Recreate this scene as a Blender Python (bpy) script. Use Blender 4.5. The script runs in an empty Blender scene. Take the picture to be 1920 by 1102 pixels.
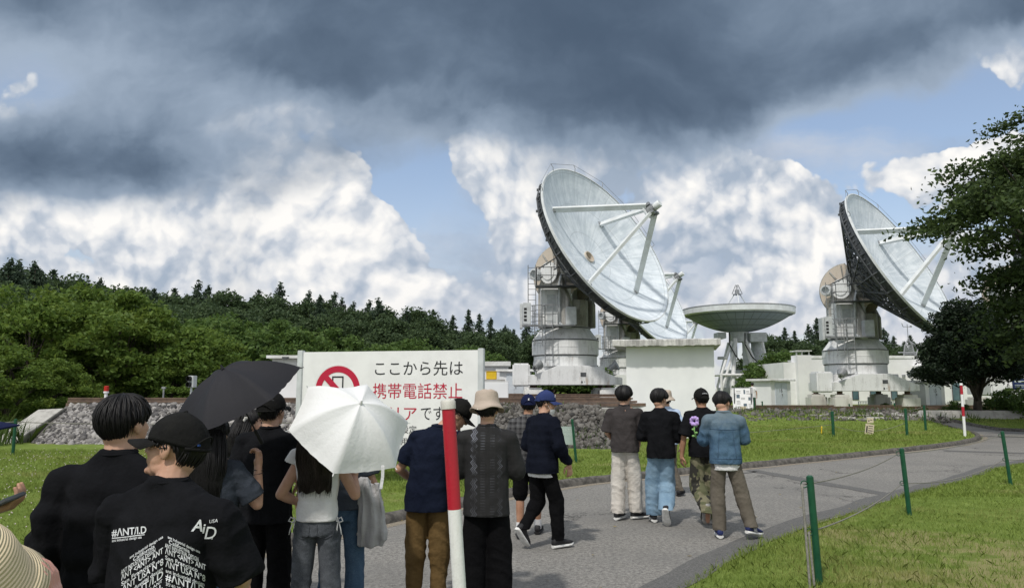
import bpy, bmesh, math, random
import numpy as np
from mathutils import Vector, Matrix, noise as mnoise
from mathutils.bvhtree import BVHTree
R = math.radians
scene = bpy.context.scene
col = scene.collection
rng = np.random.default_rng(7)
random.seed(7)

# ------------------------------------------------------------------ camera
EYE = 1.72
PITCH = math.atan(179 / 1387.0)
cam_d = bpy.data.cameras.new('camera'); cam = bpy.data.objects.new('camera', cam_d); col.objects.link(cam)
cam_d.sensor_width = 36; cam_d.lens = 1387 / 1920 * 36; cam_d.clip_start = .05; cam_d.clip_end = 3000
cam.location = (0, 0, EYE); cam.rotation_euler = (math.pi / 2 + PITCH, 0, 0)
scene.camera = cam
CP, SP = math.cos(PITCH), math.sin(PITCH)

def ray(px, py):
    a, b = (px - 960) / 1387, (551 - py) / 1387
    return Vector((a, CP - SP * b, SP + CP * b))

def at(px, py, Y):
    "world point seen at photo pixel (px, py) at distance Y ahead"
    d = ray(px, py)
    return Vector((0, 0, EYE)) + d * (Y / d.y)

def gp(px, py, z=0.0):
    d = ray(px, py)
    return Vector((0, 0, EYE)) + d * ((z - EYE) / d.z)

# ------------------------------------------------------------------ light
SUN_EL, SUN_AZ = R(54), R(-152)      # azimuth from +Y towards +X : the sun stands left and a little behind
sd = Vector((math.sin(SUN_AZ) * math.cos(SUN_EL), math.cos(SUN_AZ) * math.cos(SUN_EL), math.sin(SUN_EL)))
sun_l = bpy.data.lights.new('sun', 'SUN'); sun = bpy.data.objects.new('sun', sun_l); col.objects.link(sun)
sun_l.energy = 2.3; sun_l.angle = R(3); sun_l.color = (1, .95, .88)
sun.rotation_euler = (-sd).to_track_quat('-Z', 'Y').to_euler(); sun.location = sd * 50
scene.view_settings.view_transform = 'Standard'; scene.view_settings.look = 'None'
scene.view_settings.gamma = 1; scene.view_settings.exposure = 0.27
scene.render.film_transparent = False

class NX:
    "node expression: arithmetic on sockets builds math nodes"
    def __init__(s, nt, v): s.nt, s.v = nt, v
    def _m(s, op, *a, clamp=False):
        n = s.nt.nodes.new('ShaderNodeMath'); n.operation = op; n.use_clamp = clamp
        for i, x in enumerate((s,) + a):
            x = x.v if isinstance(x, NX) else x
            if hasattr(x, 'links'): s.nt.links.new(x, n.inputs[i])
            else: n.inputs[i].default_value = x
        return NX(s.nt, n.outputs[0])
    def __add__(s, o): return s._m('ADD', o)
    __radd__ = __add__
    def __sub__(s, o): return s._m('SUBTRACT', o)
    def __rsub__(s, o): return (s * -1) + o
    def __mul__(s, o): return s._m('MULTIPLY', o)
    __rmul__ = __mul__
    def __truediv__(s, o): return s._m('DIVIDE', o)
    def __pow__(s, o): return s._m('POWER', o)
    def exp(s): return s._m('EXPONENT')
    def abs(s): return s._m('ABSOLUTE')
    def max(s, o): return s._m('MAXIMUM', o)
    def min(s, o): return s._m('MINIMUM', o)
    def sin(s): return s._m('SINE')
    def fract(s): return s._m('FRACT')
    def gt(s, o): return s._m('GREATER_THAN', o)
    def lt(s, o): return s._m('LESS_THAN', o)
    def clamp(s): return s._m('ADD', 0.0, clamp=True)
    def step(s, a, b):
        n = s.nt.nodes.new('ShaderNodeMapRange'); n.interpolation_type = 'SMOOTHSTEP'
        s.nt.links.new(s.v, n.inputs[0]); n.inputs[1].default_value = a; n.inputs[2].default_value = b
        return NX(s.nt, n.outputs[0])

def mixc(nt, fac, a, b):
    n = nt.nodes.new('ShaderNodeMix'); n.data_type = 'RGBA'
    for i, x in ((0, fac), (6, a), (7, b)):
        x = x.v if isinstance(x, NX) else x
        if hasattr(x, 'links'): nt.links.new(x, n.inputs[i])
        elif isinstance(x, (int, float)): n.inputs[i].default_value = x
        else: n.inputs[i].default_value = (*x[:3], 1)
    return NX(nt, n.outputs[2])

def comb(nt, x, y, z=0.0):
    n = nt.nodes.new('ShaderNodeCombineXYZ')
    for i, q in enumerate((x, y, z)):
        q = q.v if isinstance(q, NX) else q
        if hasattr(q, 'links'): nt.links.new(q, n.inputs[i])
        else: n.inputs[i].default_value = q
    return n.outputs[0]

def noise(nt, vec, scale, detail=4, rough=.55, dist=0.0, dims='3D', w=0.0, lac=2.0):
    n = nt.nodes.new('ShaderNodeTexNoise'); n.noise_dimensions = dims
    if vec is not None: nt.links.new(vec.v if isinstance(vec, NX) else vec, n.inputs['Vector'])
    n.inputs['Scale'].default_value = scale; n.inputs['Detail'].default_value = detail
    n.inputs['Roughness'].default_value = rough; n.inputs['Distortion'].default_value = dist
    n.inputs['Lacunarity'].default_value = lac
    return NX(nt, n.outputs[0])

def billow(nt, vec, scale, detail=5, rough=.5):
    n = nt.nodes.new('ShaderNodeTexVoronoi'); n.feature = 'F1'; n.normalize = False
    nt.links.new(vec.v if isinstance(vec, NX) else vec, n.inputs['Vector'])
    n.inputs['Scale'].default_value = scale; n.inputs['Detail'].default_value = detail
    n.inputs['Roughness'].default_value = rough
    return NX(nt, n.outputs['Distance'])

# ------------------------------------------------------------------ sky with clouds (a function of direction only)
w = bpy.data.worlds.new('World'); scene.world = w; w.use_nodes = True
w.cycles.sampling_method = 'MANUAL'; w.cycles.sample_map_resolution = 256
nt = w.node_tree; nt.nodes.clear()
out = nt.nodes.new('ShaderNodeOutputWorld'); bg = nt.nodes.new('ShaderNodeBackground')
nt.links.new(bg.outputs[0], out.inputs[0]); bg.inputs[1].default_value = .1
sky = nt.nodes.new('ShaderNodeTexSky'); sky.sky_type = 'NISHITA'; sky.sun_disc = False
sky.sun_elevation = SUN_EL; sky.sun_rotation = SUN_AZ; sky.air_density = 1.0; sky.dust_density = .6; sky.ozone_density = 1.4
tc = nt.nodes.new('ShaderNodeTexCoord'); sx = nt.nodes.new('ShaderNodeSeparateXYZ')
nt.links.new(tc.outputs['Generated'], sx.inputs[0])
X, Y, Z = (NX(nt, sx.outputs[i]) for i in range(3))
den = Y.abs() * .93 + Z.abs() * .13 + .12
U = X / den; V = (Z.max(-.05)) / den           # tangent-like heading and height coordinates of the sky

def uv(px, py):
    d = ray(px, py).normalized(); q = abs(d.y) * .93 + abs(d.z) * .13 + .12
    return d.x / q, d.z / q

wv = comb(nt, U, V)
n1 = noise(nt, wv, 2.6, 6, .55); n2 = noise(nt, comb(nt, U + 7.3, V + 2.1), 2.6, 6, .55)
UW = U + (n1 - .5) * .26; VW = V + (n2 - .5) * .18

def blob(px, py, rx, ry, amp, u=None, v=None):
    a, b = uv(px, py); u = u or UW; v = v or VW
    dx = (u - a) * (1387 / rx); dy = (v - b) * (1387 / ry)
    return ((dx * dx + dy * dy) * -1).exp() * amp
def total(l):
    t = l[0]
    for q in l[1:]: t = t + q
    return t

SX, SY = 0.010, 0.020      # step towards the light, for shading the heaps
def heap(du, dv, det):
    p = comb(nt, UW * .5 + U * .5 + du, VW * .5 + V * .5 + dv)
    b = billow(nt, p, 11.0, 3, .62)
    f = noise(nt, p, 6.5, det, .62)
    return (0.52 - b) * .85 + (f - .5) * 1.05
H0 = heap(0, 0, 8); H1 = heap(-SX, SY, 8)
big = noise(nt, comb(nt, UW, VW * 1.6), 3.2, 5, .55)
mask = total([
    blob(520, 320, 230, 120, .50), blob(360, 420, 350, 110, .45), blob(690, 450, 130, 110, .40), blob(100, 400, 260, 90, .48), blob(640, 530, 260, 60, .25),
    blob(930, 350, 140, 90, .45), blob(1180, 360, 260, 130, .30), blob(1520, 440, 85, 130, .62), blob(1740, 300, 120, 55, .55), blob(1400, 440, 90, 60, .4),
    blob(1400, 580, 400, 60, .25), blob(900, 540, 220, 60, .25), blob(1800, 540, 240, 100, .35), blob(1330, 330, 160, 70, .30),
    blob(1880, 140, 70, 70, .25),
    blob(740, 330, 75, 75, -1.2), blob(825, 450, 55, 70, -.75), blob(1640, 220, 190, 60, -1.25), blob(1600, 300, 60, 40, -.4), blob(190, 475, 75, 30, -.45), blob(1430, 370, 75, 32, -.35),
    blob(1690, 430, 110, 50, -.2), blob(1560, 330, 50, 40, -.3), blob(560, 470, 40, 20, -.2)])
dens = H0 * .62 + (big - .5) * .8 + mask + .30
cum = dens.step(.0, .10)
lit = (H0 - H1) * 1.5
thick = dens.step(.0, .9)
edge = noise(nt, wv, 15, 7, .66)
shade = lit * .85 + (edge - .5) * .55 + thick * .42 + (big - .5) * .85 + total([blob(600, 370, 260, 170, .20), blob(1530, 430, 110, 130, .22), blob(1740, 300, 150, 60, .2), blob(930, 340, 130, 80, .1), blob(100, 420, 200, 80, .04),
    blob(1120, 380, 200, 130, -.28), blob(960, 560, 300, 60, -.10), blob(450, 480, 220, 50, -.14), blob(1750, 470, 200, 80, -.16), blob(1200, 480, 200, 80, -.1)]) - .02
tt = ((shade + .40) * .80).clamp()
c_low = mixc(nt, ((tt - .0) * 2.2).clamp(), (.36, .43, .53), mixc(nt, ((tt - .38) * 1.9).clamp(), (.60, .635, .69), (.93, .91, .88)))
c_cum = mixc(nt, V.step(.0, .17), mixc(nt, .5, c_low, (.62, .62, .66)), c_low)
# grey-blue veil layers behind and among the heaps
veil = (noise(nt, comb(nt, UW * .8, VW * 2.2), 3.4, 6, .6) + total([blob(1150, 480, 330, 90, .2), blob(1200, 270, 420, 70, .3), blob(960, 520, 160, 60, .2), blob(1650, 500, 330, 70, .12), blob(60, 420, 150, 60, .12), blob(960, 590, 1300, 60, .22), blob(1640, 215, 170, 50, -.3), blob(745, 330, 80, 70, -.3)])).step(.42, .78)
c_veil = mixc(nt, noise(nt, wv, 5, 5, .6).step(.35, .65), (.33, .40, .51), (.56, .60, .67))
# dark deck above
deck = total([blob(180, 250, 330, 100, .55), blob(620, 70, 520, 110, .72), blob(560, 215, 150, 50, -.30), blob(1100, 150, 420, 130, .72), blob(1500, 100, 400, 110, .6),
              blob(960, -60, 1500, 140, .9), blob(960, -500, 2600, 420, 1.2), blob(100, 290, 240, 60, .3), blob(1780, 20, 280, 60, .4),
              blob(60, 130, 150, 90, -.30), blob(800, 235, 170, 45, .32), blob(1880, 130, 120, 90, -.5), blob(620, 240, 120, 50, -.1), blob(1640, 230, 160, 60, -.4)])
dn = noise(nt, comb(nt, UW, VW * 1.35), 2.4, 6, .54); dn2 = noise(nt, comb(nt, UW * .8 + U * .2 + 3, VW * 1.2), 4.6, 5, .53)
dk = (deck + (dn - .5) * 1.2 + (dn2 - .5) * .55)
deckm = dk.step(.12, .50)
tone = dk.step(.15, 1.15) * .70 + (dn2 - .5) * 1.15 + (dn - .5) * .9 + .15
c_deck = mixc(nt, tone.step(.0, .80), (.36, .44, .55), mixc(nt, tone.step(.45, 1.1), (.165, .225, .310), (.078, .115, .172)))
skyc = NX(nt, sky.outputs[0])
def scl(c, k):
    n = nt.nodes.new('ShaderNodeVectorMath'); n.operation = 'SCALE'; nt.links.new(c.v, n.inputs[0]); n.inputs[3].default_value = k
    return NX(nt, n.outputs[0])
base = mixc(nt, .16, scl(skyc, 1.2), (6.5, 6.8, 7.2))
hz = mixc(nt, V.step(.0, .30) * .75 + .25, scl(mixc(nt, 0., (.66, .67, .71), (1, 1, 1)), 8.0), base)
s1 = mixc(nt, veil * .85, hz, scl(c_veil, 8.6))
s2 = mixc(nt, cum, s1, scl(c_cum, 9.0))
s3 = mixc(nt, deckm, s2, scl(c_deck, 8.6))
# bright cloud added behind the camera and overhead, out of view, as fill light
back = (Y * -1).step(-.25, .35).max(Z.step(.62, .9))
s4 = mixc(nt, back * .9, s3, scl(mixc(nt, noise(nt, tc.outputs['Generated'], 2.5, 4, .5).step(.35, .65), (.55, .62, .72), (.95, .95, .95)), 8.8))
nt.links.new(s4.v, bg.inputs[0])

# ------------------------------------------------------------------ materials
def new_mat(name):
    m = bpy.data.materials.new(name); m.use_nodes = True
    nt = m.node_tree; b = nt.nodes['Principled BSDF']
    return m, nt, b

def objco(nt, sc=(1, 1, 1)):
    t = nt.nodes.new('ShaderNodeTexCoord'); mp = nt.nodes.new('ShaderNodeMapping')
    nt.links.new(t.outputs['Object'], mp.inputs[0]); mp.inputs['Scale'].default_value = sc
    return mp.outputs[0]

def sep(nt, v):
    s = nt.nodes.new('ShaderNodeSeparateXYZ'); nt.links.new(v, s.inputs[0])
    return [NX(nt, s.outputs[i]) for i in range(3)]

def set_bump(nt, b, h, strength=.3, dist=.02):
    n = nt.nodes.new('ShaderNodeBump'); n.inputs['Strength'].default_value = strength; n.inputs['Distance'].default_value = dist
    nt.links.new(h.v, n.inputs['Height']); nt.links.new(n.outputs[0], b.inputs['Normal'])

def pm(name, c1, c2=None, scale=6, rough=.8, bump=0, bscale=60, metal=0, sc=(1, 1, 1), detail=5, lo=.35, hi=.65, spec=.35, bdist=.02):
    m, nt, b = new_mat(name); v = objco(nt, sc)
    b.inputs['Roughness'].default_value = rough; b.inputs['Metallic'].default_value = metal; b.inputs['Specular IOR Level'].default_value = spec
    if c2 is None: b.inputs['Base Color'].default_value = (*c1, 1)
    else: nt.links.new(mixc(nt, noise(nt, v, scale, detail, .6).step(lo, hi), c1, c2).v, b.inputs['Base Color'])
    if bump: set_bump(nt, b, noise(nt, v, bscale, 4, .6), bump, bdist)
    return m

M = {}
def weathered(name, base, grime, rust, amount=.5, sc=1.0):
    "painted steel or concrete with dark runs and rust blooms of its own"
    m, nt, b = new_mat(name); v = objco(nt); b.inputs['Roughness'].default_value = .75
    runs = noise(nt, objco(nt, (3.2 * sc, 3.2 * sc, .35 * sc)), 1.6, 8, .68)
    patch = noise(nt, v, 1.1 * sc, 7, .65); fine = noise(nt, v, 16 * sc, 4, .65)
    g = (runs * .9 + patch * .7 + fine * .25).step(.98 - amount * .3, 1.32 - amount * .25)
    c = mixc(nt, g * .8, base, grime)
    rs = (noise(nt, objco(nt, (4, 4, .6)), 1.1 * sc, 6, .6) + (patch - .5) * .6).step(.64, .78)
    c = mixc(nt, rs * .55, c, rust)
    c = mixc(nt, fine.step(.3, .8) * .25, c, tuple(x * .72 for x in base))
    nt.links.new(c.v, b.inputs['Base Color']); set_bump(nt, b, fine + runs, .12, .01)
    return m
M['tower'] = weathered('weathered_white_steel', (.74, .75, .75), (.33, .33, .32), (.40, .25, .14), .36)
M['tower_dirty'] = weathered('stained_steel', (.46, .45, .42), (.13, .125, .115), (.24, .13, .07), .75)
M['beige'] = weathered('faded_beige_paint', (.56, .49, .41), (.44, .37, .30), (.33, .20, .11), .3)
M['white_con'] = weathered('white_painted_concrete', (.78, .78, .76), (.55, .54, .51), (.5, .36, .22), .1)
M['old_con'] = weathered('old_concrete', (.40, .39, .36), (.20, .19, .175), (.27, .22, .15), .45)
M['pad'] = weathered('stained_white_block', (.66, .65, .61), (.40, .38, .34), (.40, .22, .10), .4)
M['slab'] = weathered('weathered_roof_edge', (.62, .61, .58), (.16, .155, .15), (.3, .27, .22), .78, 1.6)
M['wall'] = pm('white_wall_paint', (.80, .81, .81), (.70, .71, .72), .9, .85, .08, 30, detail=7, lo=.3, hi=.75)
M['bwall'] = pm('cream_white_wall', (.80, .80, .80), (.71, .71, .71), .7, .85, .05, 30, detail=6)
M['trim'] = pm('white_trim', (.74, .75, .75), (.60, .60, .58), 2, .6)
M['door'] = pm('pale_blue_steel_door', (.60, .65, .70), (.53, .58, .63), 2.5, .5)
M['dark_metal'] = pm('dark_grey_metal', (.055, .06, .066), (.10, .105, .11), 3, .55, metal=.2)
M['mid_metal'] = pm('grey_galvanised', (.23, .24, .25), (.33, .34, .35), 4, .5, metal=.4)
M['lt_metal'] = pm('light_grey_paint', (.58, .61, .62), (.47, .49, .50), 3, .5)
M['pale_metal'] = pm('pale_painted_steel', (.70, .73, .74), (.60, .62, .62), 1.6, .45)
M['rail_steel'] = pm('rusty_rail', (.10, .07, .055), (.16, .11, .08), 5, .7)
M['black'] = pm('black_rubber', (.012, .012, .013), None, rough=.6)
M['glass'] = pm('dark_window_glass', (.05, .10, .12), (.10, .17, .19), 1.2, .12, spec=.6)
M['green_post'] = pm('green_painted_post', (.008, .062, .030), (.013, .082, .040), 6, .4)
M['rope'] = pm('grey_rope', (.25, .24, .21), (.17, .165, .145), 40, .9, .4, 160, sc=(1, 1, 1))
M['red'] = weathered('scuffed_red_band', (.43, .013, .03), (.24, .02, .025), (.40, .06, .06), .12, 5.0); M['pole_white'] = weathered('scuffed_white_band', (.80, .80, .79), (.52, .51, .48), (.6, .57, .5), .12, 5.0)
for k_ in ('red', 'pole_white'): M[k_].node_tree.nodes['Principled BSDF'].inputs['Roughness'].default_value = .4
M['white_gloss'] = pm('white_plastic', (.80, .80, .80), (.74, .74, .74), 3, .35)
M['cap_plastic'] = pm('yellowed_plastic_cap', (.60, .59, .54), (.50, .48, .43), 30, .5)
M['yellow'] = pm('yellow_box_paint', (.72, .48, .02), (.62, .40, .02), 5, .5)
M['ink'] = pm('black_ink', (.016, .016, .02), None, rough=.55)
M['ink_grey'] = pm('dark_number_paint', (.035, .035, .035), None, rough=.6)
M['ink_red'] = pm('crimson_ink', (.46, .012, .045), None, rough=.5)
M['print'] = pm('white_shirt_print', (.72, .74, .76), (.60, .62, .64), 60, .7)
M['lamp_red'] = pm('red_lamp_lens', (.42, .02, .012), None, rough=.3)

def reflector_mat():
    m, nt, b = new_mat('pale_dish_panels'); v = objco(nt)
    at_ = nt.nodes.new('ShaderNodeAttribute'); at_.attribute_name = 'polar'
    a, r, _ = sep(nt, at_.outputs['Vector'])
    streak = noise(nt, comb(nt, a * 6.5, r * .35), 2.2, 7, .65)
    patch = noise(nt, comb(nt, a * 1.5, r * .8, 3.3), 1.4, 7, .7)
    c = mixc(nt, (streak * .8 + patch * .8).step(.62, 1.0), (.52, .58, .63), (.74, .79, .83))
    seam = ((a * (20 / math.tau)).fract() - .5).abs().gt(.484).max(((r * .62).fract() - .5).abs().gt(.485))
    c = mixc(nt, seam * .42, c, (.36, .40, .42))
    nt.links.new(c.v, b.inputs['Base Color'])
    b.inputs['Roughness'].default_value = .52; b.inputs['Metallic'].default_value = .0
    return m
M['reflector'] = reflector_mat()

def leaf_mat(name, c1, c2, trans=.35, warm=None):
    m = bpy.data.materials.new(name); m.use_nodes = True; nt = m.node_tree; nt.nodes.clear()
    o = nt.nodes.new('ShaderNodeOutputMaterial'); ge = nt.nodes.new('ShaderNodeNewGeometry')
    rnd = NX(nt, ge.outputs['Random Per Island'])
    c = mixc(nt, rnd, c1, c2)
    if warm: c = mixc(nt, noise(nt, objco(nt), .45, 3).step(.5, .7) * .6, c, warm)
    d = nt.nodes.new('ShaderNodeBsdfPrincipled'); d.inputs['Roughness'].default_value = .6; d.inputs['Specular IOR Level'].default_value = .25
    t = nt.nodes.new('ShaderNodeBsdfTranslucent'); mx = nt.nodes.new('ShaderNodeMixShader'); mx.inputs[0].default_value = trans
    nt.links.new(c.v, d.inputs['Base Color'])
    g = nt.nodes.new('ShaderNodeHueSaturation'); g.inputs['Value'].default_value = 1.35; g.inputs['Hue'].default_value = .485
    nt.links.new(c.v, g.inputs['Color']); nt.links.new(g.outputs[0], t.inputs[0])
    nt.links.new(d.outputs[0], mx.inputs[1]); nt.links.new(t.outputs[0], mx.inputs[2]); nt.links.new(mx.outputs[0], o.inputs[0])
    return m
M['leaf_bright'] = leaf_mat('fresh_green_leaves', (.074, .132, .022), (.140, .212, .042), .4, (.17, .225, .038))
M['leaf_mid'] = leaf_mat('mid_green_leaves', (.055, .105, .026), (.115, .185, .045), .35)
M['leaf_dark'] = leaf_mat('dark_green_leaves', (.038, .066, .030), (.080, .122, .048), .3)
M['needle'] = leaf_mat('conifer_needles', (.036, .062, .040), (.070, .104, .060), .25)
M['yew'] = leaf_mat('blackish_green_leaves', (.008, .017, .009), (.020, .036, .015), .15)
M['grass_blade'] = leaf_mat('grass_blades', (.150, .215, .036), (.26, .335, .080), .35, (.33, .31, .12))
M['tree_dark'] = leaf_mat('shade_tree_leaves', (.030, .052, .018), (.075, .115, .034), .35)
M['weed'] = leaf_mat('weed_leaves', (.04, .075, .015), (.09, .14, .03), .3)
M['bark'] = pm('grey_bark', (.09, .075, .06), (.045, .038, .032), 5, .95, .6, 14, sc=(3, 3, .6), bdist=.05)

# ------------------------------------------------------------------ mesh building
def link(o): col.objects.link(o); return o
def tag(o, label=None, cat=None, group=None, kind=None):
    if label: o['label'] = label
    if cat: o['category'] = cat
    if group: o['group'] = group
    if kind: o['kind'] = kind
    return o
def empty(name, loc=(0, 0, 0), rz=0.0, label=None, cat=None, group=None):
    o = link(bpy.data.objects.new(name, None)); o.location = loc; o.rotation_euler = (0, 0, rz); o.empty_display_size = .1
    return tag(o, label, cat, group)
def copy_tree(o, parent=None):
    c = link(o.copy()); c.parent = parent
    for ch in list(o.children): copy_tree(ch, c)
    return c
def frame(d, up=Vector((0, 0, 1))):
    d = Vector(d).normalized()
    if abs(d.dot(up)) > .98: up = Vector((1, 0, 0))
    x = up.cross(d).normalized(); return x, d.cross(x).normalized(), d

class MB:
    def __init__(s): s.v = []; s.f = []
    def add(s, vs, fs):
        k = len(s.v); s.v += [tuple(p) for p in vs]; s.f += [tuple(i + k for i in f) for f in fs]; return s
    def hexa(s, p):
        return s.add(p, [(3, 2, 1, 0), (4, 5, 6, 7), (0, 1, 5, 4), (1, 2, 6, 5), (2, 3, 7, 6), (3, 0, 4, 7)])
    def box(s, c, d, rz=0.0, mat=None):
        x, y, z = d[0] / 2, d[1] / 2, d[2] / 2
        p = [Vector(q) for q in ((-x, -y, -z), (x, -y, -z), (x, y, -z), (-x, y, -z), (-x, -y, z), (x, -y, z), (x, y, z), (-x, y, z))]
        m = Matrix.Rotation(rz, 3, 'Z') if mat is None else mat
        return s.hexa([m @ q + Vector(c) for q in p])
    def boxmm(s, a, b):
        return s.box([(a[i] + b[i]) / 2 for i in range(3)], [abs(b[i] - a[i]) for i in range(3)])
    def beam(s, p0, p1, wd, ht, up=Vector((0, 0, 1))):
        p0, p1 = Vector(p0), Vector(p1); x, y, d = frame(p1 - p0, up)
        q = []
        for p in (p0, p1): q += [p - x * wd / 2 - y * ht / 2, p + x * wd / 2 - y * ht / 2, p + x * wd / 2 + y * ht / 2, p - x * wd / 2 + y * ht / 2]
        return s.hexa(q)
    def loft(s, rings, cap0=True, cap1=True, close=True):
        n = len(rings[0]); vs = [p for r in rings for p in r]; fs = []
        for i in range(len(rings) - 1):
            for j in range(n if close else n - 1):
                k = (j + 1) % n; fs.append((i * n + j, i * n + k, (i + 1) * n + k, (i + 1) * n + j))
        if cap0: fs.append(tuple(reversed(range(n))))
        if cap1: fs.append(tuple((len(rings) - 1) * n + j for j in range(n)))
        return s.add(vs, fs)
    def cyl(s, p0, p1, r0, r1=None, n=10, caps=True):
        r1 = r0 if r1 is None else r1; p0, p1 = Vector(p0), Vector(p1); x, y, d = frame(p1 - p0)
        ring = lambda p, r: [p + (x * math.cos(t) + y * math.sin(t)) * r for t in [math.tau * k / n for k in range(n)]]
        return s.loft([ring(p0, r0), ring(p1, r1)], caps, caps)
    def tube(s, pts, r, n=6, caps=True):
        pts = [Vector(p) for p in pts]; rings = []
        rr = r if hasattr(r, '__len__') else [r] * len(pts)
        d0 = (pts[1] - pts[0]); x, y, _ = frame(d0)
        for i, p in enumerate(pts):
            d = (pts[min(i + 1, len(pts) - 1)] - pts[max(i - 1, 0)]).normalized()
            x = (x - d * x.dot(d)).normalized(); y = d.cross(x)
            rings.append([p + (x * math.cos(t) + y * math.sin(t)) * rr[i] for t in [math.tau * k / n for k in range(n)]])
        return s.loft(rings, caps, caps)
    def lathe(s, prof, n=24, mat=None, cap0=False, cap1=False, a0=0.0):
        m = mat or Matrix.Identity(4)
        return s.loft([[m @ Vector((r * math.cos(t), r * math.sin(t), z)) for t in [a0 + math.tau * k / n for k in range(n)]] for r, z in prof], cap0, cap1)
    def ell(s, c, r, rot=None, n=14, m=9):
        rot = rot or Matrix.Identity(3); c = Vector(c); rings = []
        for i in range(m + 1):
            a = -math.pi / 2 + math.pi * i / m; a = max(min(a, 1.553), -1.553)
            rings.append([c + rot @ Vector((r[0] * math.cos(a) * math.cos(t), r[1] * math.cos(a) * math.sin(t), r[2] * math.sin(a))) for t in [math.tau * k / n for k in range(n)]])
        return s.loft(rings)
    def prism(s, poly, depth, mat=None):
        "2-D outline (x, z) pushed along y by depth, centred"
        m = mat or Matrix.Identity(4)
        return s.loft([[m @ Vector((x, y, z)) for x, z in poly] for y in (-depth / 2, depth / 2)])
    def cone(s, p0, p1, r0, r1, n=14, fx=1.0, side=None):
        "rounded limb from p0 to p1: tapered, hemispherical ends, optional flattening across side"
        p0, p1 = Vector(p0), Vector(p1); x, y, d = frame(p1 - p0, side or Vector((0, 0, 1))); L = (p1 - p0).length; rings = []
        for t, k in ((-.98, .2), (-.8, .6), (-.45, .9), (0, 1)): rings.append((p0 + d * r0 * t, r0 * k))
        rings.append((p0.lerp(p1, .5), (r0 + r1) / 2))
        for t, k in ((0, 1), (.45, .9), (.8, .6), (.98, .2)): rings.append((p1 + d * r1 * t, r1 * k))
        return s.loft([[p + (x * math.cos(a) * fx + y * math.sin(a)) * r for a in [math.tau * k / n for k in range(n)]] for p, r in rings])
    def mesh(s, name):
        me = bpy.data.meshes.new(name); me.from_pydata(s.v, [], s.f); me.validate()
        bm = bmesh.new(); bm.from_mesh(me); bmesh.ops.recalc_face_normals(bm, faces=bm.faces); bm.to_mesh(me); bm.free()
        return me
    def build(s, name, mat, parent=None, smooth=False, bevel=0.0, label=None):
        me = s.mesh(name)
        if bevel:
            bm = bmesh.new(); bm.from_mesh(me)
            ed = [e for e in bm.edges if len(e.link_faces) == 2 and e.calc_face_angle(0) > .6]
            bmesh.ops.bevel(bm, geom=ed, offset=bevel, segments=2, affect='EDGES', clamp_overlap=True); bm.to_mesh(me); bm.free()
        if smooth:
            me.polygons.foreach_set('use_smooth', [True] * len(me.polygons))
            if smooth != True: me.set_sharp_from_angle(angle=smooth)
        o = link(bpy.data.objects.new(name, me)); o.parent = parent
        me.materials.append(M[mat] if isinstance(mat, str) else mat)
        if label: o['label'] = label
        return o

def npmesh(name, V, F, mat, parent=None, smooth=False):
    "numpy vertices (n,3) and equal-sized faces (m,k)"
    me = bpy.data.meshes.new(name); m, k = F.shape
    me.vertices.add(len(V)); me.vertices.foreach_set('co', np.asarray(V, np.float32).ravel())
    me.loops.add(m * k); me.loops.foreach_set('vertex_index', F.astype(np.int32).ravel())
    me.polygons.add(m); me.polygons.foreach_set('loop_start', np.arange(0, m * k, k, dtype=np.int32))
    try: me.polygons.foreach_set('loop_total', np.full(m, k, np.int32))
    except Exception: pass
    if smooth: me.polygons.foreach_set('use_smooth', np.ones(m, bool))
    me.update(calc_edges=True); me.validate()
    o = link(bpy.data.objects.new(name, me)); o.parent = parent
    me.materials.append(M[mat] if isinstance(mat, str) else mat)
    return o

DG = []
def evaluated(me, mods):
    "apply modifiers to a mesh without operators; returns a new mesh"
    o = bpy.data.objects.new('working_mesh', me); col.objects.link(o)
    for t, kw in mods:
        md = o.modifiers.new(t, t)
        for k, v in kw.items(): setattr(md, k, v)
    dg = bpy.context.evaluated_depsgraph_get(); dg.update()
    r = bpy.data.meshes.new_from_object(o.evaluated_get(dg))
    bpy.data.objects.remove(o); return r

def text_mesh(body, size=1.0, align='LEFT', shear=0.0, offset=0.0, spacing=1.0):
    c = bpy.data.curves.new('lettering', 'FONT'); c.body = body; c.size = size; c.align_x = align; c.shear = shear; c.offset = offset
    c.space_character = spacing; c.resolution_u = 3; c.fill_mode = 'FRONT'
    o = bpy.data.objects.new('lettering', c); col.objects.link(o)
    dg = bpy.context.evaluated_depsgraph_get(); dg.update()
    me = bpy.data.meshes.new_from_object(o.evaluated_get(dg)); bpy.data.objects.remove(o); bpy.data.curves.remove(c)
    return me

def text_obj(name, body, size, mat, parent, M4, align='LEFT', **k):
    me = text_mesh(body, size, align, **k); me.transform(M4); me.materials.append(M[mat])
    o = link(bpy.data.objects.new(name, me)); o.parent = parent
    return o

def plane_m(origin, xdir, zdir):
    "matrix taking text (x right, y up) to a plane in space"
    x = Vector(xdir).normalized(); z = Vector(zdir).normalized(); n = x.cross(z)
    return Matrix(((x.x, z.x, n.x, origin[0]), (x.y, z.y, n.y, origin[1]), (x.z, z.z, n.z, origin[2]), (0, 0, 0, 1)))

# ------------------------------------------------------------------ ground, road, kerb, grass
def smooth_line(pts, n=8, closed=False):
    "Catmull-Rom through 2-D points"
    P = [np.array(p[:2], float) for p in pts]; o = []
    for i in range(len(P) - 1):
        a, b, c, d = P[max(i - 1, 0)], P[i], P[i + 1], P[min(i + 2, len(P) - 1)]
        for k in range(n):
            t = k / n
            o.append(.5 * (2 * b + (c - a) * t + (2 * a - 5 * b + 4 * c - d) * t * t + (3 * b - a - 3 * c + d) * t ** 3))
    o.append(P[-1]); return np.array(o)

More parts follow.
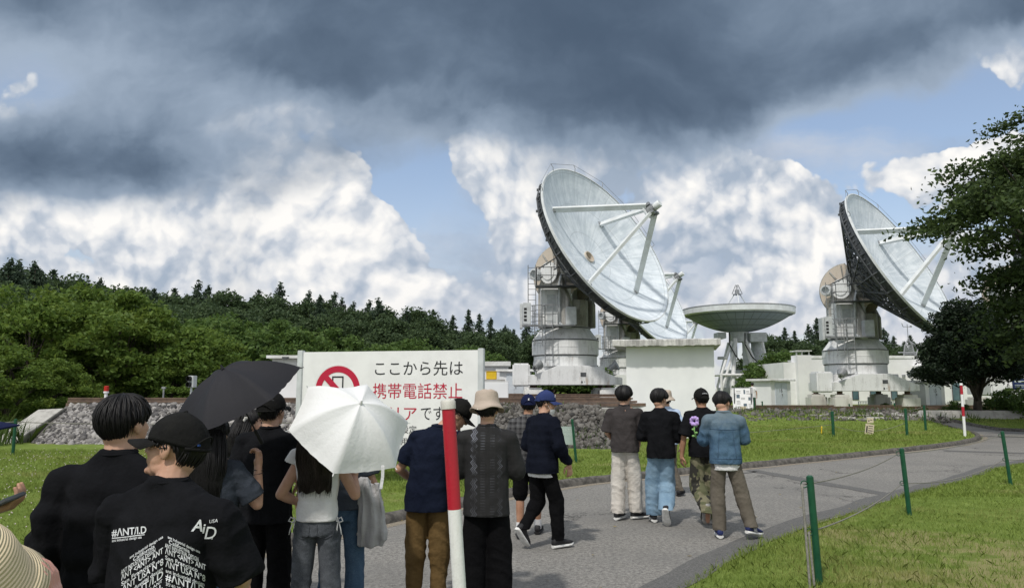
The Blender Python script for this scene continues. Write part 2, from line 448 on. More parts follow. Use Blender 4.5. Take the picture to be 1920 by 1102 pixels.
g2 = lambda px, py: tuple(gp(px, py))[:2]
KERB = smooth_line([(-11, -4), (-6.6, 2.2), (-3.5, 6.7), g2(760, 975), g2(1050, 915), g2(1230, 895), g2(1400, 878), g2(1600, 858), g2(1750, 841), g2(1812, 832), g2(1840, 823), g2(1826, 813), g2(1785, 804.5), g2(1735, 799.5), g2(1660, 797)])
NEAR = smooth_line([(-5, -6), (-2.6, .8), (-.4, 4.0), g2(1285, 1102), g2(1345, 1063), g2(1480, 1000), g2(1610, 957), g2(1700, 928), g2(1800, 902), g2(1920, 868), g2(2150, 838), g2(2600, 815)])
FARE = smooth_line([g2(2600, 806), g2(2100, 811), g2(1920, 809), g2(1852, 804.5), g2(1785, 799.5), g2(1720, 795), g2(1660, 793.5)], 6)
ROAD = np.concatenate([NEAR, FARE, KERB[::-1]])

def in_poly(P, x, y):
    ins = np.zeros(x.shape, bool); j = len(P) - 1
    for i in range(len(P)):
        a, b = P[i], P[j]; c = (a[1] > y) != (b[1] > y)
        with np.errstate(divide='ignore', invalid='ignore'):
            ins ^= c & (x < (b[0] - a[0]) * (y - a[1]) / (b[1] - a[1] + 1e-12) + a[0])
        j = i
    return ins
def line_dist(P, x, y, step=1):
    d = np.full(x.shape, 1e9); P = P[::step]
    for a, b in zip(P[:-1], P[1:]):
        ab = b - a; L = max(ab @ ab, 1e-9); t = np.clip(((x - a[0]) * ab[0] + (y - a[1]) * ab[1]) / L, 0, 1)
        d = np.minimum(d, np.hypot(x - a[0] - t * ab[0], y - a[1] - t * ab[1]))
    return d
ROADC = np.concatenate([ROAD, ROAD[:1]])
def sst(v, a, b):
    t = np.clip((v - a) / (b - a), 0, 1); return t * t * (3 - 2 * t)
def nz(x, y, s, seed=0):
    "cheap smooth value noise"
    r = np.zeros(x.shape); k = np.random.default_rng(seed)
    for i in range(6):
        a = k.uniform(0, math.tau); f = s * k.uniform(.6, 1.8); r += np.sin((x * math.cos(a) + y * math.sin(a)) * f + k.uniform(0, 6))
    return r / 6
def base_h(x, y):
    "land form without the road dip"
    rise = .52 * sst(y, 31.5, 38.5) * sst(x, 8, 11) + .45 * sst(y, 34, 60) * (1 - sst(x, 8, 11))
    return rise + .5 * sst(y, 60, 100) + 2.5 * sst(y, 70, 130) * (1 - sst(x, -10, 30))
def ground_h(x, y, sdist=None):
    x = np.asarray(x, float); y = np.asarray(y, float)
    ins = in_poly(ROAD, x, y); d = line_dist(ROADC, x, y, 2) if sdist is None else sdist
    s = np.where(ins, -d, d); kd = line_dist(KERB, x, y, 2)
    up = np.where(kd < d + .05, .11, .035)
    return base_h(x, y) - .03 * (1 - sst(s, -.1, .0)) + up * sst(s, -.02, .30) + nz(x, y, 1.6, 3) * .02 * sst(s, .2, 1)

xs = np.unique(np.concatenate([np.linspace(-800, -60, 14), np.linspace(-60, -12, 33), np.linspace(-12, 16, 187), np.linspace(16, 40, 61), np.linspace(40, 800, 24)]))
ys = np.unique(np.concatenate([np.linspace(-60, 2, 12), np.linspace(2, 26, 161), np.linspace(26, 46, 67), np.linspace(46, 140, 40), np.linspace(140, 1500, 16)]))
GX, GY = np.meshgrid(xs, ys); GZ = ground_h(GX, GY)
nx_, ny_ = len(xs), len(ys); idx = np.arange(nx_ * ny_).reshape(ny_, nx_)
GF = np.stack([idx[:-1, :-1], idx[:-1, 1:], idx[1:, 1:], idx[1:, :-1]], -1).reshape(-1, 4)

def grass_ground():
    m, nt, b = new_mat('lawn_soil_and_turf'); v = objco(nt); b.inputs['Roughness'].default_value = .95; b.inputs['Specular IOR Level'].default_value = .1
    n1, n2, n3 = noise(nt, v, .35, 6, .65), noise(nt, v, 3.0, 6, .7), noise(nt, v, 45, 4, .7)
    c = mixc(nt, n2.step(.35, .68), (.12, .175, .032), (.20, .265, .062))
    x_, y_, _z = sep(nt, v); dry = ((x_ - 5.4) * (x_ - 5.4) * .28 + (y_ - 7.2) * (y_ - 7.2) * .28) * -1; c = mixc(nt, (n1 + (n2 - .5) * .6 + dry.exp() * .22).step(.56, .74) * .8, c, (.30, .255, .13))
    c = mixc(nt, n3.step(.42, .8) * .4, c, (.070, .105, .022))
    nt.links.new(c.v, b.inputs['Base Color']); set_bump(nt, b, n3, .8, .03); return m
def asphalt():
    m, nt, b = new_mat('worn_asphalt'); v = objco(nt); b.inputs['Roughness'].default_value = .9; b.inputs['Specular IOR Level'].default_value = .25
    f1, f2, big, mid = noise(nt, v, 90, 3, .75), noise(nt, v, 24, 4, .75), noise(nt, v, .55, 6, .6), noise(nt, v, 3.2, 5, .6)
    c = mixc(nt, (f1 * .5 + f2 * .5).step(.34, .66), (.085, .082, .077), (.33, .318, .292))
    c = mixc(nt, big.step(.42, .62) * .45, c, (.15, .147, .14))
    c = mixc(nt, mid.step(.58, .8) * .4, c, (.33, .31, .265))
    vo = nt.nodes.new('ShaderNodeTexVoronoi'); vo.feature = 'DISTANCE_TO_EDGE'; vo.inputs['Scale'].default_value = .32
    wq = nt.nodes.new('ShaderNodeVectorMath'); wq.operation = 'ADD'; nt.links.new(v, wq.inputs[0]); nv = noise(nt, v, 1.1, 6, .7); nt.links.new(comb(nt, nv * 2.2, noise(nt, v, 1.3, 6, .7) * 2.2), wq.inputs[1]); nt.links.new(wq.outputs[0], vo.inputs['Vector'])
    crack = NX(nt, vo.outputs['Distance']).lt(.0065) * noise(nt, v, .28, 3).gt(.53)
    c = mixc(nt, crack * .75, c, (.035, .034, .032)); c = mixc(nt, (noise(nt, v, 1.4, 5, .7)).step(.60, .72) * .35, c, (.10, .098, .093))
    nt.links.new(c.v, b.inputs['Base Color']); set_bump(nt, b, f1 + f2, .5, .012); return m
M['turf'] = grass_ground(); M['asphalt'] = asphalt()
M['patch'] = pm('newer_dark_asphalt', (.075, .075, .073), (.15, .147, .14), 70, .9, .5, 110, bdist=.01)
M['kerb'] = pm('mossy_dark_kerb', (.060, .056, .050), (.14, .13, .115), 9, .95, .6, 40, bdist=.02)
M['edge_stone'] = pm('pale_edge_grit', (.30, .26, .20), (.16, .14, .11), 30, .95, .5, 60)
g = npmesh('ground', np.stack([GX, GY, GZ], -1).reshape(-1, 3), GF, 'turf', smooth=True); tag(g, kind='structure')

# road : a grid cut to the road outline, following the land
def sheet(name, poly, res, lift, mat, bounds):
    bm = bmesh.new(); x0, y0, x1, y1 = bounds
    vs = [bm.verts.new((p[0], p[1], 0)) for p in poly]; bm.faces.new(vs)
    for k in range(int((y1 - y0) / res)):
        geom = bm.verts[:] + bm.edges[:] + bm.faces[:]
        bmesh.ops.bisect_plane(bm, geom=geom, plane_co=(0, y0 + k * res, 0), plane_no=(0, 1, 0))
    bmesh.ops.triangulate(bm, faces=bm.faces[:])
    for v_ in bm.verts: v_.co.z = float(base_h(np.array(v_.co.x), np.array(v_.co.y))) + lift
    bmesh.ops.recalc_face_normals(bm, faces=bm.faces)
    if sum(f.normal.z for f in bm.faces) < 0: bmesh.ops.reverse_faces(bm, faces=bm.faces)
    me = bpy.data.meshes.new(name); bm.to_mesh(me); bm.free(); me.materials.append(M[mat])
    return tag(link(bpy.data.objects.new(name, me)), kind='structure')
sheet('road', [tuple(p) for p in ROAD], 2.0, .004, 'asphalt', (-12, 20, 60, 44))
def ribbon(name, line, wd, lift, mat, off=0.0, z=None):
    P = np.asarray(line); t = np.gradient(P, axis=0); t /= np.linalg.norm(t, axis=1)[:, None]; nrm = np.stack([-t[:, 1], t[:, 0]], 1)
    wob = (nz(P[:, 0], P[:, 1], 5, 8) * .12)[:, None]
    A, B = P + nrm * (off + wob), P + nrm * (off + wd + wob * .5)
    V = np.concatenate([np.column_stack([Q, base_h(Q[:, 0], Q[:, 1]) + lift]) for Q in (A, B)]); n = len(P)
    F = np.array([(i, i + 1, n + i + 1, n + i) for i in range(n - 1)])
    return tag(npmesh(name, V, F, mat), kind='structure')
ribbon('road_patch', NEAR[20:96], .34, .008, 'patch', .0)
for a, b, wd in (((1395, 882), (1700, 938), .34), ((1300, 905), (1420, 884), .10), ((1770, 846), (1960, 852), .45), ((1835, 818), (1960, 822), .5)):
    A, B = np.array(g2(*a)), np.array(g2(*b)); ribbon('road_patch', np.array([A + (B - A) * t for t in np.linspace(0, 1, 14)]), wd, .0085, 'patch')
ribbon('road_grit', KERB[18:100], -.16, .0072, 'edge_stone', -.02)

def kerb(line, name):
    mb = MB(); P = np.asarray(line); t = np.gradient(P, axis=0); t /= np.linalg.norm(t, axis=1)[:, None]; nrm = np.stack([-t[:, 1], t[:, 0]], 1)
    prof = [(-.015, -.06), (.0, .055), (.03, .105), (.08, .125), (.15, .12), (.19, .05), (.19, -.06)]; rings = []
    for i in range(len(P)):
        h = float(base_h(P[i, 0], P[i, 1])); j = random.uniform(-.008, .008)
        rings.append([(P[i, 0] + nrm[i, 0] * a, P[i, 1] + nrm[i, 1] * a, h + z + (j if z > 0 else 0)) for a, z in prof])
    mb.loft(rings); return tag(mb.build(name, 'kerb', smooth=R(50)), kind='structure')
def densify(P, step=.3):
    o = []
    for a, b in zip(P[:-1], P[1:]):
        n = max(1, int(np.linalg.norm(b - a) / step)); o += [a + (b - a) * k / n for k in range(n)]
    return np.array(o + [P[-1]])
kerb(densify(KERB), 'kerb'); kerb(densify(FARE), 'kerb')

# grass blades
def blades(n, x0, x1, y0, y1, wd, ht, seed, keep=None, mat='grass_blade', name='grass', label='short green lawn grass'):
    r = np.random.default_rng(seed); y = y0 + (y1 - y0) * r.random(n) ** 1.25
    x = r.uniform(-1, 1, n) * (y * .76 + 1.0); x = np.clip(x, x0, x1) if keep is None else x
    ok = (x >= x0) & (x <= x1) & ~(in_poly(ROAD, x, y) & (line_dist(NEAR, x, y, 2) > .10 * (nz(x, y, 4.0, 19) + .2)))
    if keep is not None: ok &= keep(x, y)
    x, y = x[ok], y[ok]; d = line_dist(ROADC, x, y, 2); ok = d > .12 * r.random(len(x)) * np.where(line_dist(KERB, x, y, 3) < d + .05, 1, 0) + np.where(line_dist(KERB, x, y, 3) < d + .05, .16, -.05)
    x, y, d = x[ok], y[ok], d[ok]; n = len(x); z = ground_h(x, y, d) - .01
    lush = .75 + .5 * sst(nz(x, y, .9, 21) + nz(x, y, 3.1, 22) * .5, -.35, .5)
    dry = np.exp(-((x - 5.4) ** 2 + (y - 7.2) ** 2) * .28) + np.clip(nz(x, y, 2.0, 77) - .25, 0, 1); kp = r.random(n) > dry * .8; x, y, d, z, lush = x[kp], y[kp], d[kp], z[kp], lush[kp]; n = len(x)
    h = ht * r.uniform(.55, 1.3, n) * lush; a = r.uniform(0, math.tau, n); ln = r.normal(0, .45, (n, 2)) * h[:, None]
    ww = wd * r.uniform(.6, 1.4, n)
    p = np.stack([x, y, z], 1); s = np.stack([np.cos(a) * ww, np.sin(a) * ww, np.zeros(n)], 1)
    mid = p + np.stack([ln[:, 0] * .35, ln[:, 1] * .35, h * .6], 1); tip = p + np.stack([ln[:, 0], ln[:, 1], h], 1)
    V = np.stack([p - s, p + s, mid + s * .8, tip, mid - s * .8], 1).reshape(-1, 3)
    F = (np.arange(n) * 5)[:, None] + np.array([0, 1, 2, 3, 4])
    return tag(npmesh(name, V, F, mat), label, 'grass', kind='stuff')
blades(210000, -12, 14, 3.6, 12, .0028, .055, 1)
blades(150000, -16, 20, 12, 24, .006, .075, 2, lambda x, y: (y < 20) | (x > 3))
blades(70000, 2, 34, 23, 38, .014, .085, 3, lambda x, y: x > 3.5)
blades(26000, -4, 14, 4.2, 14, .0034, .11, 6, lambda x, y: (np.abs(line_dist(NEAR, x, y, 3) - .10) < .16) & (nz(x, y, 3.5, 41) > -.15), 'grass_blade', 'edge_grass', 'longer ragged grass along the near edge of the path')
# tall reeds and weeds under the left trees
blades(16000, -26, -14.5, 21, 30, .018, .75, 5, lambda x, y: (x < -14.6 - (y - 22) * .02), 'weed', 'tall_grass', 'tall weeds and reeds growing below the left trees')
# fallen leaves and grit on the path
r_ = np.random.default_rng(19); n = 900; y = 4.5 + 24 * r_.random(n) ** 1.5; x = r_.uniform(-.6, .75, n) * y; ok = in_poly(ROAD, x, y); x, y = x[ok], y[ok]; kd = np.minimum(line_dist(KERB, x, y, 2), line_dist(NEAR, x, y, 2)); ok = r_.random(len(x)) < .12 + np.exp(-kd * 3.0); x, y = x[ok], y[ok]
P = np.column_stack([x, y, base_h(x, y) + .014]); n = len(P); a = r_.uniform(0, math.tau, n); sz = r_.uniform(.012, .032, n)
c_, s_ = np.cos(a) * sz, np.sin(a) * sz; up = r_.uniform(0, .012, n); V = np.stack([P + np.stack([c_, s_, up], 1), P + np.stack([-s_ * .5, c_ * .5, 0 * a], 1), P + np.stack([-c_, -s_, up], 1), P + np.stack([s_ * .5, -c_ * .5, 0 * a], 1)], 1).reshape(-1, 3)
M['litter'] = leaf_mat('dry_leaf_litter', (.20, .15, .06), (.34, .28, .12), .2); tag(npmesh('leaf_litter', V, np.arange(n * 4).reshape(-1, 4), 'litter'), 'small dry leaves and grit scattered along the path edges', 'leaf litter', kind='stuff')
# clover heads in the lawn on the left
r_ = np.random.default_rng(9); n = 900; y = r_.uniform(7, 20, n); x = -r_.uniform(.25, .72, n) * y
ok = ~in_poly(ROAD, x, y); x, y = x[ok], y[ok]; n = len(x); z = ground_h(x, y) + r_.uniform(.05, .09, n)
o8 = np.array([(1, 0, 0), (0, 1, 0), (-1, 0, 0), (0, -1, 0), (0, 0, 1), (0, 0, -1)]) * .011
V = (np.stack([x, y, z], 1)[:, None] + o8[None]).reshape(-1, 3)
F = ((np.arange(n) * 6)[:, None, None] + np.array([(0, 1, 4), (1, 2, 4), (2, 3, 4), (3, 0, 4), (1, 0, 5), (2, 1, 5), (3, 2, 5), (0, 3, 5)])[None]).reshape(-1, 3)
M['clover'] = pm('pinkish_clover', (.55, .45, .45), (.62, .58, .52), 8, .9)
tag(npmesh('clover_flowers', V, F, 'clover'), 'small pinkish clover heads dotted over the left lawn', 'clover', kind='stuff')

# ------------------------------------------------------------------ track embankments
ico = bmesh.new(); bmesh.ops.create_icosphere(ico, subdivisions=1, radius=1); ICV = np.array([v_.co for v_ in ico.verts]); ICF = np.array([[v_.index for v_ in f.verts] for f in ico.faces]); ico.free()
def stones(name, P, size, mat, label, seed):
    r = np.random.default_rng(seed); n = len(P); s = size * r.lognormal(0, .33, (n, 1)) * r.uniform(.55, 1.25, (n, 3)); q = r.normal(size=(n, 4)); q /= np.linalg.norm(q, axis=1)[:, None]
    w_, x_, y_, z_ = q.T
    Rm = np.stack([1 - 2 * (y_ ** 2 + z_ ** 2), 2 * (x_ * y_ - z_ * w_), 2 * (x_ * z_ + y_ * w_), 2 * (x_ * y_ + z_ * w_), 1 - 2 * (x_ ** 2 + z_ ** 2), 2 * (y_ * z_ - x_ * w_), 2 * (x_ * z_ - y_ * w_), 2 * (y_ * z_ + x_ * w_), 1 - 2 * (x_ ** 2 + y_ ** 2)], 1).reshape(n, 3, 3)
    V = np.einsum('nij,nkj->nki', Rm, (ICV[None] + r.normal(0, .13, (n, 12 if len(ICV) == 12 else len(ICV), 3))) * s[:, None, :]) + P[:, None, :]
    F = (np.arange(n) * len(ICV))[:, None, None] + ICF[None]
    return tag(npmesh(name, V.reshape(-1, 3), F.reshape(-1, 3), mat), label, 'gravel', kind='stuff')
def stone_mat(name, a, b, c):
    m, nt, bs = new_mat(name); ge = nt.nodes.new('ShaderNodeNewGeometry'); rnd = NX(nt, ge.outputs['Random Per Island'])
    cc = mixc(nt, rnd.step(.3, .95), mixc(nt, rnd.step(0, .4), a, b), c)
    nt.links.new(cc.v, bs.inputs['Base Color']); bs.inputs['Roughness'].default_value = .9; return m
M['ballast'] = stone_mat('grey_ballast', (.045, .043, .045), (.14, .132, .128), (.33, .315, .30))
M['old_ballast'] = stone_mat('weathered_ballast', (.03, .028, .026), (.085, .078, .07), (.15, .142, .13))
M['gravel_bed'] = pm('ballast_bed', (.06, .056, .052), (.17, .16, .15), 14, .95, .8, 30, bdist=.05)
TOPZ = 1.2
def front(x): return 22.6 - (x + 15.5) * .112       # foot of the bank, nearer towards the middle
mb = MB(); ring = []
for x in (-14.6, -8, -2, 2.4, 3.2):
    f = front(x); tz = TOPZ if x < 3 else .2; ring.append([(x, f, -.1), (x, f + .15, .0), (x, f + 2.0, tz), (x, 30, tz), (x, 31, -.1)])
mb.loft(ring); mb.hexa([(-14.6, 29.9, -.1), (7.2, 29.9, -.1), (7.2, 62, -.1), (-14.6, 62, -.1), (-14.6, 29.9, TOPZ - .002), (7.0, 29.9, TOPZ - .002), (7.0, 62, TOPZ - .002), (-14.6, 62, TOPZ - .002)]); tag(mb.build('track_embankment', 'gravel_bed'), kind='structure')
def slope_pts(n, x0, x1, seed):
    r = np.random.default_rng(seed); x = r.uniform(x0, x1, n); t = r.uniform(-.08, 1.05, n); f = front(x)
    return np.stack([x, f + .12 + t * 1.9, np.clip(t, 0, 1) * TOPZ + .02], 1)
stones('gravel', slope_pts(6500, -14.4, -6.2, 1), .060, 'ballast', 'loose pale grey ballast stones on the left track bank', 1)
stones('gravel', slope_pts(5200, -6.2, 2.7, 2), .062, 'old_ballast', 'dark weathered ballast stones on the bank behind the walkers', 2)
r = np.random.default_rng(4); n = 4500; tp = np.stack([r.uniform(-13, 4.8, n), 22 + 24 * r.random(n) ** 1.6, np.full(n, TOPZ + .01)], 1); tp = tp[(tp[:, 1] > front(tp[:, 0]) + 2) & ((tp[:, 0] < 2.4) | (tp[:, 1] > 30))]
stones('gravel', tp, .055, 'old_ballast', 'ballast stones spread over the flat top of the track bed', 3)
def rp(n, x0, x1, seed):
    r = np.random.default_rng(seed); x = r.uniform(x0, x1, n); y = r.uniform(34.3, 40, n); return np.stack([x, y, base_h(x, y) + .03 + r.uniform(0, .09, n)], 1)
# weeds on the middle bank
r = np.random.default_rng(14); n = 2600; P = slope_pts(n, -4, 2.7, 15); k = (nz(P[:, 0], P[:, 1] * 2, 2.2, 31) > .05); P = P[k]; n = len(P)
a = r.uniform(0, math.tau, n); h = r.uniform(.06, .2, n); s = np.stack([np.cos(a), np.sin(a), 0 * a], 1) * .018; tip = P + np.stack([r.normal(0, .06, n), r.normal(0, .06, n), h], 1)
tag(npmesh('bank_weeds', np.stack([P - s, P + s, tip], 1).reshape(-1, 3), np.arange(n * 3).reshape(-1, 3), 'weed'), 'green weeds growing among the dark ballast stones', 'weeds', kind='stuff')
n = 2200; P = rp(n, 11, 22, 25); k = nz(P[:, 0], P[:, 1] * 2, 1.7, 33) > .0; P = P[k]; n = len(P); a = r.uniform(0, math.tau, n); h = r.uniform(.1, .34, n); s = np.stack([np.cos(a), np.sin(a), 0 * a], 1) * .03; tip = P + np.stack([r.normal(0, .08, n), r.normal(0, .08, n), h], 1)
tag(npmesh('bank_weeds', np.stack([P - s, P + s, tip], 1).reshape(-1, 3), np.arange(n * 3).reshape(-1, 3), 'weed'), 'tufts of grass growing through the rubble bank on the right', 'weeds', kind='stuff')
# wing walls
mb = MB(); poly = [(-15.9, -.05), (-15.25, 1.08), (-14.45, 1.12), (-15.05, .0)]; rings = [[(x, 22.45 + max(z, 0) * 1.5 + dy, z) for x, z in poly] for dy in (0, 3)]
mb.loft(rings)
tag(mb.build('concrete_wing_wall', 'old_con', bevel=.02), 'pale sloping concrete end wall of the gravel track bank on the left', 'concrete wall')
mb = MB(); mb.boxmm((1.9, 23.2, .0), (3.9, 24.3, 1.14))
tag(mb.build('concrete_retaining_block', 'old_con', bevel=.02), 'low grey concrete block below the rail left of the white blockhouse', 'concrete wall')
# right bank : rubble and concrete wall
stones('rubble', rp(1500, 11.0, 20.2, 5), .085, 'old_ballast', 'dark broken rubble on the bank in front of the right antenna', 5)
mb = MB()
for k in range(26):
    x, y = random.uniform(14.5, 19.2), random.uniform(34.8, 37.5)
    mb.box((x, y, float(base_h(x, y)) + .08), (random.uniform(.4, .9), random.uniform(.3, .6), .07), mat=Matrix.Rotation(random.uniform(0, 3), 3, 'Z') @ Matrix.Rotation(random.uniform(-.35, .1), 3, 'X'))
tag(mb.build('rubble_slabs', 'old_con'), 'flat broken stone slabs lying on the rubble bank', 'rubble', kind='stuff')
mb = MB(); mb.hexa([(19.0, 35.4, -.1), (27, 35.0, -.1), (27, 36.2, -.1), (19.2, 36.6, -.1), (19.9, 35.9, .72), (27, 35.5, .72), (27, 36.2, .72), (19.9, 36.6, .72)])
tag(mb.build('concrete_wing_wall', 'old_con', bevel=.02), 'grey concrete wing wall left of the dark bushy tree', 'concrete wall')
# rails (thing of their own : long rail lines on the banks)
def rail(label, p0, p1):
    mb = MB(); d = (Vector(p1) - Vector(p0))
    for z, wd, ht in ((-.10, .26, .10), (.0, .14, .06), (.045, .05, .09), (.10, .08, .05)):
        mb.beam(Vector(p0) + Vector((0, 0, z)), Vector(p1) + Vector((0, 0, z)), wd, ht)
    return tag(mb.build('rail', 'rail_steel'), label, 'rail', 'rails of the antenna track')
rail('rusty brown rail along the front of the gravel bank', (-14.6, 24.6, 1.33), (4.6, 24.6, 1.33))
rail('rusty rail passing beneath the large left antenna', (-6, 39.6, 1.36), (9, 39.6, 1.36))
rail('far rusty rail behind the large left antenna', (-14, 45.2, 1.36), (9, 45.2, 1.36))
rail('dark rail in front of the right antenna', (11.5, 41.2, .68), (29, 41.2, .68))
rail('dark rail beneath the right antenna', (11.5, 44.5, .68), (30, 44.5, .68))

# ------------------------------------------------------------------ dish antennas
AZ, ELV = R(-41.8), R(26.7)
FOC, RAD = 4.2, 5.0
EL_Z = 6.30                                   # height of the elevation axis above the frame
ndir = Vector((math.cos(ELV) * math.cos(AZ), math.cos(ELV) * math.sin(AZ), math.sin(ELV)))
hor = Vector((math.cos(AZ), math.sin(AZ), 0)); elax = Vector((-math.sin(AZ), math.cos(AZ), 0)); bdir = ndir.cross(elax) * -1
if bdir.z < 0: bdir = -bdir
EC = Vector((0, 0, EL_Z)); VT = EC + ndir * 1.93        # dish vertex
def dish_pt(r, a, h=None):
    h = r * r / (4 * FOC) if h is None else h
    return VT + elax * (r * math.cos(a)) + bdir * (r * math.sin(a)) + ndir * h
DISHM = Matrix(((elax.x, bdir.x, ndir.x, VT.x), (elax.y, bdir.y, ndir.y, VT.y), (elax.z, bdir.z, ndir.z, VT.z), (0, 0, 0, 1)))
YAWM = Matrix(((hor.x, elax.x, 0, 0), (hor.y, elax.y, 0, 0), (0, 0, 1, 0), (0, 0, 0, 1)))   # local x -> dish heading, y -> elevation axis

def railing(mb, pts, h=1.0, r=.022, closed=False):
    pts = [Vector(p) for p in pts]
    for a, b in zip(pts[:-1], pts[1:]):
        for k in (1, .55): mb.cyl(a + Vector((0, 0, h * k)), b + Vector((0, 0, h * k)), r, n=5)
        n = max(1, int((b - a).length / .7))
        for k in range(n + 1): p = a.lerp(b, k / n); mb.cyl(p, p + Vector((0, 0, h)), r, n=5)
def ladder(mb, x, y, z0, z1, wd=.42, cage=False, r=.025):
    for s in (-1, 1): mb.cyl((x + s * wd / 2, y, z0), (x + s * wd / 2, y, z1), r, n=5)
    k = z0 + .15
    while k < z1: mb.cyl((x - wd / 2, y, k), (x + wd / 2, y, k), r * .7, n=5); k += .3
    if cage:
        k = z0 + .9
        while k < z1 + .05:
            arc = [(x + .36 * math.cos(t), y - .62 * math.sin(t), k) for t in np.linspace(0, math.pi, 9)]; mb.tube(arc, .018, 4); k += .62
        for t in np.linspace(.35, math.pi - .35, 4): mb.cyl((x + .36 * math.cos(t), y - .62 * math.sin(t), z0 + .9), (x + .36 * math.cos(t), y - .62 * math.sin(t), z1), .014, n=4)

def make_antenna(label):
    root = empty('radio_antenna', (0, 0, 0), 0, label, 'radio antenna', 'ten metre dish antennas')
    # base frame : wide faceted cross beams
    mb = MB(); prof = [(-2.35, 0), (2.35, 0), (2.35, .46), (.95, 1.04), (-.75, 1.04), (-2.0, .55), (-2.35, .55)]
    mb.prism(prof, 1.3, Matrix.Translation((.15, -1.75, 0))); mb.prism(prof, 1.3, Matrix.Translation((.15, 1.75, 0)))
    for x in (-1.1, 1.5): mb.boxmm((x - .6, -1.12, .004), (x + .6, 1.12, 1.03))
    mb.hexa([(2.36, -2.3, .02), (2.95, -1.9, .02), (2.95, -1.2, .02), (2.36, -1.1, .02), (2.36, -2.3, .46), (2.95, -1.9, .40), (2.95, -1.2, .40), (2.36, -1.1, .46)])
    mb.boxmm((-.9, -1.0, 1.0), (.9, 1.0, 1.05))
    base = mb.build('base_frame', 'tower', root, bevel=.03)
    for q in (((.78, -2.405, .56), (.30, .02, .22)), ((.70, -2.405, .16), (.08, .02, .10)), ((.85, -2.405, .17), (.02, .02, .08))): w_ = MB(); w_.box(*q); w_.build('access_hatch', 'dark_metal', base)
    mb = MB(); mb.box((-2.55, -1.35, .55), (.95, 1.5, 1.25)); mb.build('equipment_cabinet', 'tower', root, bevel=.08)
    # rotating pedestal
    mb = MB(); n = 20
    mb.lathe([(1.72, 1.03), (1.80, 1.05), (1.80, 1.62), (1.72, 1.66)], n, cap0=True, cap1=True); r_ = mb.build('turntable_ring', 'tower', root)
    mb = MB(); mb.lathe([(1.80, 1.66), (1.90, 1.69), (1.90, 2.08), (1.915, 2.09), (1.915, 2.14), (1.90, 2.15), (1.90, 2.50), (1.42, 3.16), (1.42, 3.26), (1.3, 3.28)], n, cap0=True, cap1=True); mb.build('pedestal', 'tower', root)
    mb = MB()
    for z, rr in ((1.645, 1.845), (2.50, 1.925), (3.2, 1.46)): mb.lathe([(rr - .1, z - .03), (rr, z - .03), (rr, z + .03), (rr - .1, z + .03)], n)
    mb.build('flange', 'dark_metal', root)
    # yoke tower
    def Y(p): return YAWM @ Vector(p)
    mb = MB()
    mb.box((-.55, -.75, 4.38), (1.75, 1.2, 2.18)); mb.box((-.25, .55, 4.38), (1.9, 1.4, 2.16))
    mb.boxmm((-1.25, -1.42, 3.3), (-.10, -1.32, 5.3))
    tw = mb.build('yoke_tower', 'tower', root, bevel=.03)
    d_ = MB(); d_.boxmm((-1.1, -1.445, 3.45), (-.62, -1.423, 5.0)); d_.boxmm((-.55, -1.445, 3.45), (-.2, -1.423, 4.9)); d_.build('service_door', 'lt_metal', tw)
    mb = MB()
    for s in (-1, 1):
        q = [(-1.0, 3.25), (1.25, 3.25), (1.25, 4.6), (.85, 5.5), (.55, EL_Z + .15), (.3, EL_Z + .5), (-.3, EL_Z + .5), (-.62, EL_Z + .1), (-.95, 5.4)]
        mb.prism(q, .32, YAWM @ Matrix.Translation((0, s * 1.12, 0)))
    mb.build('yoke_arm', 'tower_dirty', root, bevel=.03)
    mb = MB(); mb.loft([[Y((.15 + 1.3 * math.cos(t), 1.02 * math.sin(t), z)) for t in np.linspace(-1.5, 1.5, 9)] for z in (3.27, 4.75)]); mb.build('drive_housing', 'tower_dirty', root)
    # elevation sector wheels
    for s in (-1, 1):
        mb = MB(); q = [(1.62 * math.cos(t), 1.62 * math.sin(t)) for t in np.linspace(R(62), R(292), 30)] + [(1.15, -1.5), (1.3, -.6), (1.2, .5), (.9, 1.2)]
        m4 = Matrix.Translation(EC) @ YAWM @ Matrix.Translation((0, s * .78, 0)) @ Matrix.Rotation(-ELV, 4, 'Y')
        mb.prism(q, .12, m4); sw = mb.build('elevation_sector', 'beige', root)
        mb = MB()
        for t in (R(70), R(100), R(150), R(200), R(250)): mb.beam(m4 @ Vector((.4 * math.cos(t), s * .09, .4 * math.sin(t))), m4 @ Vector((1.55 * math.cos(t), s * .09, 1.55 * math.sin(t))), .07, .07)
        ring = [m4 @ Vector((1.63 * math.cos(t), 0, 1.63 * math.sin(t))) for t in np.linspace(R(62), R(292), 30)]; mb.tube(ring, .06, 5); mb.build('sector_rib', 'tower_dirty', sw)
    mb = MB(); mb.cyl(EC - elax * 1.55, EC + elax * 1.55, .42, n=18); mb.cyl(EC - elax * 1.42, EC - elax * 1.5, .62, n=20); mb.build('elevation_bearing', 'tower', root, smooth=R(40))
    mb = MB(); c = EC - elax * 1.5 - hor * .85 + Vector((0, 0, -.05)); m4 = Matrix.Translation(c) @ Vector(-elax).to_track_quat('Z', 'Y').to_matrix().to_4x4()
    mb.lathe([(.20, -.2), (.33, -.2), (.36, 0), (.33, .3), (.24, .32), (.22, .05), (.0, .05)], 18, m4); mb.build('drive_motor', 'lt_metal', root, smooth=R(40))
    mb = MB()
    for k in (-.3, .3): mb.beam(c + Vector((0, 0, k)), EC - elax * 1.5 + hor * .75 + Vector((0, 0, k + .55)), .05, .05)
    for t in np.linspace(.15, .95, 6): mb.beam((c + Vector((0, 0, -.3))).lerp(EC - elax * 1.5 + hor * .75 + Vector((0, 0, .25)), t), (c + Vector((0, 0, .3))).lerp(EC - elax * 1.5 + hor * .75 + Vector((0, 0, .85)), t), .04, .04)
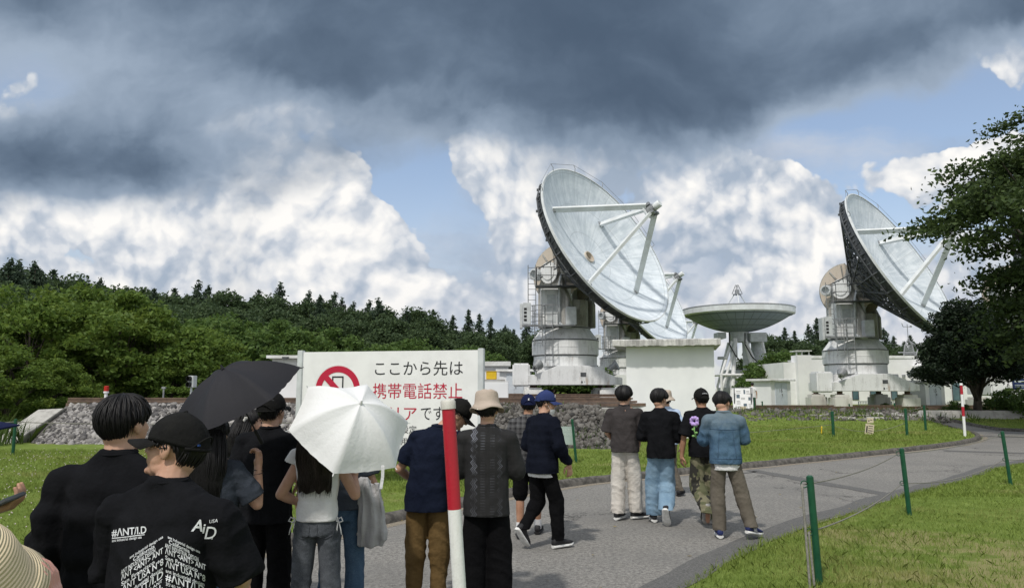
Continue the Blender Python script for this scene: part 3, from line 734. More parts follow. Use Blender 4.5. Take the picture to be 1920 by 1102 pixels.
    mb.build('drive_linkage', 'dark_metal', root)
    # platforms, ladders and cabinets on the camera side
    mb = MB(); mb.boxmm((-1.75, -2.3, 5.36), (.75, -1.43, 5.42)); railing(mb, [(-1.7, -1.5, 5.42), (-1.7, -2.25, 5.42), (.7, -2.25, 5.42), (.7, -1.5, 5.42)], 1.0); mb.build('upper_platform', 'dark_metal', root)
    mb = MB(); mb.boxmm((-2.5, -2.35, 3.20), (.35, -1.45, 3.26)); railing(mb, [(-1.9, -2.3, 3.26), (-.55, -2.3, 3.26)], 1.05); mb.build('lower_platform', 'mid_metal', root)
    mb = MB(); ladder(mb, -1.95, -1.85, 3.3, 6.6); mb.build('ladder', 'mid_metal', root)
    mb = MB(); ladder(mb, -1.05, -2.42, 1.2, 4.35); ladder(mb, -1.62, -2.36, 2.1, 4.3, cage=True); mb.build('ladder', 'mid_metal', root)
    mb = MB(); mb.boxmm((-2.45, -2.3, 3.27), (-2.02, -1.6, 4.45)); mb.boxmm((-2.62, -2.3, 3.05), (-2.47, -1.6, 4.40)); ac = mb.build('air_conditioner', 'lt_metal', root, bevel=.02)
    mb = MB()
    for k in range(4): mb.boxmm((-2.40, -2.32, 3.45 + k * .2), (-2.25, -2.302, 3.57 + k * .2))
    mb.build('louvre', 'black', ac)
    mb = MB(); mb.boxmm((-.1, -2.15, 3.27), (.48, -1.46, 4.25)); mb.build('control_box', 'lt_metal', root, bevel=.02)
    mb = MB(); mb.tube([(-.42, -1.5, 3.3), (-.42, -1.55, 4.6), (-.42, -1.75, 5.6), (-.30, -1.7, 6.1)], .07, 8); mb.tube([(-.42, -1.6, 3.4), (-.2, -1.75, 3.2), (.2, -1.6, 3.2)], .07, 8); mb.build('cable_duct', 'lt_metal', root, smooth=True)
    for x, y, yaw in ((-1.75, -2.55, 1.0), (2.45, -2.0, -.3)):
        mb = MB(); m4 = Matrix.Translation((x, y, 1.0)) @ Matrix.Rotation(yaw, 4, 'Z') @ Matrix.Rotation(R(65), 4, 'Y')
        mb.lathe([(.05, -.22), (.15, -.2), (.17, .0), (.30, .2), (.31, .24), (.27, .22), (.0, .2)], 14, m4); fl = mb.build('floodlight', 'mid_metal', root, smooth=R(40))
        mb = MB(); mb.tube([(x, y, .5), (x, y, .72), (x + .2, y, .85), (x + .1, y, 1.0)], .025, 6); mb.tube([(x, y, .72), (x - .2, y, .85), (x - .1, y, 1.0)], .025, 6); mb.build('bracket', 'mid_metal', fl)
    # reflector
    nr, na = 16, 72; V = []; PA = []
    rs = np.linspace(.30, RAD, nr)
    for rr in rs:
        for k in range(na + 1): a = math.tau * k / na; V.append(dish_pt(rr, a)); PA.append((a, rr, 0))
    F = [(i * (na + 1) + k, i * (na + 1) + k + 1, (i + 1) * (na + 1) + k + 1, (i + 1) * (na + 1) + k) for i in range(nr - 1) for k in range(na)]
    nb = len(V)
    for rr in rs:
        for k in range(na + 1): a = math.tau * k / na; V.append(dish_pt(rr, a) - ndir * .05); PA.append((a, rr, 0))
    F += [tuple(reversed([nb + q for q in f])) for f in F]
    o = npmesh('reflector', np.array(V), np.array(F), 'reflector', root, True)
    at_ = o.data.attributes.new('polar', 'FLOAT_VECTOR', 'POINT'); at_.data.foreach_set('vector', np.array(PA, np.float32).ravel())
    hz_ = RAD * RAD / (4 * FOC); mb = MB(); mb.lathe([(RAD - .02, hz_ + .03), (RAD + .05, hz_ + .03), (RAD + .05, hz_ - .09), (RAD - .02, hz_ - .09)], 72, DISHM); mb.build('rim', 'pale_metal', root)
    mb = MB(); mb.lathe([(.30, -.30), (.30, .10), (.36, .10), (.36, -.02)], 24, DISHM); mb.build('vertex_tube', 'beige', root, smooth=R(40))
    # backing structure
    mb = MB(); Na = 24
    def P(r, a, h): return DISHM @ Vector((r * math.cos(a), r * math.sin(a), h))
    hh = lambda r: r * r / (4 * FOC)
    low = lambda r: -1.15 + (hz_ - .55 + 1.15) * ((r - 1.3) / 3.6)
    stn = (1.3, 2.2, 3.1, 4.0, 4.9)
    for k in range(Na):
        a = math.tau * k / Na; a2 = math.tau * (k + 1) / Na
        for i, r0 in enumerate(stn):
            mb.beam(P(r0, a, low(r0)), P(r0, a, hh(r0) - .08), .06, .06)
            mb.beam(P(r0, a, low(r0)), P(r0, a2, low(r0)), .06, .06)
            if i < 4:
                r1 = stn[i + 1]; mb.beam(P(r0, a, low(r0)), P(r1, a, low(r1)), .08, .08); mb.beam(P(r0, a, hh(r0) - .1), P(r1, a, low(r1)), .05, .05)
                mb.beam(P(r0, a, hh(r0) - .1), P(r1, a, hh(r1) - .1), .09, .07)
                mb.beam(P(r0, a, low(r0)), P(r1, a2, low(r1)), .05, .05)
    mb.build('backing_truss', 'dark_metal', root)
    mb = MB(); r_ = np.random.default_rng(2)
    for k in range(48):     # skirt plates behind the rim, each with a bolt boss
        a, a2 = math.tau * k / 48, math.tau * (k + .94) / 48
        mb.hexa([P(RAD - .1, a, hz_ - .10), P(RAD - .1, a2, hz_ - .10), P(RAD - .04, a2, hz_ - .10), P(RAD - .04, a, hz_ - .10), P(RAD - .36, a, hz_ - .72), P(RAD - .36, a2, hz_ - .72), P(RAD - .30, a2, hz_ - .72), P(RAD - .30, a, hz_ - .72)])
        am = (a + a2) / 2; p = P(RAD - .16, am, hz_ - .42); nn = (p - (VT + ndir * (hz_ - .42))).normalized(); mb.cyl(p, p + nn * .05, .06, n=8)
        if k % 3 == 0: mb.box(p + nn * .04 - ndir * .2, (.12, .1, .12))
    sk = mb.build('rim_skirt', 'dark_metal', root)
    mb = MB(); mb.lathe([(1.35, -1.3), (1.45, -1.1), (1.45, -.6), (1.0, -.2)], 20, DISHM, True, True); mb.lathe([(.9, -2.2), (1.3, -1.3)], 20, DISHM, True); mb.build('dish_hub', 'tower_dirty', root)
    # four feed legs and the feed
    for k, (a, rb) in enumerate(((49, 3.05), (141, 3.5), (-136, 3.75), (-48, 3.3))):
        a = R(a); mb = MB(); p0 = dish_pt(rb, a); p1 = DISHM @ Vector((.34 * math.cos(a), .34 * math.sin(a), 4.55)); d = (p1 - p0)
        tang = DISHM.to_3x3() @ Vector((-math.sin(a), math.cos(a), 0))
        mb.beam(p0 - d.normalized() * .05, p1, .15, .30, tang.cross(d)); lg = mb.build('feed_leg', 'pale_metal', root)
        mb = MB(); mb.box(p0 + ndir * .02, (.32, .32, .06), mat=DISHM.to_3x3()); mb.build('foot_plate', 'mid_metal', lg)
    mb = MB(); mb.lathe([(.02, 4.25), (.26, 4.28), (.42, 4.36), (.44, 4.42), (.30, 4.44)], 20, DISHM, True, True); mb.build('subreflector', 'pale_metal', root, smooth=R(40))
    mb = MB(); mb.lathe([(.30, 4.44), (.30, 4.75), (.2, 4.75), (.2, 4.95)], 14, DISHM, True, True)
    for k in range(4):
        a = R(45 + 90 * k); mb.box(DISHM @ Vector((.36 * math.cos(a), .36 * math.sin(a), 4.62)), (.16, .14, .34), mat=DISHM.to_3x3())
    fb = mb.build('feed_mount', 'mid_metal', root)
    mb = MB(); mb.lathe([(.20, 4.86), (.20, 5.18), (.17, 5.22)], 16, DISHM, True, True); mb.build('feed_cap', 'pale_metal', fb, smooth=R(40))
    # lightning rods and their wire on the upper rim
    mb = MB(); prev = None
    for a in (150, 118, 90, 62, 34, 6):
        a = R(a); p0 = P(RAD, a, hz_); p1 = P(RAD + .28, a, hz_ + .06) + Vector((0, 0, .15)); mb.tube([p0, p0.lerp(p1, .4) + ndir * .07, p1], .02, 5)
        if prev: mb.tube([prev, p1], .012, 4)
        prev = p1
    mb.build('lightning_wire', 'mid_metal', root)
    return root

def pads(cx, cy, z0, z1, label, rz=0.0, mat='pad', spots=((-1.85, -1.75), (2.2, -1.75), (-1.85, 1.75), (2.2, 1.75))):
    for x, y in spots:
        mb = MB(); h = z1 - z0; mb.boxmm((-.52, -.5, 0), (.52, .5, h * .66)); mb.boxmm((-.42, -.4, h * .66), (.42, .4, h * .82))
        o = mb.build('concrete_pad', mat, bevel=.03); o.location = (cx + x, cy + y, z0 - .01)
        tag(o, label[0 if y < 0 and x < 0 else 1 if y < 0 else 2], 'concrete block', 'concrete footings under the antennas')
        jk = MB(); jk.cyl((0, 0, h * .82), (0, 0, h + .008), .16, n=10); jk.cyl((0, 0, h * .82), (0, 0, h * .86), .26, n=10); jk.build('jack', 'rail_steel', o)

ant = make_antenna('large white dish antenna with streaked reflector, nearest of the overlapping row behind the blockhouse')
ant.location = (3.05, 42.35, 1.96)
pads(3.05, 42.35, 1.22, 1.96, ('white painted concrete footing under the left end of the nearest left antenna', 'clean white concrete footing under the nearest left antenna beside the blockhouse', 'white concrete footing at the back of the nearest left antenna'), mat='white_con')
for loc, lab in (((9.7, 66, 1.96), 'second dish antenna half hidden behind the nearest left antenna'),
                 ((22.0, 110, 2.0), 'farthest dish antenna of the left row, only feed and rim edge showing'),
                 ((21.5, 46.5, 1.62), 'right hand dish antenna with open black backing truss beside the dark tree'),
                 ((31.6, 46.0, 1.42), 'dish antenna mostly hidden by the big tree at the right edge')):
    c = copy_tree(ant); c.location = loc; c['label'] = lab
    if loc[0] > 20 and loc[1] < 60: c.rotation_euler.z = R(-5)
lb = 'rust stained concrete footing under the {} of the right hand antenna'
pads(21.5, 46.5, .55, 1.62, (lb.format('left front corner'), lb.format('right front corner'), lb.format('back')))
lb = 'rust stained concrete footing under the {} antenna behind the big tree'
pads(31.6, 46.0, .5, 1.42, (lb.format('left front of the'), lb.format('right front of the'), lb.format('back of the')))
for (cx, cy) in ((9.7, 66), (22.0, 110)):
    pads(cx, cy, .55, 1.96, ('concrete footing under one of the far left row antennas',) * 3)

# ------------------------------------------------------------------ upward facing dish on a white lattice mount
def bowl_mat():
    m, nt, b = new_mat('grey_bowl_panels'); v = objco(nt); x, y, z = sep(nt, v)
    at_ = nt.nodes.new('ShaderNodeAttribute'); at_.attribute_name = 'polar'; a, r, _ = sep(nt, at_.outputs['Vector'])
    seam = ((a * (36 / math.tau)).fract() - .5).abs().gt(.46).max(((r * 1.05).fract() - .5).abs().gt(.44))
    c = mixc(nt, noise(nt, v, .6, 5).step(.3, .7), (.20, .24, .285), (.26, .30, .345)); c = mixc(nt, seam * .85, c, (.10, .115, .125))
    nt.links.new(c.v, b.inputs['Base Color']); b.inputs['Roughness'].default_value = .6; return m
M['bowl'] = bowl_mat()
root = empty('bowl_antenna', (22.1, 72, .5), 0, 'wide grey dish antenna pointing straight up on a white lattice mount', 'radio antenna')
BR, BZ = 5.15, 8.5; f_ = 3.6; b0 = BZ - BR * BR / (4 * f_) * .98
na, nr = 72, 12; V = []; PA = []
for k2, off in ((0, 0), (1, .12)):
    for rr in np.linspace(.9, BR, nr):
        for k in range(na + 1): a = math.tau * k / na; V.append((rr * math.cos(a), rr * math.sin(a), b0 + rr * rr / (4 * f_) * .98 + off)); PA.append((a, rr, 0))
F = []
for k2 in (0, 1):
    for i in range(nr - 1):
        for k in range(na): q = [k2 * nr * (na + 1) + j for j in (i * (na + 1) + k, i * (na + 1) + k + 1, (i + 1) * (na + 1) + k + 1, (i + 1) * (na + 1) + k)]; F.append(q if k2 else q[::-1])
o = npmesh('bowl', np.array(V), np.array(F), 'bowl', root, True); at_ = o.data.attributes.new('polar', 'FLOAT_VECTOR', 'POINT'); at_.data.foreach_set('vector', np.array(PA, np.float32).ravel())
mb = MB(); mb.lathe([(BR - .12, BZ - .16), (BR + .12, BZ - .06), (BR + .15, BZ + .42), (BR + .02, BZ + .42), (BR - .05, BZ + .1)], 72); mb.build('rim_band', 'pale_metal', root)
mb = MB(); mb.lathe([(BR + .02, BZ + .43), (BR + .17, BZ + .43), (BR + .17, BZ + .52), (BR + .02, BZ + .52)], 72); mb.build('rim_edge', 'mid_metal', root)
mb = MB()
for a in (20, 140, 260): a = R(a); mb.cyl((2.4 * math.cos(a), 2.4 * math.sin(a), BZ - .8), (.3 * math.cos(a), .3 * math.sin(a), BZ + 2.0), .055, n=6)
mb.build('feed_support', 'pale_metal', root)
mb = MB(); mb.lathe([(.05, BZ + 1.85), (.42, BZ + 1.95), (.42, BZ + 2.0), (.22, BZ + 2.02), (.22, BZ + 2.4), (.1, BZ + 2.45)], 14, None, True, True)
for a in range(4): t = a * math.pi / 2; mb.cyl((.5 * math.cos(t), .5 * math.sin(t), BZ + 2.0), (.12 * math.cos(t), .12 * math.sin(t), BZ + 2.9), .04, n=5)
mb.build('feed_head', 'mid_metal', root)
mb = MB(); mb.lathe([(.95, b0 - .9), (.95, b0 + .2)], 20, None, True, True); mb.cyl((-.55, 0, 4.3), (-.55, 0, b0 - .3), .34, n=14); mb.cyl((.55, -.3, 3), (.55, -.3, b0 - .3), .34, n=14); mb.cyl((1.85, .2, 1), (1.85, .2, b0 - .5), .62, n=16); mb.build('hub', 'lt_metal', root, smooth=R(40))
for q in (((.75, -1.2, b0 - .95), (2.35, .9, b0 - .05)), ((-2.3, -1, b0 - .6), (-1.5, .6, b0 - .02))): mb = MB(); mb.boxmm(*q); mb.build('motor_box', 'lt_metal', root, bevel=.04)
mb = MB(); T = b0 - .9
for x0, x1 in ((-1.4, -.6), (1.5, .3)): mb.cyl((x0, -1.6, 0), (x1, -.8, T + .3), .2, n=8)
for p, q in (((-2.3, -1.6, 2.6), (2.3, -1.6, 2.6)), ((-2.4, -1.6, 0.9), (-.6, -1.2, T)), ((2.3, -1.5, .3), (.4, -1.0, T)), ((-1.9, -1.6, .1), (.9, -1.5, 2.6)), ((1.3, -1.6, .1), (-1.0, -1.5, 2.6)), ((-2.3, -1.6, 2.6), (-2.3, 1.4, 2.6)), ((2.3, -1.6, 2.6), (2.3, 1.4, 2.6)),
             ((-2.3, -1.6, 0), (-2.3, -1.6, 2.6)), ((-2.3, -1.6, 2.6), (-1.0, -1, T)), ((2.3, -1.6, 2.6), (1.9, -1, T)), ((-3.2, -1.6, 0), (-3.2, -1.6, .5)), ((-3.2, -1.6, .5), (-1, -1.6, .5)), ((-2.3, 1.4, 0), (-.8, .8, T)), ((2.3, 1.4, 0), (.8, .8, T))):
    mb.cyl(p, q, .125, n=8)
mb.build('lattice_mount', 'white_gloss', root)
mb = MB(); mb.boxmm((-1.9, -.6, 0), (1.8, 1.6, 1.4)); mb.boxmm((-1.5, -.3, 1.4), (1.6, 1.3, 3.1)); mb.build('machinery_house', 'lt_metal', root, bevel=.05)
mb = MB()
for x in (-1.2, .3): mb.tube([(x - .1, -1.3, b0 - .1), (x - .2, -1.5, b0 - 1.2), (x + .4, -1.4, b0 - 2.3), (x + 1.0, -1.2, b0 - 2.9)], .055, 6)
mb.build('cable', 'black', root, smooth=True)

# ------------------------------------------------------------------ buildings
c = at(1259, 830, 24.3)
root = empty('white_blockhouse', (c.x, 24.3, .1), R(-12.5), 'plain white windowless blockhouse with a weathered flat roof slab behind the walkers', 'blockhouse')
mb = MB(); mb.boxmm((-1.40, 0, -.2), (1.42, 2.4, 3.02)); mb.build('wall', 'wall', root)
def rough_slab(x0, x1, y0, y1, z0, z1, parent, name='roof', mat='slab', n=44):
    mb = MB(); r = random.Random(5); rings = []
    for i in range(n + 1):
        x = x0 + (x1 - x0) * i / n; j = r.uniform(-.02, .015); k = r.uniform(-.025, .02)
        rings.append([(x, y0 + j, z0 + k * .6), (x, y0 + .006 + j, z1 - .03 + k * .4), (x, y0 + .05, z1), (x, y1, z1), (x, y1, z0)])
    mb.loft(rings); return mb.build(name, mat, parent)
rough_slab(-1.80, 1.62, -.48, 2.8, 3.025, 3.24, root)
mb = MB(); mb.boxmm((1.55, .1, 2.6), (1.85, .5, 2.68)); mb.build('bracket', 'mid_metal', root)

def hut(label, px, py, Y, number, sx=1.5, sy=1.25, h=1.75, rz=R(38), zb=None):
    p = at(px, py, Y); z = p.z if zb is None else zb
    root = empty('numbered_hut', (p.x, p.y, z), rz, label, 'hut', 'small numbered concrete huts')
    mb = MB(); mb.boxmm((-sx / 2, -sy / 2, -.3), (sx / 2, sy / 2, h)); mb.build('wall', 'wall', root)
    rough_slab(-sx / 2 - .22, sx / 2 + .22, -sy / 2 - .22, sy / 2 + .22, h + .005, h + .14, root, n=14, mat='trim')
    mb = MB()
    for s in (-1, 1): mb.boxmm((s * .27 - .255, -sy / 2 - .035, .04), (s * .27 + .255, -sy / 2 - .003, h - .12))
    d = mb.build('door', 'door', root)
    mb = MB(); mb.boxmm((.03, -sy / 2 - .075, h * .45), (.07, -sy / 2 - .036, h * .53)); mb.build('handle', 'mid_metal', d)
    text_obj('number', number, .33, 'ink_grey', d, plane_m((-.22, -sy / 2 - .04, h * .58), (1, 0, 0), (0, 0, 1)))
    return root
hut('low white hut with a pale double door numbered 16', 1447, 764, 46, '16', 1.75, 1.5, 1.62, R(30))
hut('low white hut with a pale double door numbered 15 left of the bushy tree', 1738, 760, 47, '15', 1.75, 1.25, 1.42, R(24))
hut('low white hut with a door numbered 17 left of the nearest antenna', 967, 753, 46.5, '17', 1.9, 1.5, 1.85, R(-4))

def building(name, label, x0, x1, y0, y1, z0, z1, mat='bwall', cat='building'):
    root = empty(name, ((x0 + x1) / 2, y0, z0), 0, label, cat); hx = (x1 - x0) / 2
    mb = MB(); mb.boxmm((-hx, 0, -.5), (hx, y1 - y0, z1 - z0)); mb.build('wall', mat, root)
    return root, hx
def window(root, x, z, wd, ht, y=0.0, pane='glass'):
    mb = MB()
    for q in ((-wd / 2 - .05, -wd / 2), (wd / 2, wd / 2 + .05)): mb.boxmm((x + q[0], y - .06, z - .05), (x + q[1], y - .004, z + ht + .05))
    mb.boxmm((x - wd / 2, y - .055, z - .05), (x + wd / 2, y - .004, z)); mb.boxmm((x - wd / 2, y - .055, z + ht), (x + wd / 2, y - .004, z + ht + .05))
    f = mb.build('window', 'dark_metal', root); mb = MB(); mb.boxmm((x - wd / 2, y - .03, z), (x + wd / 2, y - .006, z + ht)); mb.build('pane', pane, f); return f
X = lambda px, Y: (px - 960) / 1387 * Y * 1.0
Zp = lambda py, Y: at(960, py, Y).z
lab, hx = building('laboratory', 'long low white laboratory building with small windows behind the right antenna', X(1518, 60) , X(1742, 60), 60, 68, .5, Zp(671, 60))
cx = lab.location.x
mb = MB(); mb.boxmm((-hx - .06, -.06, 3.82 - .1), (hx + .06, .3, 3.94)); 
mb.build('parapet', 'trim', lab)
for px in (1598, 1631, 1670): window(lab, X(px, 60) - cx, Zp(748, 60) - .5, .42, .65)
window(lab, X(1710, 60) - cx, Zp(716, 60) - .5, .34, .28)
for px in (1689,):
    mb = MB(); mb.boxmm((X(px, 60) - cx - .1, -.18, Zp(707, 60) - .5), (X(px, 60) - cx + .1, -.01, Zp(702, 60) - .5)); mb.build('wall_lamp', 'mid_metal', lab)
ent, hx = building('entrance_block', 'white entrance block with tall glass doors behind the bushy tree', X(1733, 58), X(1960, 58), 58, 68, .5, Zp(684, 58))
cx = ent.location.x
window(ent, X(1750, 58) - cx, Zp(716, 58) - .5, .40, .24); window(ent, X(1785, 58) - cx, Zp(750, 58) - .5, .5, 1.35); window(ent, X(1880, 58) - cx, Zp(752, 58) - .5, .6, 1.3)
mb = MB(); mb.boxmm((X(1733, 58) - cx, -.12, .02), (X(1738, 58) - cx, -.01, 3.2)); mb.build('pilaster', 'bwall', ent)
mb = MB(); mb.boxmm((X(1880, 58) - cx, -.3, 2.05), (X(1955, 58) - cx, -.02, 2.16)); mb.build('canopy', 'dark_metal', ent)
ann, hx = building('chimney_house', 'white plant room with a broad capped chimney behind hut 16', X(1467, 57), X(1520, 57), 57, 63, .5, Zp(679, 57))
cx = ann.location.x
mb = MB(); mb.boxmm((X(1489, 57) - cx, -.5, -.4), (X(1515, 57) - cx, .8, Zp(666, 57) - .5)); ch = mb.build('chimney', 'bwall', ann)
mb = MB(); zt = Zp(666, 57) - .5
for px in (1490, 1500, 1513): mb.boxmm((X(px, 57) - cx - .04, -.3, zt + .004), (X(px, 57) - cx + .04, -.2, zt + .3))
mb.boxmm((X(1487, 57) - cx, -.55, zt + .3), (X(1516, 57) - cx, .8, zt + .36)); mb.build('chimney_cap', 'trim', ch)
sh, hx = building('equipment_house', 'pale flat roofed equipment house between the big sign and the left antenna', X(880, 50), X(953, 50), 50, 54, 1.1, Zp(686, 50))
mb = MB(); zt = Zp(686, 50) - 1.1; mb.boxmm((-hx - .1, -.25, zt + .004), (hx + .16, 4, zt + .30)); mb.build('roof', 'slab' if False else 'trim', sh)
# block with lamp left of the sign
p = at(515, 668, 30); ws, hx = building('equipment_house', 'white building end with a wall lamp showing left of the big sign', X(512, 30), X(640, 30), 30, 34, 1.1, Zp(672, 30))
mb = MB(); zt = Zp(672, 30) - 1.1; mb.boxmm((-hx - .15, -.3, zt + .004), (hx, 4, zt + .12)); mb.build('roof', 'trim', ws)
mb = MB(); q = X(541, 30) - ws.location.x; mb.boxmm((q - .13, -.34, zt - .02), (q + .13, -.302, zt + .06)); mb.boxmm((q - .06, -.4, zt - .06), (q + .08, -.34, zt + .03)); mb.build('wall_lamp', 'dark_metal', ws)
# boxes near hut 17
p = at(929, 762, 29); mb = MB(); mb.boxmm((-.5, 0, 0), (.5, .8, .82)); o = mb.build('white_box', 'wall', bevel=.02); o.location = (p.x, 29, 1.19); tag(o, 'white metal box standing on the track bed right of the big sign', 'box')
mb = MB(); mb.boxmm((-.46, .02, .84), (.52, .8, .86)); mb.build('lid', 'trim', o)
p = at(926, 724, 34); mb = MB(); mb.boxmm((-.5, 0, 0), (.5, .8, 1.0)); o = mb.build('concrete_plinth', 'old_con', bevel=.02); o.location = (p.x, 34, 1.19 + .0); o.scale = (1, 1, (Zp(711, 34) - 1.19)); tag(o, 'stained concrete plinth under the yellow box', 'plinth')
mb = MB(); mb.boxmm((-.24, 0, 0), (.24, .4, .36)); yb = mb.build('yellow_box', 'yellow', bevel=.02); yb.location = (X(921.5, 34), 34.1, Zp(711, 34) + .003); tag(yb, 'small bright yellow box on the concrete plinth', 'box')
mb = MB(); mb.boxmm((-.26, -.02, .362), (.26, .42, .38)); mb.build('lid', 'yellow', yb)
# lattice railing in front of the laboratory
root = empty('lattice_railing', (X(1645, 52), 52, .55), 0, 'long low pale lattice railing below the laboratory windows', 'railing'); mb = MB(); hx = X(1686, 52) - X(1645, 52)
for z in (.0, .28): mb.boxmm((-hx, 0, z + .05), (hx, .04, z + .09))
mb.build('rail', 'lt_metal', root); mb = MB()
for k in range(29): x = -hx + 2 * hx * k / 28; mb.boxmm((x - .015, .006, .09), (x + .015, .034, .33))
for k in range(5): x = -hx + 2 * hx * k / 4; mb.boxmm((x - .03, .05, -.1), (x + .03, .1, .36))
mb.build('bars', 'lt_metal', root)
# weather mast on the roof
root = empty('roof_mast', (X(1703, 62), 62, Zp(671, 60)), 0, 'spindly grey mast with rings and wind sensor on the laboratory roof', 'mast'); mb = MB()
for s in (-1, 1): mb.cyl((s * .5, 0, 0), (s * .32, 0, 1.1), .05, n=6); mb.cyl((s * .32, 0, 1.1), (0, 0, 1.7), .04, n=6)
for k in range(7): mb.cyl((-.55 + k * .03, 0, .1 + k * .17), (.55 - k * .03, 0, .1 + k * .17), .05, n=5)
mb.cyl((-.9, 0, .55), (.6, 0, .55), .05, n=5); mb.tube([(.1, 0, 1.5), (.5, 0, 1.2), (.75, 0, .8), (.55, 0, .3)], .06, 6); mb.build('frame', 'mid_metal', root)
mb = MB(); mb.cyl((0, 0, 1.6), (0, 0, 2.9), .03, n=6); mb.cyl((-.35, 0, 2.7), (.35, 0, 2.7), .03, n=5); mb.cyl((-.35, 0, 2.7), (-.45, 0, 3.0), .03, n=5); mb.cyl((.3, 0, 2.65), (.3, 0, 2.8), .08, n=6); mb.build('wind_sensor', 'mid_metal', root)

# ------------------------------------------------------------------ trees
def leaf_quads(P, size, r, flat=.0, elong=1.5):
    n = len(P); a = r.normal(size=(n, 3)); a[:, 2] *= (1 - flat); a /= np.linalg.norm(a, axis=1)[:, None]
    b = np.cross(a, r.normal(size=(n, 3))); b /= np.linalg.norm(b, axis=1)[:, None] + 1e-9
    s = (size * r.uniform(.6, 1.4, n))[:, None]; c = np.cross(a, b)
    bend = c * s * .18
    return np.stack([P - a * s * elong * .5, P + b * s * .42 - bend, P + a * s * elong * .5, P - b * s * .42 - bend], 1).reshape(-1, 3)
def quads(n): return np.arange(n * 4).reshape(-1, 4)
def limbs(mb, base, top, tips, r0, rnd, trunk_bend=.3):
    base, top = Vector(base), Vector(top); n = 7; pts = []; ph = rnd.uniform(0, 6)
    for i in range(n + 1):
        t = i / n; pts.append(base.lerp(top, t) + Vector((math.sin(ph + t * 3.1) * trunk_bend * t, math.cos(ph + t * 2.3) * trunk_bend * t, 0)))
    mb.tube(pts, [r0 * (1 + .35 * max(0, 1 - i * 2)) * (1 - .85 * i / n) for i in range(n + 1)], 9)
    for tip in tips:
        tip = Vector(tip); k = min(n - 1, max(1, int(n * rnd.uniform(.3, .8)))); p = pts[k]; m = p.lerp(tip, .5) + Vector((0, 0, (tip - p).length * .12))
        rr = r0 * (1 - .85 * k / n) * .55; mb.tube([p, p.lerp(m, .55) + Vector((0, 0, .05)), m, tip], [rr, rr * .7, rr * .45, rr * .15], 6)

def broadleaf(name, H, RX, ncl, nleaf, lsize, mat, seed, z0=.15, clump=.75, squash=.55, droop=0.0, r0=.16):
    r = np.random.default_rng(seed); rnd = random.Random(seed); root = bpy.data.objects.new(name, None); link(root)
    u = r.normal(size=(ncl, 3)); u /= np.linalg.norm(u, axis=1)[:, None]; rad = r.uniform(.45, 1.0, ncl) ** .6
    C = u * rad[:, None] * np.array([RX, RX, H * (1 - z0) / 2]); C[:, 2] += H * (1 + z0) / 2
    C[:, :2] *= (1 - .35 * sst(C[:, 2] / H, .65, 1.0))[:, None]
    cs = clump * r.uniform(.6, 1.35, ncl)
    k = r.integers(0, ncl, nleaf); g = r.normal(size=(nleaf, 3)); g /= (np.linalg.norm(g, axis=1)[:, None]); g *= r.random(nleaf)[:, None] ** .45
    P = C[k] + g * cs[k][:, None] * np.array([1, 1, squash]); P[:, 2] -= droop * (g[:, 0] ** 2 + g[:, 1] ** 2) * cs[k]
    npmesh('crown', leaf_quads(P, lsize, r, .35), quads(nleaf), mat, root)
    mb = MB(); limbs(mb, (0, 0, -.3), (0, 0, H * .8), C[r.permutation(ncl)[:min(ncl, 26)]], r0, rnd); mb.build('trunk', 'bark', root, smooth=True)
    return root
def conifer(name, H, RB, seed, nw=26, mat='needle'):
    r = np.random.default_rng(seed); root = bpy.data.objects.new(name, None); link(root); L = []; nb = nw * 7
    for i in range(nb):
        t = (i / nb) ** 1.12; z = H * (.08 + .90 * t) + r.normal(0, .12); rb = RB * (1 - t) ** .72 * r.uniform(.6, 1.15) + .10; a = r.uniform(0, math.tau); m = max(12, int(80 * rb / RB)); s = r.random(m) ** .75
        L.append(np.stack([np.cos(a) * rb * s, np.sin(a) * rb * s, z + rb * (.30 * s - .45 * s * s) * r.uniform(.4, 1.3)], 1) + r.normal(0, .09 + .10 * rb * .6, (m, 3)) * np.array([1, 1, .75]))
    P = np.concatenate(L); npmesh('crown', leaf_quads(P, .165, r, .3, 2.0), quads(len(P)), mat, root)
    mb = MB(); mb.tube([(0, 0, -.4), (0, 0, H * .5), (0, 0, H * .99)], [H * .014, H * .009, .02], 7); mb.build('trunk', 'bark', root, smooth=True); return root
def bh(x, y): return float(base_h(np.array(float(x)), np.array(float(y))))
def plant(protos, used, spots, label, cat, group):
    for i, (x, y, s, k) in enumerate(spots):
        k %= len(protos); o = protos[k] if k not in used else copy_tree(protos[k]); used.add(k)
        o.location = (x, y, bh(x, y)); sc = s * random.uniform(.96, 1.04); o.scale = (sc * random.uniform(.9, 1.1), sc * random.uniform(.9, 1.1), sc); o.rotation_euler.z = random.uniform(0, math.tau)
        tag(o, label, cat, group)
rr = random.Random(3)
# bright broadleaf trees behind the left bank
pr = [broadleaf('broadleaf_tree', 7.0, 3.6, 80, 15000, .165, 'leaf_bright', 40 + k, .06, .85, .5, .2) for k in range(3)]
spots = []
for px, top, Y in ((-60, 505, 33), (60, 520, 31), (150, 500, 35), (235, 535, 33), (310, 565, 34), (375, 600, 36), (20, 640, 27.5), (-110, 560, 30), (110, 650, 29), (330, 640, 33)):
    p = at(px, top, Y); spots.append((p.x, Y, max(.35, (p.z - .3) / 7.0), len(spots)))
plant(pr, set(), spots, 'bright green leafy tree in the thicket behind the gravel bank on the left', 'tree', 'bright leafy trees on the left')
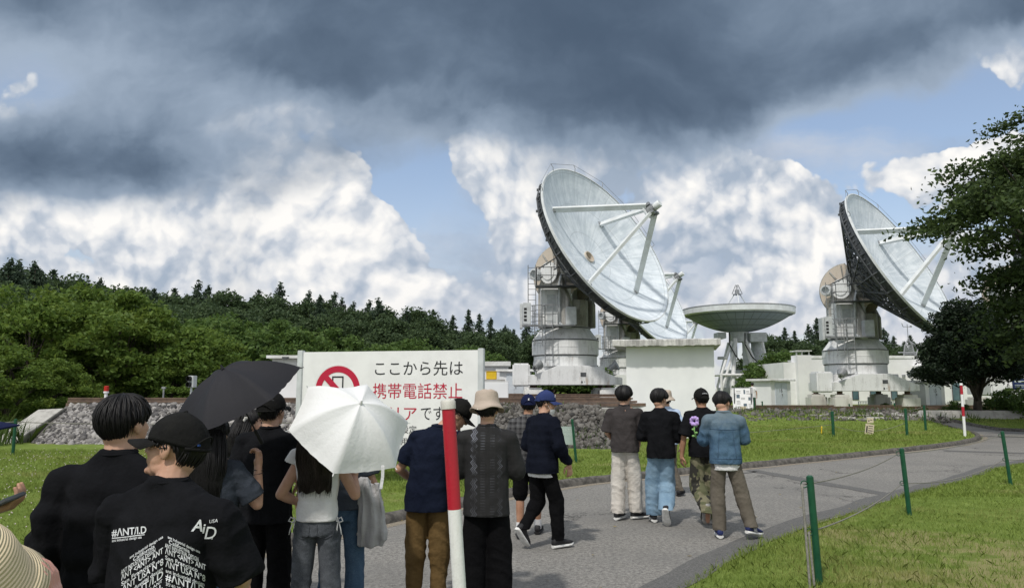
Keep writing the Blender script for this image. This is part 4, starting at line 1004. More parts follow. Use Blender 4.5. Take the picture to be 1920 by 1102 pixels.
# mid distance yellow green trees
pr = [broadleaf('broadleaf_tree', 6.0, 3.4, 60, 7500, .22, 'leaf_mid', 60 + k, .05, .9, .55) for k in range(2)]
spots = []
for px in list(range(395, 900, 44)):
    Y = rr.uniform(50, 58); p = at(px + rr.uniform(-12, 12), np.interp(px, [395, 480, 560, 640, 760, 900], [590, 600, 618, 632, 645, 640]) + rr.uniform(-14, 12), Y); spots.append((p.x, Y, (p.z - .5) / 6.0, rr.randrange(2)))
plant(pr, set(), spots, 'mid green rounded tree at the foot of the wooded slope behind the sign', 'tree', 'rounded trees behind the sign')
# darker broadleaf trees of the slope
pr = [broadleaf('forest_tree', 11.0, 4.2, 90, 13000, .25, 'leaf_dark', 70 + k, .12, 1.25, .6) for k in range(2)]
spots = []
tl = lambda px: np.interp(px, [-250, 0, 60, 200, 270, 400, 560, 660, 720, 800, 900, 990, 1060], [470, 502, 502, 534, 540, 545, 555, 550, 562, 582, 598, 607, 612])
for row, (Y0, dy) in enumerate(((70, 26), (82, 12), (95, 0))):
    for px in range(-160, 1060, 58):
        q = px + rr.uniform(-22, 22); Y = Y0 + rr.uniform(-4, 4); p = at(q, tl(q) + dy + rr.uniform(-4, 24), Y); spots.append((p.x, Y, (p.z - bh(p.x, Y)) / 11.0, rr.randrange(2)))
plant(pr, set(), spots, 'dark green broadleaf tree in the wooded slope behind the antennas', 'tree', 'dark forest trees of the slope')
# conifers on the skyline
pr = [conifer('conifer', 12.0, 2.5, 80 + k, 26 + 2 * k) for k in range(3)]
spots = []
for px in list(range(-60, 260, 24)) + list(range(270, 1040, 25)):
    q = px + rr.uniform(-10, 10); Y = rr.uniform(84, 104); up = 26 if q < 120 else 8
    p = at(q, tl(q) - up + rr.uniform(-10, 22), Y); spots.append((p.x, Y, (p.z - bh(p.x, Y)) / 12.0, rr.randrange(3)))
for px in list(range(1425, 1560, 17)) + list(range(1655, 1760, 17)) + list(range(1770, 2000, 40)):
    Y = rr.uniform(90, 112); top = np.interp(px, [1425, 1470, 1500, 1540, 1560, 1655, 1700, 1760, 2000], [628, 622, 606, 596, 600, 606, 628, 636, 620]); p = at(px + rr.uniform(-6, 6), top + rr.uniform(-6, 18), Y)
    spots.append((p.x, Y, (p.z - bh(p.x, Y)) / 12.0, rr.randrange(3)))
plant(pr, set(), spots, 'dark pointed conifer on the forest skyline', 'conifer', 'conifers on the skyline')
# lower dark trees on the right horizon and round bushes by hut 16
pr = [broadleaf('forest_tree', 9.0, 4.2, 80, 11000, .25, 'leaf_dark', 75, .08, 1.2, .6)]
spots = []
for px in list(range(1420, 1790, 30)) + [1840, 1900, 1960]:
    Y = rr.uniform(80, 92); p = at(px, 640 + rr.uniform(-8, 16), Y); spots.append((p.x, Y, (p.z - bh(p.x, Y)) / 9.0, 0))
plant(pr, set(), spots, 'dark broadleaf tree beyond the white laboratory buildings', 'tree', 'dark trees beyond the buildings')
pr = [broadleaf('round_bush', 3.6, 2.3, 50, 6500, .17, 'leaf_mid', 77, .03, .7, .6)]
spots = []
for px, top, Y in ((1452, 668, 66), (1425, 690, 62), (1480, 662, 66), (1500, 680, 70)):
    p = at(px, top, Y); spots.append((p.x, Y, (p.z - .5) / 3.6, 0))
plant(pr, set(), spots, 'rounded green bush behind hut 16 and left of the chimney', 'bush', 'bushes behind hut 16')
# dark green growth below the left antenna, seen through the frame
pr = [broadleaf('low_bush', 2.2, 1.8, 30, 3500, .16, 'leaf_mid', 78, .03, .6, .6)]
spots = [(at(px, 740, 64).x, 64, 1.35, 0) for px in (1040, 1075, 1105, 1010)]
plant(pr, set(), spots, 'low green bush seen under the frame of the nearest left antenna', 'bush', 'bushes seen below the antenna frame')

# dark bushy tree right of the laboratory
def yew(seed=90):
    r = np.random.default_rng(seed); rnd = random.Random(seed); root = bpy.data.objects.new('yew_tree', None); link(root); tips = []; L = []
    for i in range(190):
        a = r.uniform(0, math.tau); e = r.uniform(-.12, 1.35) ; ln = 2.25 * r.uniform(.7, 1.05) * (1 - .10 * math.sin(e)); c = np.array([0, 0, 2.25]) + np.array([math.cos(a) * math.cos(e) * ln, math.sin(a) * math.cos(e) * ln, math.sin(e) * ln * 1.45])
        d = c - np.array([0, 0, 1.6]); d /= np.linalg.norm(d); d[2] += .25; tips.append(c); m = 260; s = r.uniform(-.75, .5, m)
        L.append(c + d * s[:, None] + r.normal(0, 1, (m, 3)) * np.array([.20, .20, .10]) * (1.1 - s)[:, None] * .8)
    P = np.concatenate(L); npmesh('crown', leaf_quads(P, .085, r, .2, 2.0), quads(len(P)), 'yew', root)
    mb = MB(); limbs(mb, (0, 0, -.3), (.1, 0, 3.2), [tips[k] for k in range(0, 60, 2)], .24, rnd, .15); mb.build('trunk', 'bark', root, smooth=True); return root
o = yew(); o.location = (at(1833, 785, 36.5).x, 36.5, bh(22.6, 36.5)); tag(o, 'dark bushy yew like tree with a short trunk in front of the right antenna', 'tree')
# big tree reaching in from the right edge
def big_tree(seed=95):
    r = np.random.default_rng(seed); rnd = random.Random(seed); root = bpy.data.objects.new('shade_tree', None); link(root); tips = []; L = []
    while len(tips) < 215:
        u = r.normal(size=3); u /= np.linalg.norm(u); c = u * np.array([4.7, 4.4, 6.3]) * r.uniform(.35, 1.0) ** .55 + np.array([0, 0, 7.4]); c[0] = u[0] * (np.linalg.norm(c / np.array([4.7, 4.4, 6.3]) - np.array([0, 0, 1.175]))) * (4.7 if u[0] > 0 else np.interp(c[2], [1.5, 3, 5.5, 6.9, 7.6, 9.0, 10.2, 12.5], [3.3, 3.7, 4.2, 4.5, 6.1, 6.0, 5.0, 4.2]))
        if c[2] < 1.9: continue
        tips.append(c); m = 290; d = np.array([u[0], u[1], -.25]); d /= np.linalg.norm(d); s = r.normal(0, .5, m)
        L.append(c + d * s[:, None] + r.normal(0, 1, (m, 3)) * np.array([.30, .30, .17]))
    P = np.concatenate(L); npmesh('crown', leaf_quads(P, .135, r, .3, 1.5), quads(len(P)), 'tree_dark', root)
    mb = MB(); limbs(mb, (0, 0, -.3), (.2, 0, 10.5), tips[:110], .3, rnd, .3); mb.build('trunk', 'bark', root, smooth=True); return root
o = big_tree(); o.location = (at(2100, 800, 27).x, 27, 0); tag(o, 'big dark leafy tree reaching in from the right edge of the view', 'tree')
# shrubs at the foot of the tree and by the far right footing
pr = [broadleaf('low_shrub', 1.0, .9, 20, 1800, .09, 'leaf_mid', 97, .02, .35, .7, 0, .03)]
spots = [(at(px, py, Y).x, Y, s, 0) for px, py, Y, s in ((1905, 780, 38, 1.3), (1870, 785, 37, .9), (1800, 785, 36.9, .6), (1780, 788, 36.9, .5), (1660, 760, 45, .4), (1790, 760, 46, .5), (1930, 790, 36, 1.2))]
plant(pr, set(), spots, 'small green shrub on the bank around the dark bushy tree', 'shrub', 'small shrubs on the right bank')

# ------------------------------------------------------------------ the big notice board
A, B = at(564, 660, 13.5), at(902, 656, 12.75)
xd = (B - A); xd.z = 0; L = xd.length; xd.normalize(); nrm = Vector((-xd.y, xd.x, 0))
sg = empty('notice_board', (A.x, A.y, .1), math.atan2(xd.y, xd.x), 'big white board in Japanese forbidding mobile phones, silver posts, behind the parasols', 'sign')
ZT = A.z - .1; ZB = ZT - 1.77
def bpx(px, py):
    "board-local (x, z) of a photo pixel"
    d = ray(px, py); o = Vector((0, 0, EYE)); t = (A - o).dot(nrm) / d.dot(nrm); p = o + d * t; return ((p - A).dot(xd), p.z - .1)
mb = MB(); mb.boxmm((0, 0, ZB), (L, .05, ZT)); mb.build('panel', 'white_gloss', sg)
for x in (.0, L):
    mb = MB(); mb.boxmm((x - .05, -.03, -.2), (x + .05, .08, ZT + .03)); mb.build('post', 'lt_metal', sg, bevel=.008)
mb = MB(); mb.boxmm((.05, -.012, ZB - .03), (L - .05, .06, ZB - .004)); mb.build('bottom_rail', 'lt_metal', sg)
def board_text(s, px, py, hpx, mat, px1=None, name='lettering'):
    x, z = bpx(px, py); x2, z2 = bpx(px, py - hpx); me = text_mesh(s, 1.0)
    v = np.array([q.co[:] for q in me.vertices]); x0, x1, y0, y1 = v[:, 0].min(), v[:, 0].max(), v[:, 1].min(), v[:, 1].max()
    wd = bpx(px1, py)[0] - x if px1 else (z2 - z)
    me.transform(Matrix(((wd / (x1 - x0), 0, 0, x - x0 * wd / (x1 - x0)), (0, 0, 1, -.004), (0, (z2 - z) / (y1 - y0), 0, z - y0 * (z2 - z) / (y1 - y0)), (0, 0, 0, 1))))
    me.materials.append(M[mat]); o = link(bpy.data.objects.new(name, me)); o.parent = sg; return o
board_text('ここから先は', 703, 704, 27, 'ink', 868); board_text('携帯電話禁止', 699, 747, 29, 'ink_red', 867)
board_text('エリア', 699, 787, 24, 'ink_red', 781); board_text('です', 789, 787, 25, 'ink', 832)
board_text('設定', 752, 812, 15, 'ink', 781); board_text('用可', 752, 834, 13, 'ink', 778)
cx, cz = bpx(633, 731); ro = bpx(675, 731)[0] - cx; ri = bpx(664, 731)[0] - cx
def annulus(r0, r1, y0=-.006): return lambda mb: mb.lathe([(r0, 0), (r1, 0), (r1, .006), (r0, .006), (r0, 0)], 48, Matrix.Translation((cx, 0, cz)) @ Matrix.Rotation(R(90), 4, 'X'))
mb = MB(); annulus(ri, ro)(mb); pr_ = mb.build('prohibition_ring', 'ink_red', sg)
mb = MB(); k = ri * .74; mb.beam((cx - k, -.009, cz + k), (cx + k, -.009, cz - k), ro * .24, .006, Vector((0, -1, 0))); mb.build('slash', 'ink_red', pr_)
mb = MB(); mb.lathe([(ro + .012, 0), (ro + .024, 0), (ro + .024, .003), (ro + .012, .003)], 48, Matrix.Translation((cx, 0, cz)) @ Matrix.Rotation(R(90), 4, 'X')); mb.build('ring_outline', 'white_gloss', pr_)
(xa, za), (xb, zb) = bpx(623, 705), bpx(643, 752); t = .025; mb = MB()
mb.boxmm((xa, -.005, zb), (xa + t, -.001, za)); mb.boxmm((xb - t, -.005, zb), (xb, -.001, za)); mb.boxmm((xa + t, -.005, za - t), (xb - t, -.001, za)); mb.boxmm((xa + t, -.005, zb), (xb - t, -.001, zb + t * 2.2)); mb.build('phone_symbol', 'ink', sg)

# ------------------------------------------------------------------ posts and ropes
def post(p, h, label, lean=(0, 0), r=.038, group='green rope posts', eyes=(.93, .48)):
    root = empty('rope_post', p, 0, label, 'post', group); top = Vector((lean[0], lean[1], h))
    mb = MB(); mb.cyl((0, 0, -.2), top, r, n=16); mb.cyl(top, top * 1.012, r * .9, r * .55, n=16); mb.build('pole', 'green_post', root, smooth=R(40))
    for e in eyes:
        q = top * e + Vector((-r - .028, -.01, .0)); mb = MB(); mb.tube([q + Vector((.03 * math.cos(t), 0, .03 * math.sin(t))) for t in np.linspace(.3, 6.0, 14)], .005, 6); mb.build('hook', 'green_post', root, smooth=True)
    return [Vector(p) + top * e + Vector((-r - .03, -.01, 0)) for e in eyes]
def rope(pts, sag, label, r=.0065):
    P = []
    for a, b in zip(pts[:-1], pts[1:]):
        a, b = Vector(a), Vector(b); n = 16
        for k in range(n if b != Vector(pts[-1]) else n + 1): t = k / n; P.append(a.lerp(b, t) - Vector((0, 0, 4 * sag * t * (1 - t))))
    mb = MB(); mb.tube(P, r, 6); return tag(mb.build('rope', 'rope', smooth=True), label, 'rope', 'ropes strung between the green posts')
def gpost(px, pyb, pyt, label, eyes=(.93, .48), lean=(0, 0), z=None, group='green rope posts', r=.038):
    p = gp(px, pyb); p.z = float(ground_h(p.x, p.y)) if z is None else z
    for _ in range(3): p = gp(px, pyb, p.z); p.z = float(ground_h(p.x, p.y)) if z is None else z
    h = at(px, pyt, p.y).z - p.z; return post(p, h, label, lean, r, group, eyes)
e1 = gpost(1538, 1094, 893, 'nearest green rope post with rope hanging down its side', lean=(-.045, 0), r=.031)
e2 = gpost(1707, 965, 841, 'green rope post second from the camera by the path', lean=(-.06, 0), r=.031)
e3 = gpost(1897, 909, 809, 'green rope post third from the camera near the right edge of the lawn', lean=(-.09, 0), r=.031)
e4 = gpost(2120, 880, 792, 'green rope post just beyond the right edge')
rope([e1[0], e2[0]], .06, 'upper grey rope between the first and second near posts'); rope([e1[1], e2[1]], .07, 'lower grey rope between the first and second near posts')
rope([e2[0], e3[0]], .05, 'upper grey rope between the second and third near posts'); rope([e2[1], e3[1]], .12, 'lower grey rope between the second and third near posts')
rope([e3[0], e4[0]], .1, 'upper grey rope leaving the third near post'); rope([e3[1], e4[1]], .1, 'lower grey rope leaving the third near post')
b = e1[0].copy(); b.x -= .02
rope([b, b + Vector((-.03, -.16, -.95))], 0, 'pale rope hanging from the nearest post down to the grass', .011); rope([e1[1], e1[1] + Vector((-.01, -.1, -.48))], 0, 'shorter pale rope end hanging from the nearest post', .011)
f1 = gpost(1563, 819, 771, 'green rope post alone in the middle of the mown lawn', r=.05); f2 = gpost(1701, 818, 766, 'left of two green rope posts where the lawn corner narrows', r=.045); f3 = gpost(1736, 807, 760, 'right of two green rope posts where the lawn corner narrows', r=.045)
f0 = gpost(1385, 836, 786, 'green rope post behind the man in the denim jacket')
rope([f0[1], f1[1]], .02, 'low rope crossing the mown lawn', .007); rope([f1[1], f2[1]], .25, 'slack rope across the lawn corner', .007); rope([f2[0], f3[0]], .03, 'rope joining the pair of posts at the lawn corner', .010)
l0 = gpost(24, 852, 786, 'green rope post on the left lawn before the gravel bank'); l1 = gpost(-260, 870, 790, 'green rope post beyond the left edge'); l2 = gpost(600, 845, 787, 'green rope post hidden behind the black parasol')
rope([l1[0], l0[0], l2[0]], .06, 'thin pale rope along the foot of the gravel bank on the left', .012)
for i, (px, py, pt, Y, lab) in enumerate(((1416, 790, 745, 41, 'thin dark rope post beside hut 16'), (1430, 772, 752, 44, 'thin post left of the right antenna footing'), (1594, 788, 757, 42, 'thin green post in front of the left footing of the right antenna'), (1679, 786, 755, 42, 'thin green post in front of the laboratory railing'), (1842, 786, 756, 40, 'thin green post right of the dark bushy tree'))):
    p = at(px, py, Y); p.z = float(ground_h(p.x, Y)); post(p, at(px, pt, Y).z - p.z, lab, r=.04, eyes=(.93,))
def board_post(px, pyb, pyt, Y, label, items, name='placard', cat='sign'):
    p = at(px, pyb, Y); p.z = float(ground_h(p.x, Y)); return empty(name, p, 0, label, cat)
# grey green placard on a dark post, and the loose green pole beside it
p = gp(1064, 866, .1); root = empty('placard', (p.x, p.y, .1), R(6), 'small pale grey green placard on a short dark post by the kerb', 'sign')
k = p.y / 1387; mb = MB(); mb.boxmm((-.025, 0, -.1), (.025, .04, .40)); mb.build('post', 'dark_metal', root)
M['placard'] = pm('pale_green_board', (.42, .50, .47), (.36, .44, .41), 6, .5); M['letter_pale'] = pm('faded_letters', (.60, .68, .64), None, rough=.6)
z0, z1 = at(1064, 833, p.y).z - .1, at(1064, 799, p.y).z - .1; mb = MB(); mb.boxmm((-15 * k, -.03, z0), (14 * k, -.002, z1)); pl = mb.build('board', 'placard', root)
mb = MB(); mb.boxmm((-16.5 * k, -.034, z0 - .01), (-15 * k, .005, z1 + .01)); mb.build('edge_strip', 'dark_metal', root)
for i, s in enumerate(('立入禁止', 'お願いします')): text_obj('lettering', s, .062 if i else .075, 'letter_pale', pl, plane_m((-12 * k, -.034, z1 - .11 - .09 * i), (1, 0, 0), (0, 0, 1)))
gpost(1082, 867, 786, 'slanted green pole beside the pale green placard', lean=(-.1, 0), eyes=(), r=.03)
# wooden cream notices on the lawn
p = at(1629, 800, 27); p.z = float(ground_h(p.x, 27)); root = empty('lawn_notice', p, R(-6), 'two small cream notices one above the other leaning on the lawn', 'sign'); k = 27 / 1387
M['cream'] = pm('cream_board', (.62, .54, .40), (.55, .48, .35), 6, .7)
mb = MB(); mb.boxmm((-.02, .05, -.1), (.02, .08, 26 * k)); mb.build('stake', 'cream', root)
for (xa, za, xb, zb) in ((-8, 1, 7, 20), (-2, 22, 9, 31)):
    m3 = Matrix.Rotation(R(8), 4, 'Y'); mb = MB(); mb.boxmm((xa * k, 0, za * k), (xb * k, .03, zb * k)); o = mb.build('board', 'cream', root); o.rotation_euler.y = R(9) if za < 5 else 0
    mb = MB(); zz = zb - 4
    while zz > za + 1: mb.boxmm(((xa + 5) * k, -.006, zz * k), ((xb - 2) * k, -.001, (zz + 1.1) * k)); zz -= 4
    mb.build('printed_lines', 'ink_grey', o)
    mb = MB(); mb.boxmm(((xa + 1.5) * k, -.006, (za + 3) * k), ((xa + 3.8) * k, -.001, (zb - 4) * k)); mb.build('pictogram', 'ink', o)
p = at(1539, 790, 27); p.z = float(ground_h(p.x, 27)); mb = MB(); mb.cyl((0, 0, 0), (.02, 0, .25), .02, n=6); mb.cyl((.02, 0, .25), (.02, 0, .30), .03, .01, n=6); o = mb.build('yellow_marker', 'yellow'); o.location = p; tag(o, 'thin yellow marker stick standing in the lawn', 'marker')
# leaning information board
p = at(1396, 772, 40); root = empty('information_board', (p.x, 40, p.z), R(-14), 'white information panel with small photos leaning on legs by the lattice mount', 'information board'); k = 40 / 1387
m3 = Matrix.Rotation(R(-14), 4, 'X'); mb = MB(); mb.boxmm((-20 * k, 0, 5 * k), (16 * k, .05, 45 * k)); pn = mb.build('panel', 'white_gloss', root); pn.rotation_euler.x = R(-14)
mb = MB()
for q in (((-20.5, 45), (16.5, 46)), ((-20.5, 4), (16.5, 5)), ((15.5, 5), (16.5, 45))): mb.boxmm((q[0][0] * k, -.01, q[0][1] * k), (q[1][0] * k, .06, q[1][1] * k))
mb.build('frame', 'mid_metal', pn); M['photo_blue'] = pm('small_printed_photo', (.05, .09, .16), (.14, .17, .16), 20, .4)
for x, z, w_, h_ in ((-13, 26, 6, 7), (0, 34, 3, 8), (8, 22, 4, 6), (-1, 11, 6, 5)):
    mb = MB(); mb.boxmm((x * k, -.004, z * k), ((x + w_) * k, -.001, (z + h_) * k)); mb.build('photograph', 'photo_blue', pn)
r = random.Random(2)
for x, z in ((-13, 39), (-13, 36), (5, 39), (5, 36.5), (5, 34), (-5, 26), (-5, 23.5), (-13, 20), (-13, 17.5), (-13, 15), (8, 14), (8, 11.5), (-13, 9)): mb = MB(); mb.boxmm((x * k, -.003, z * k), ((x + r.uniform(5, 8)) * k, -.001, (z + .7) * k)); mb.build('text_line', 'ink_grey', pn)
mb = MB()
for s in (-17, 13): mb.cyl((s * k, .25, -.5), (s * k, .02, 44 * k), .03, n=6); mb.cyl((s * k, -.35, -.5), (s * k, .0, 8 * k), .03, n=6)
mb.build('legs', 'dark_metal', root)
mb = MB(); mb.boxmm((-.14, 0, 0), (.14, .04, .28)); o = mb.build('cream_note', 'cream'); q = at(1394, 772, 38.6); o.location = (q.x, 38.6, q.z); tag(o, 'small cream note board standing below the information panel', 'sign')
# blue sign at the right edge
M['blue_sign'] = pm('navy_sign_face', (.012, .028, .11), (.016, .034, .13), 4, .4)
p = at(1916, 790, 38); root = empty('blue_sign', (p.x, 38, bh(p.x, 38)), 0, 'small navy blue sign on a post at the right edge', 'sign'); k = 38 / 1387; z0 = at(1916, 729, 38).z - bh(p.x, 38)
mb = MB(); mb.boxmm((-12 * k, -.03, z0), (16 * k, 0, z0 + 19 * k)); b_ = mb.build('board', 'blue_sign', root); mb = MB(); mb.boxmm((-.03, .004, -.1), (.03, .05, z0 + .4)); mb.build('post', 'dark_metal', root)
for i, q in enumerate((12.5, 7, 4)):
    mb = MB(); mb.boxmm((-8 * k, -.034, z0 + q * k), (12 * k, -.031, z0 + (q + (2.6 if i == 0 else .9)) * k)); mb.build('text_line', 'letter_pale', b_)
M['blue_tarp'] = pm('blue_tarp', (.04, .13, .42), (.03, .09, .32), 5, .6)
mb = MB(); p = at(1870, 752, 44); mb.loft([[(-.45 + .1 * k, -.2, .25 + .08 * k) for k in range(3)] + [(-.2, .3, .3), (-.45, .3, .2)], [(.3, -.2, .22), (.38, -.22, .3), (.46, -.2, .5), (.4, .3, .5), (.3, .3, .2)]]); o = mb.build('blue_crate', 'blue_tarp'); o.location = (p.x, 44, p.z - .35); tag(o, 'blue plastic crate on the ground below the antenna behind the tree', 'crate')
# red and white marker poles
def marker(p, segs, r, label, lean=(0, 0), capm='cap_plastic'):
    root = empty('marker_pole', p, 0, label, 'marker pole', 'red and white marker poles'); H = segs[-1][0]
    ax = lambda z: Vector((lean[0] * z, lean[1] * z, z)); z0 = -.1
    for z1, m in segs[:-1]: mb = MB(); mb.cyl(ax(z0), ax(z1), r, n=20, caps=False); mb.build('red_band' if m == 'red' else 'white_band', 'red' if m == 'red' else 'pole_white', root, smooth=True); z0 = z1
    mb = MB(); ax0, ax1 = ax(z0), ax(H); x, y, d = frame(ax1 - ax0)
    mb.loft([[q + (x * math.cos(t) + y * math.sin(t)) * rr for t in np.linspace(0, math.tau, 20, False)] for q, rr in ((ax0, r * 1.14), (ax0.lerp(ax1, .8), r * 1.14), (ax1, r * .95))]); mb.build('end_cap', capm, root, smooth=R(40))
D = 3.35; p = at(866, 1102, D); kz = D / 1387
zz = lambda py: at(850, py, D).z
marker((p.x + .052, D, 0), ((.45, 'red'), (zz(953), 'pole_white'), (zz(766), 'red'), (zz(749), '')), .0295, 'close red and white marker pole with a yellowed cap in the middle foreground', (-.072, -.01))
p = gp(1810, 824); zz = lambda py: at(1810, py, p.y).z
marker((p.x, p.y, .1), ((zz(780) - .1, 'white_gloss'), (zz(762) - .1, 'red'), (zz(739) - .1, 'white_gloss'), (zz(722) - .1, 'red'), (zz(718) - .1, '')), .045, 'distant thin red and white marker pole at the lawn corner', (0, 0), 'white_gloss')
# signals by the left track
p = at(197, 766, 26); root = empty('warning_light', (p.x, 26, TOPZ), 0, 'short white post with a red lamp beside the left rail', 'warning light'); k = 26 / 1387; H = at(197, 723, 26).z - TOPZ
mb = MB(); mb.cyl((0, 0, 0), (0, 0, H - .25), .055, n=10); mb.cyl((0, 0, H - .25), (0, 0, H - .19), .09, n=10); mb.build('post', 'white_gloss', root, smooth=R(40)); mb = MB(); mb.cyl((0, 0, H - .185), (0, 0, H - .02), .08, n=12); mb.cyl((0, 0, H - .02), (0, 0, H), .085, .05, n=12); mb.build('lamp', 'lamp_red', root, smooth=R(40))
p = at(357, 760, 25.5); root = empty('track_signal', (p.x, 25.5, TOPZ), R(-20), 'small two lens track signal on a pole left of the black parasol', 'signal'); H = at(357, 704, 25.5).z - TOPZ
mb = MB(); mb.cyl((0, 0, 0), (0, 0, H - .4), .035, n=8); mb.build('pole', 'lt_metal', root); mb = MB(); mb.boxmm((-.12, -.06, H - .4), (.12, .12, H)); hd = mb.build('signal_head', 'lt_metal', root, bevel=.01)
for z in (H - .3, H - .1):
    mb = MB(); m4 = Matrix.Translation((-.02, -.065, z)) @ Matrix.Rotation(R(90), 4, 'X'); mb.lathe([(.0, .0), (.07, .01), (.085, .0), (.09, .10), (.075, .10)], 14, m4); mb.build('lens_hood', 'black', hd)
p = at(305, 764, 25.5); mb = MB(); mb.cyl((0, 0, 0), (0, 0, .55), .03, n=8); mb.box((0, 0, .58), (.12, .08, .07)); o = mb.build('track_marker', 'mid_metal'); o.location = (p.x, 25.5, TOPZ); tag(o, 'thin grey track marker between the red lamp and the signal', 'marker')

# ------------------------------------------------------------------ people
def skin_mat(name, a, b):
    m = pm(name, a, b, 9, .5, .05, 120, spec=.4); bs = m.node_tree.nodes['Principled BSDF']
    bs.inputs['Subsurface Weight'].default_value = .05; bs.inputs['Subsurface Radius'].default_value = (.02, .008, .004); return m
M['skin'] = skin_mat('light_skin', (.50, .30, .21), (.43, .24, .16))
M['skin_tan'] = skin_mat('tanned_skin', (.38, .21, .135), (.32, .165, .10))
M['skin_pink'] = skin_mat('pinkish_skin', (.56, .31, .25), (.50, .25, .20))
def cloth(name, c1, c2, scale=3, weave=420, rough=.9, bump=.25, sheen=.0):
    m, nt, b = new_mat(name); v = objco(nt); b.inputs['Roughness'].default_value = rough; b.inputs['Specular IOR Level'].default_value = .08
    n = noise(nt, v, scale, 5, .6); f = noise(nt, v, weave, 2, .6)
    c = mixc(nt, n.step(.3, .7), c1, c2); c = mixc(nt, f.step(.3, .75) * .35, c, tuple(x * .55 for x in c1))
    nt.links.new(c.v, b.inputs['Base Color']); set_bump(nt, b, f * .35 + noise(nt, v, 34, 4, .6) + noise(nt, v, 13, 3, .6) * 2.6, bump * 1.5, .014)
    b.inputs['Sheen Weight'].default_value = sheen; b.inputs['Sheen Roughness'].default_value = .5; return m
M['black_cotton'] = cloth('black_cotton', (.006, .0064, .0078), (.0105, .011, .013))
M['black_cotton_b'] = cloth('soft_black_cotton', (.0066, .007, .0085), (.0115, .012, .014))
M['black_trouser'] = cloth('black_trouser_cloth', (.004, .004, .0048), (.0068, .0068, .0076))
M['navy'] = cloth('navy_cotton', (.006, .009, .021), (.010, .014, .029))
M['navy_dark'] = cloth('dark_navy_knit', (.005, .0065, .013), (.008, .010, .018))
M['charcoal'] = cloth('charcoal_brown_cotton', (.045, .040, .040), (.058, .052, .052))
M['slate'] = cloth('slate_blue_grey_cotton', (.035, .042, .055), (.050, .058, .072))
M['khaki'] = cloth('brown_khaki', (.115, .072, .028), (.155, .10, .042), 4)
M['cream_cloth'] = cloth('cream_trouser', (.55, .51, .46), (.64, .61, .56), 4)
M['white_cotton'] = cloth('white_cotton', (.76, .76, .76), (.68, .68, .69), 4)
M['grey_cloth'] = cloth('pale_grey_nylon', (.36, .355, .36), (.44, .435, .44), 5)
M['taupe'] = cloth('taupe_chino', (.115, .100, .080), (.15, .132, .108), 4)
M['lt_blue_cloth'] = cloth('pale_blue_shirt', (.38, .48, .66), (.46, .56, .72), 4)
M['beige_cloth'] = cloth('beige_hat_cloth', (.50, .42, .35), (.42, .35, .285), 5)
M['cap_black'] = cloth('black_cap_twill', (.010, .010, .010), (.016, .016, .015), 8, 300)
M['cap_navy'] = cloth('navy_cap_twill', (.010, .014, .045), (.015, .020, .06), 8, 300)
M['cap_blue'] = cloth('blue_cap_twill', (.028, .042, .125), (.040, .055, .15), 8, 300)
def denim(name, lo, hi, wash=None):
    m, nt, b = new_mat(name); v = objco(nt); b.inputs['Roughness'].default_value = .9; b.inputs['Specular IOR Level'].default_value = .15
    n = noise(nt, v, 5, 6, .65); f = noise(nt, objco(nt, (1, 1, .35)), 330, 2, .6)
    c = mixc(nt, (n * .7 + f * .5).step(.42, .8), lo, hi)
    if wash:
        _, _, z = sep(nt, v); c = mixc(nt, (z + (n - .5) * .35).step(wash[0], wash[1]) * .8, c, wash[2])
    nt.links.new(c.v, b.inputs['Base Color']); set_bump(nt, b, f * .4 + noise(nt, v, 26, 4, .65) + noise(nt, v, 10, 3, .6) * 2, .35, .015); return m
M['denim_grey'] = denim('washed_black_denim', (.040, .045, .054), (.115, .125, .14))
M['denim_blue'] = denim('mid_blue_denim', (.030, .060, .105), (.075, .125, .19))
M['denim_light'] = denim('light_blue_denim', (.135, .225, .32), (.25, .36, .46))
M['denim_jacket'] = denim('faded_denim_jacket', (.035, .075, .13), (.085, .15, .22), (1.18, 1.42, (.15, .19, .21)))
def camo_mat():
    m, nt, b = new_mat('olive_camo'); v = objco(nt); b.inputs['Roughness'].default_value = .9
    a, d = noise(nt, v, 6, 2, .5), noise(nt, objco(nt, (1, 1, .7)), 8.5, 2, .5)
    c = mixc(nt, a.step(.50, .52), (.095, .100, .050), (.165, .155, .095)); c = mixc(nt, d.step(.56, .58), c, (.022, .021, .016))
    nt.links.new(c.v, b.inputs['Base Color']); return m
M['camo'] = camo_mat()
def plaid_mat():
    m, nt, b = new_mat('dark_plaid'); x, y, z = sep(nt, objco(nt)); b.inputs['Roughness'].default_value = .9
    s = ((x * 16).fract().lt(.4) + (z * 16).fract().lt(.4)) * .5; t = ((x * 16 + .1).fract().lt(.06)).max((z * 16 + .1).fract().lt(.06))
    c = mixc(nt, s, (.012, .012, .014), (.075, .075, .078)); c = mixc(nt, t * .6, c, (.22, .22, .22)); nt.links.new(c.v, b.inputs['Base Color']); return m
M['plaid'] = plaid_mat()
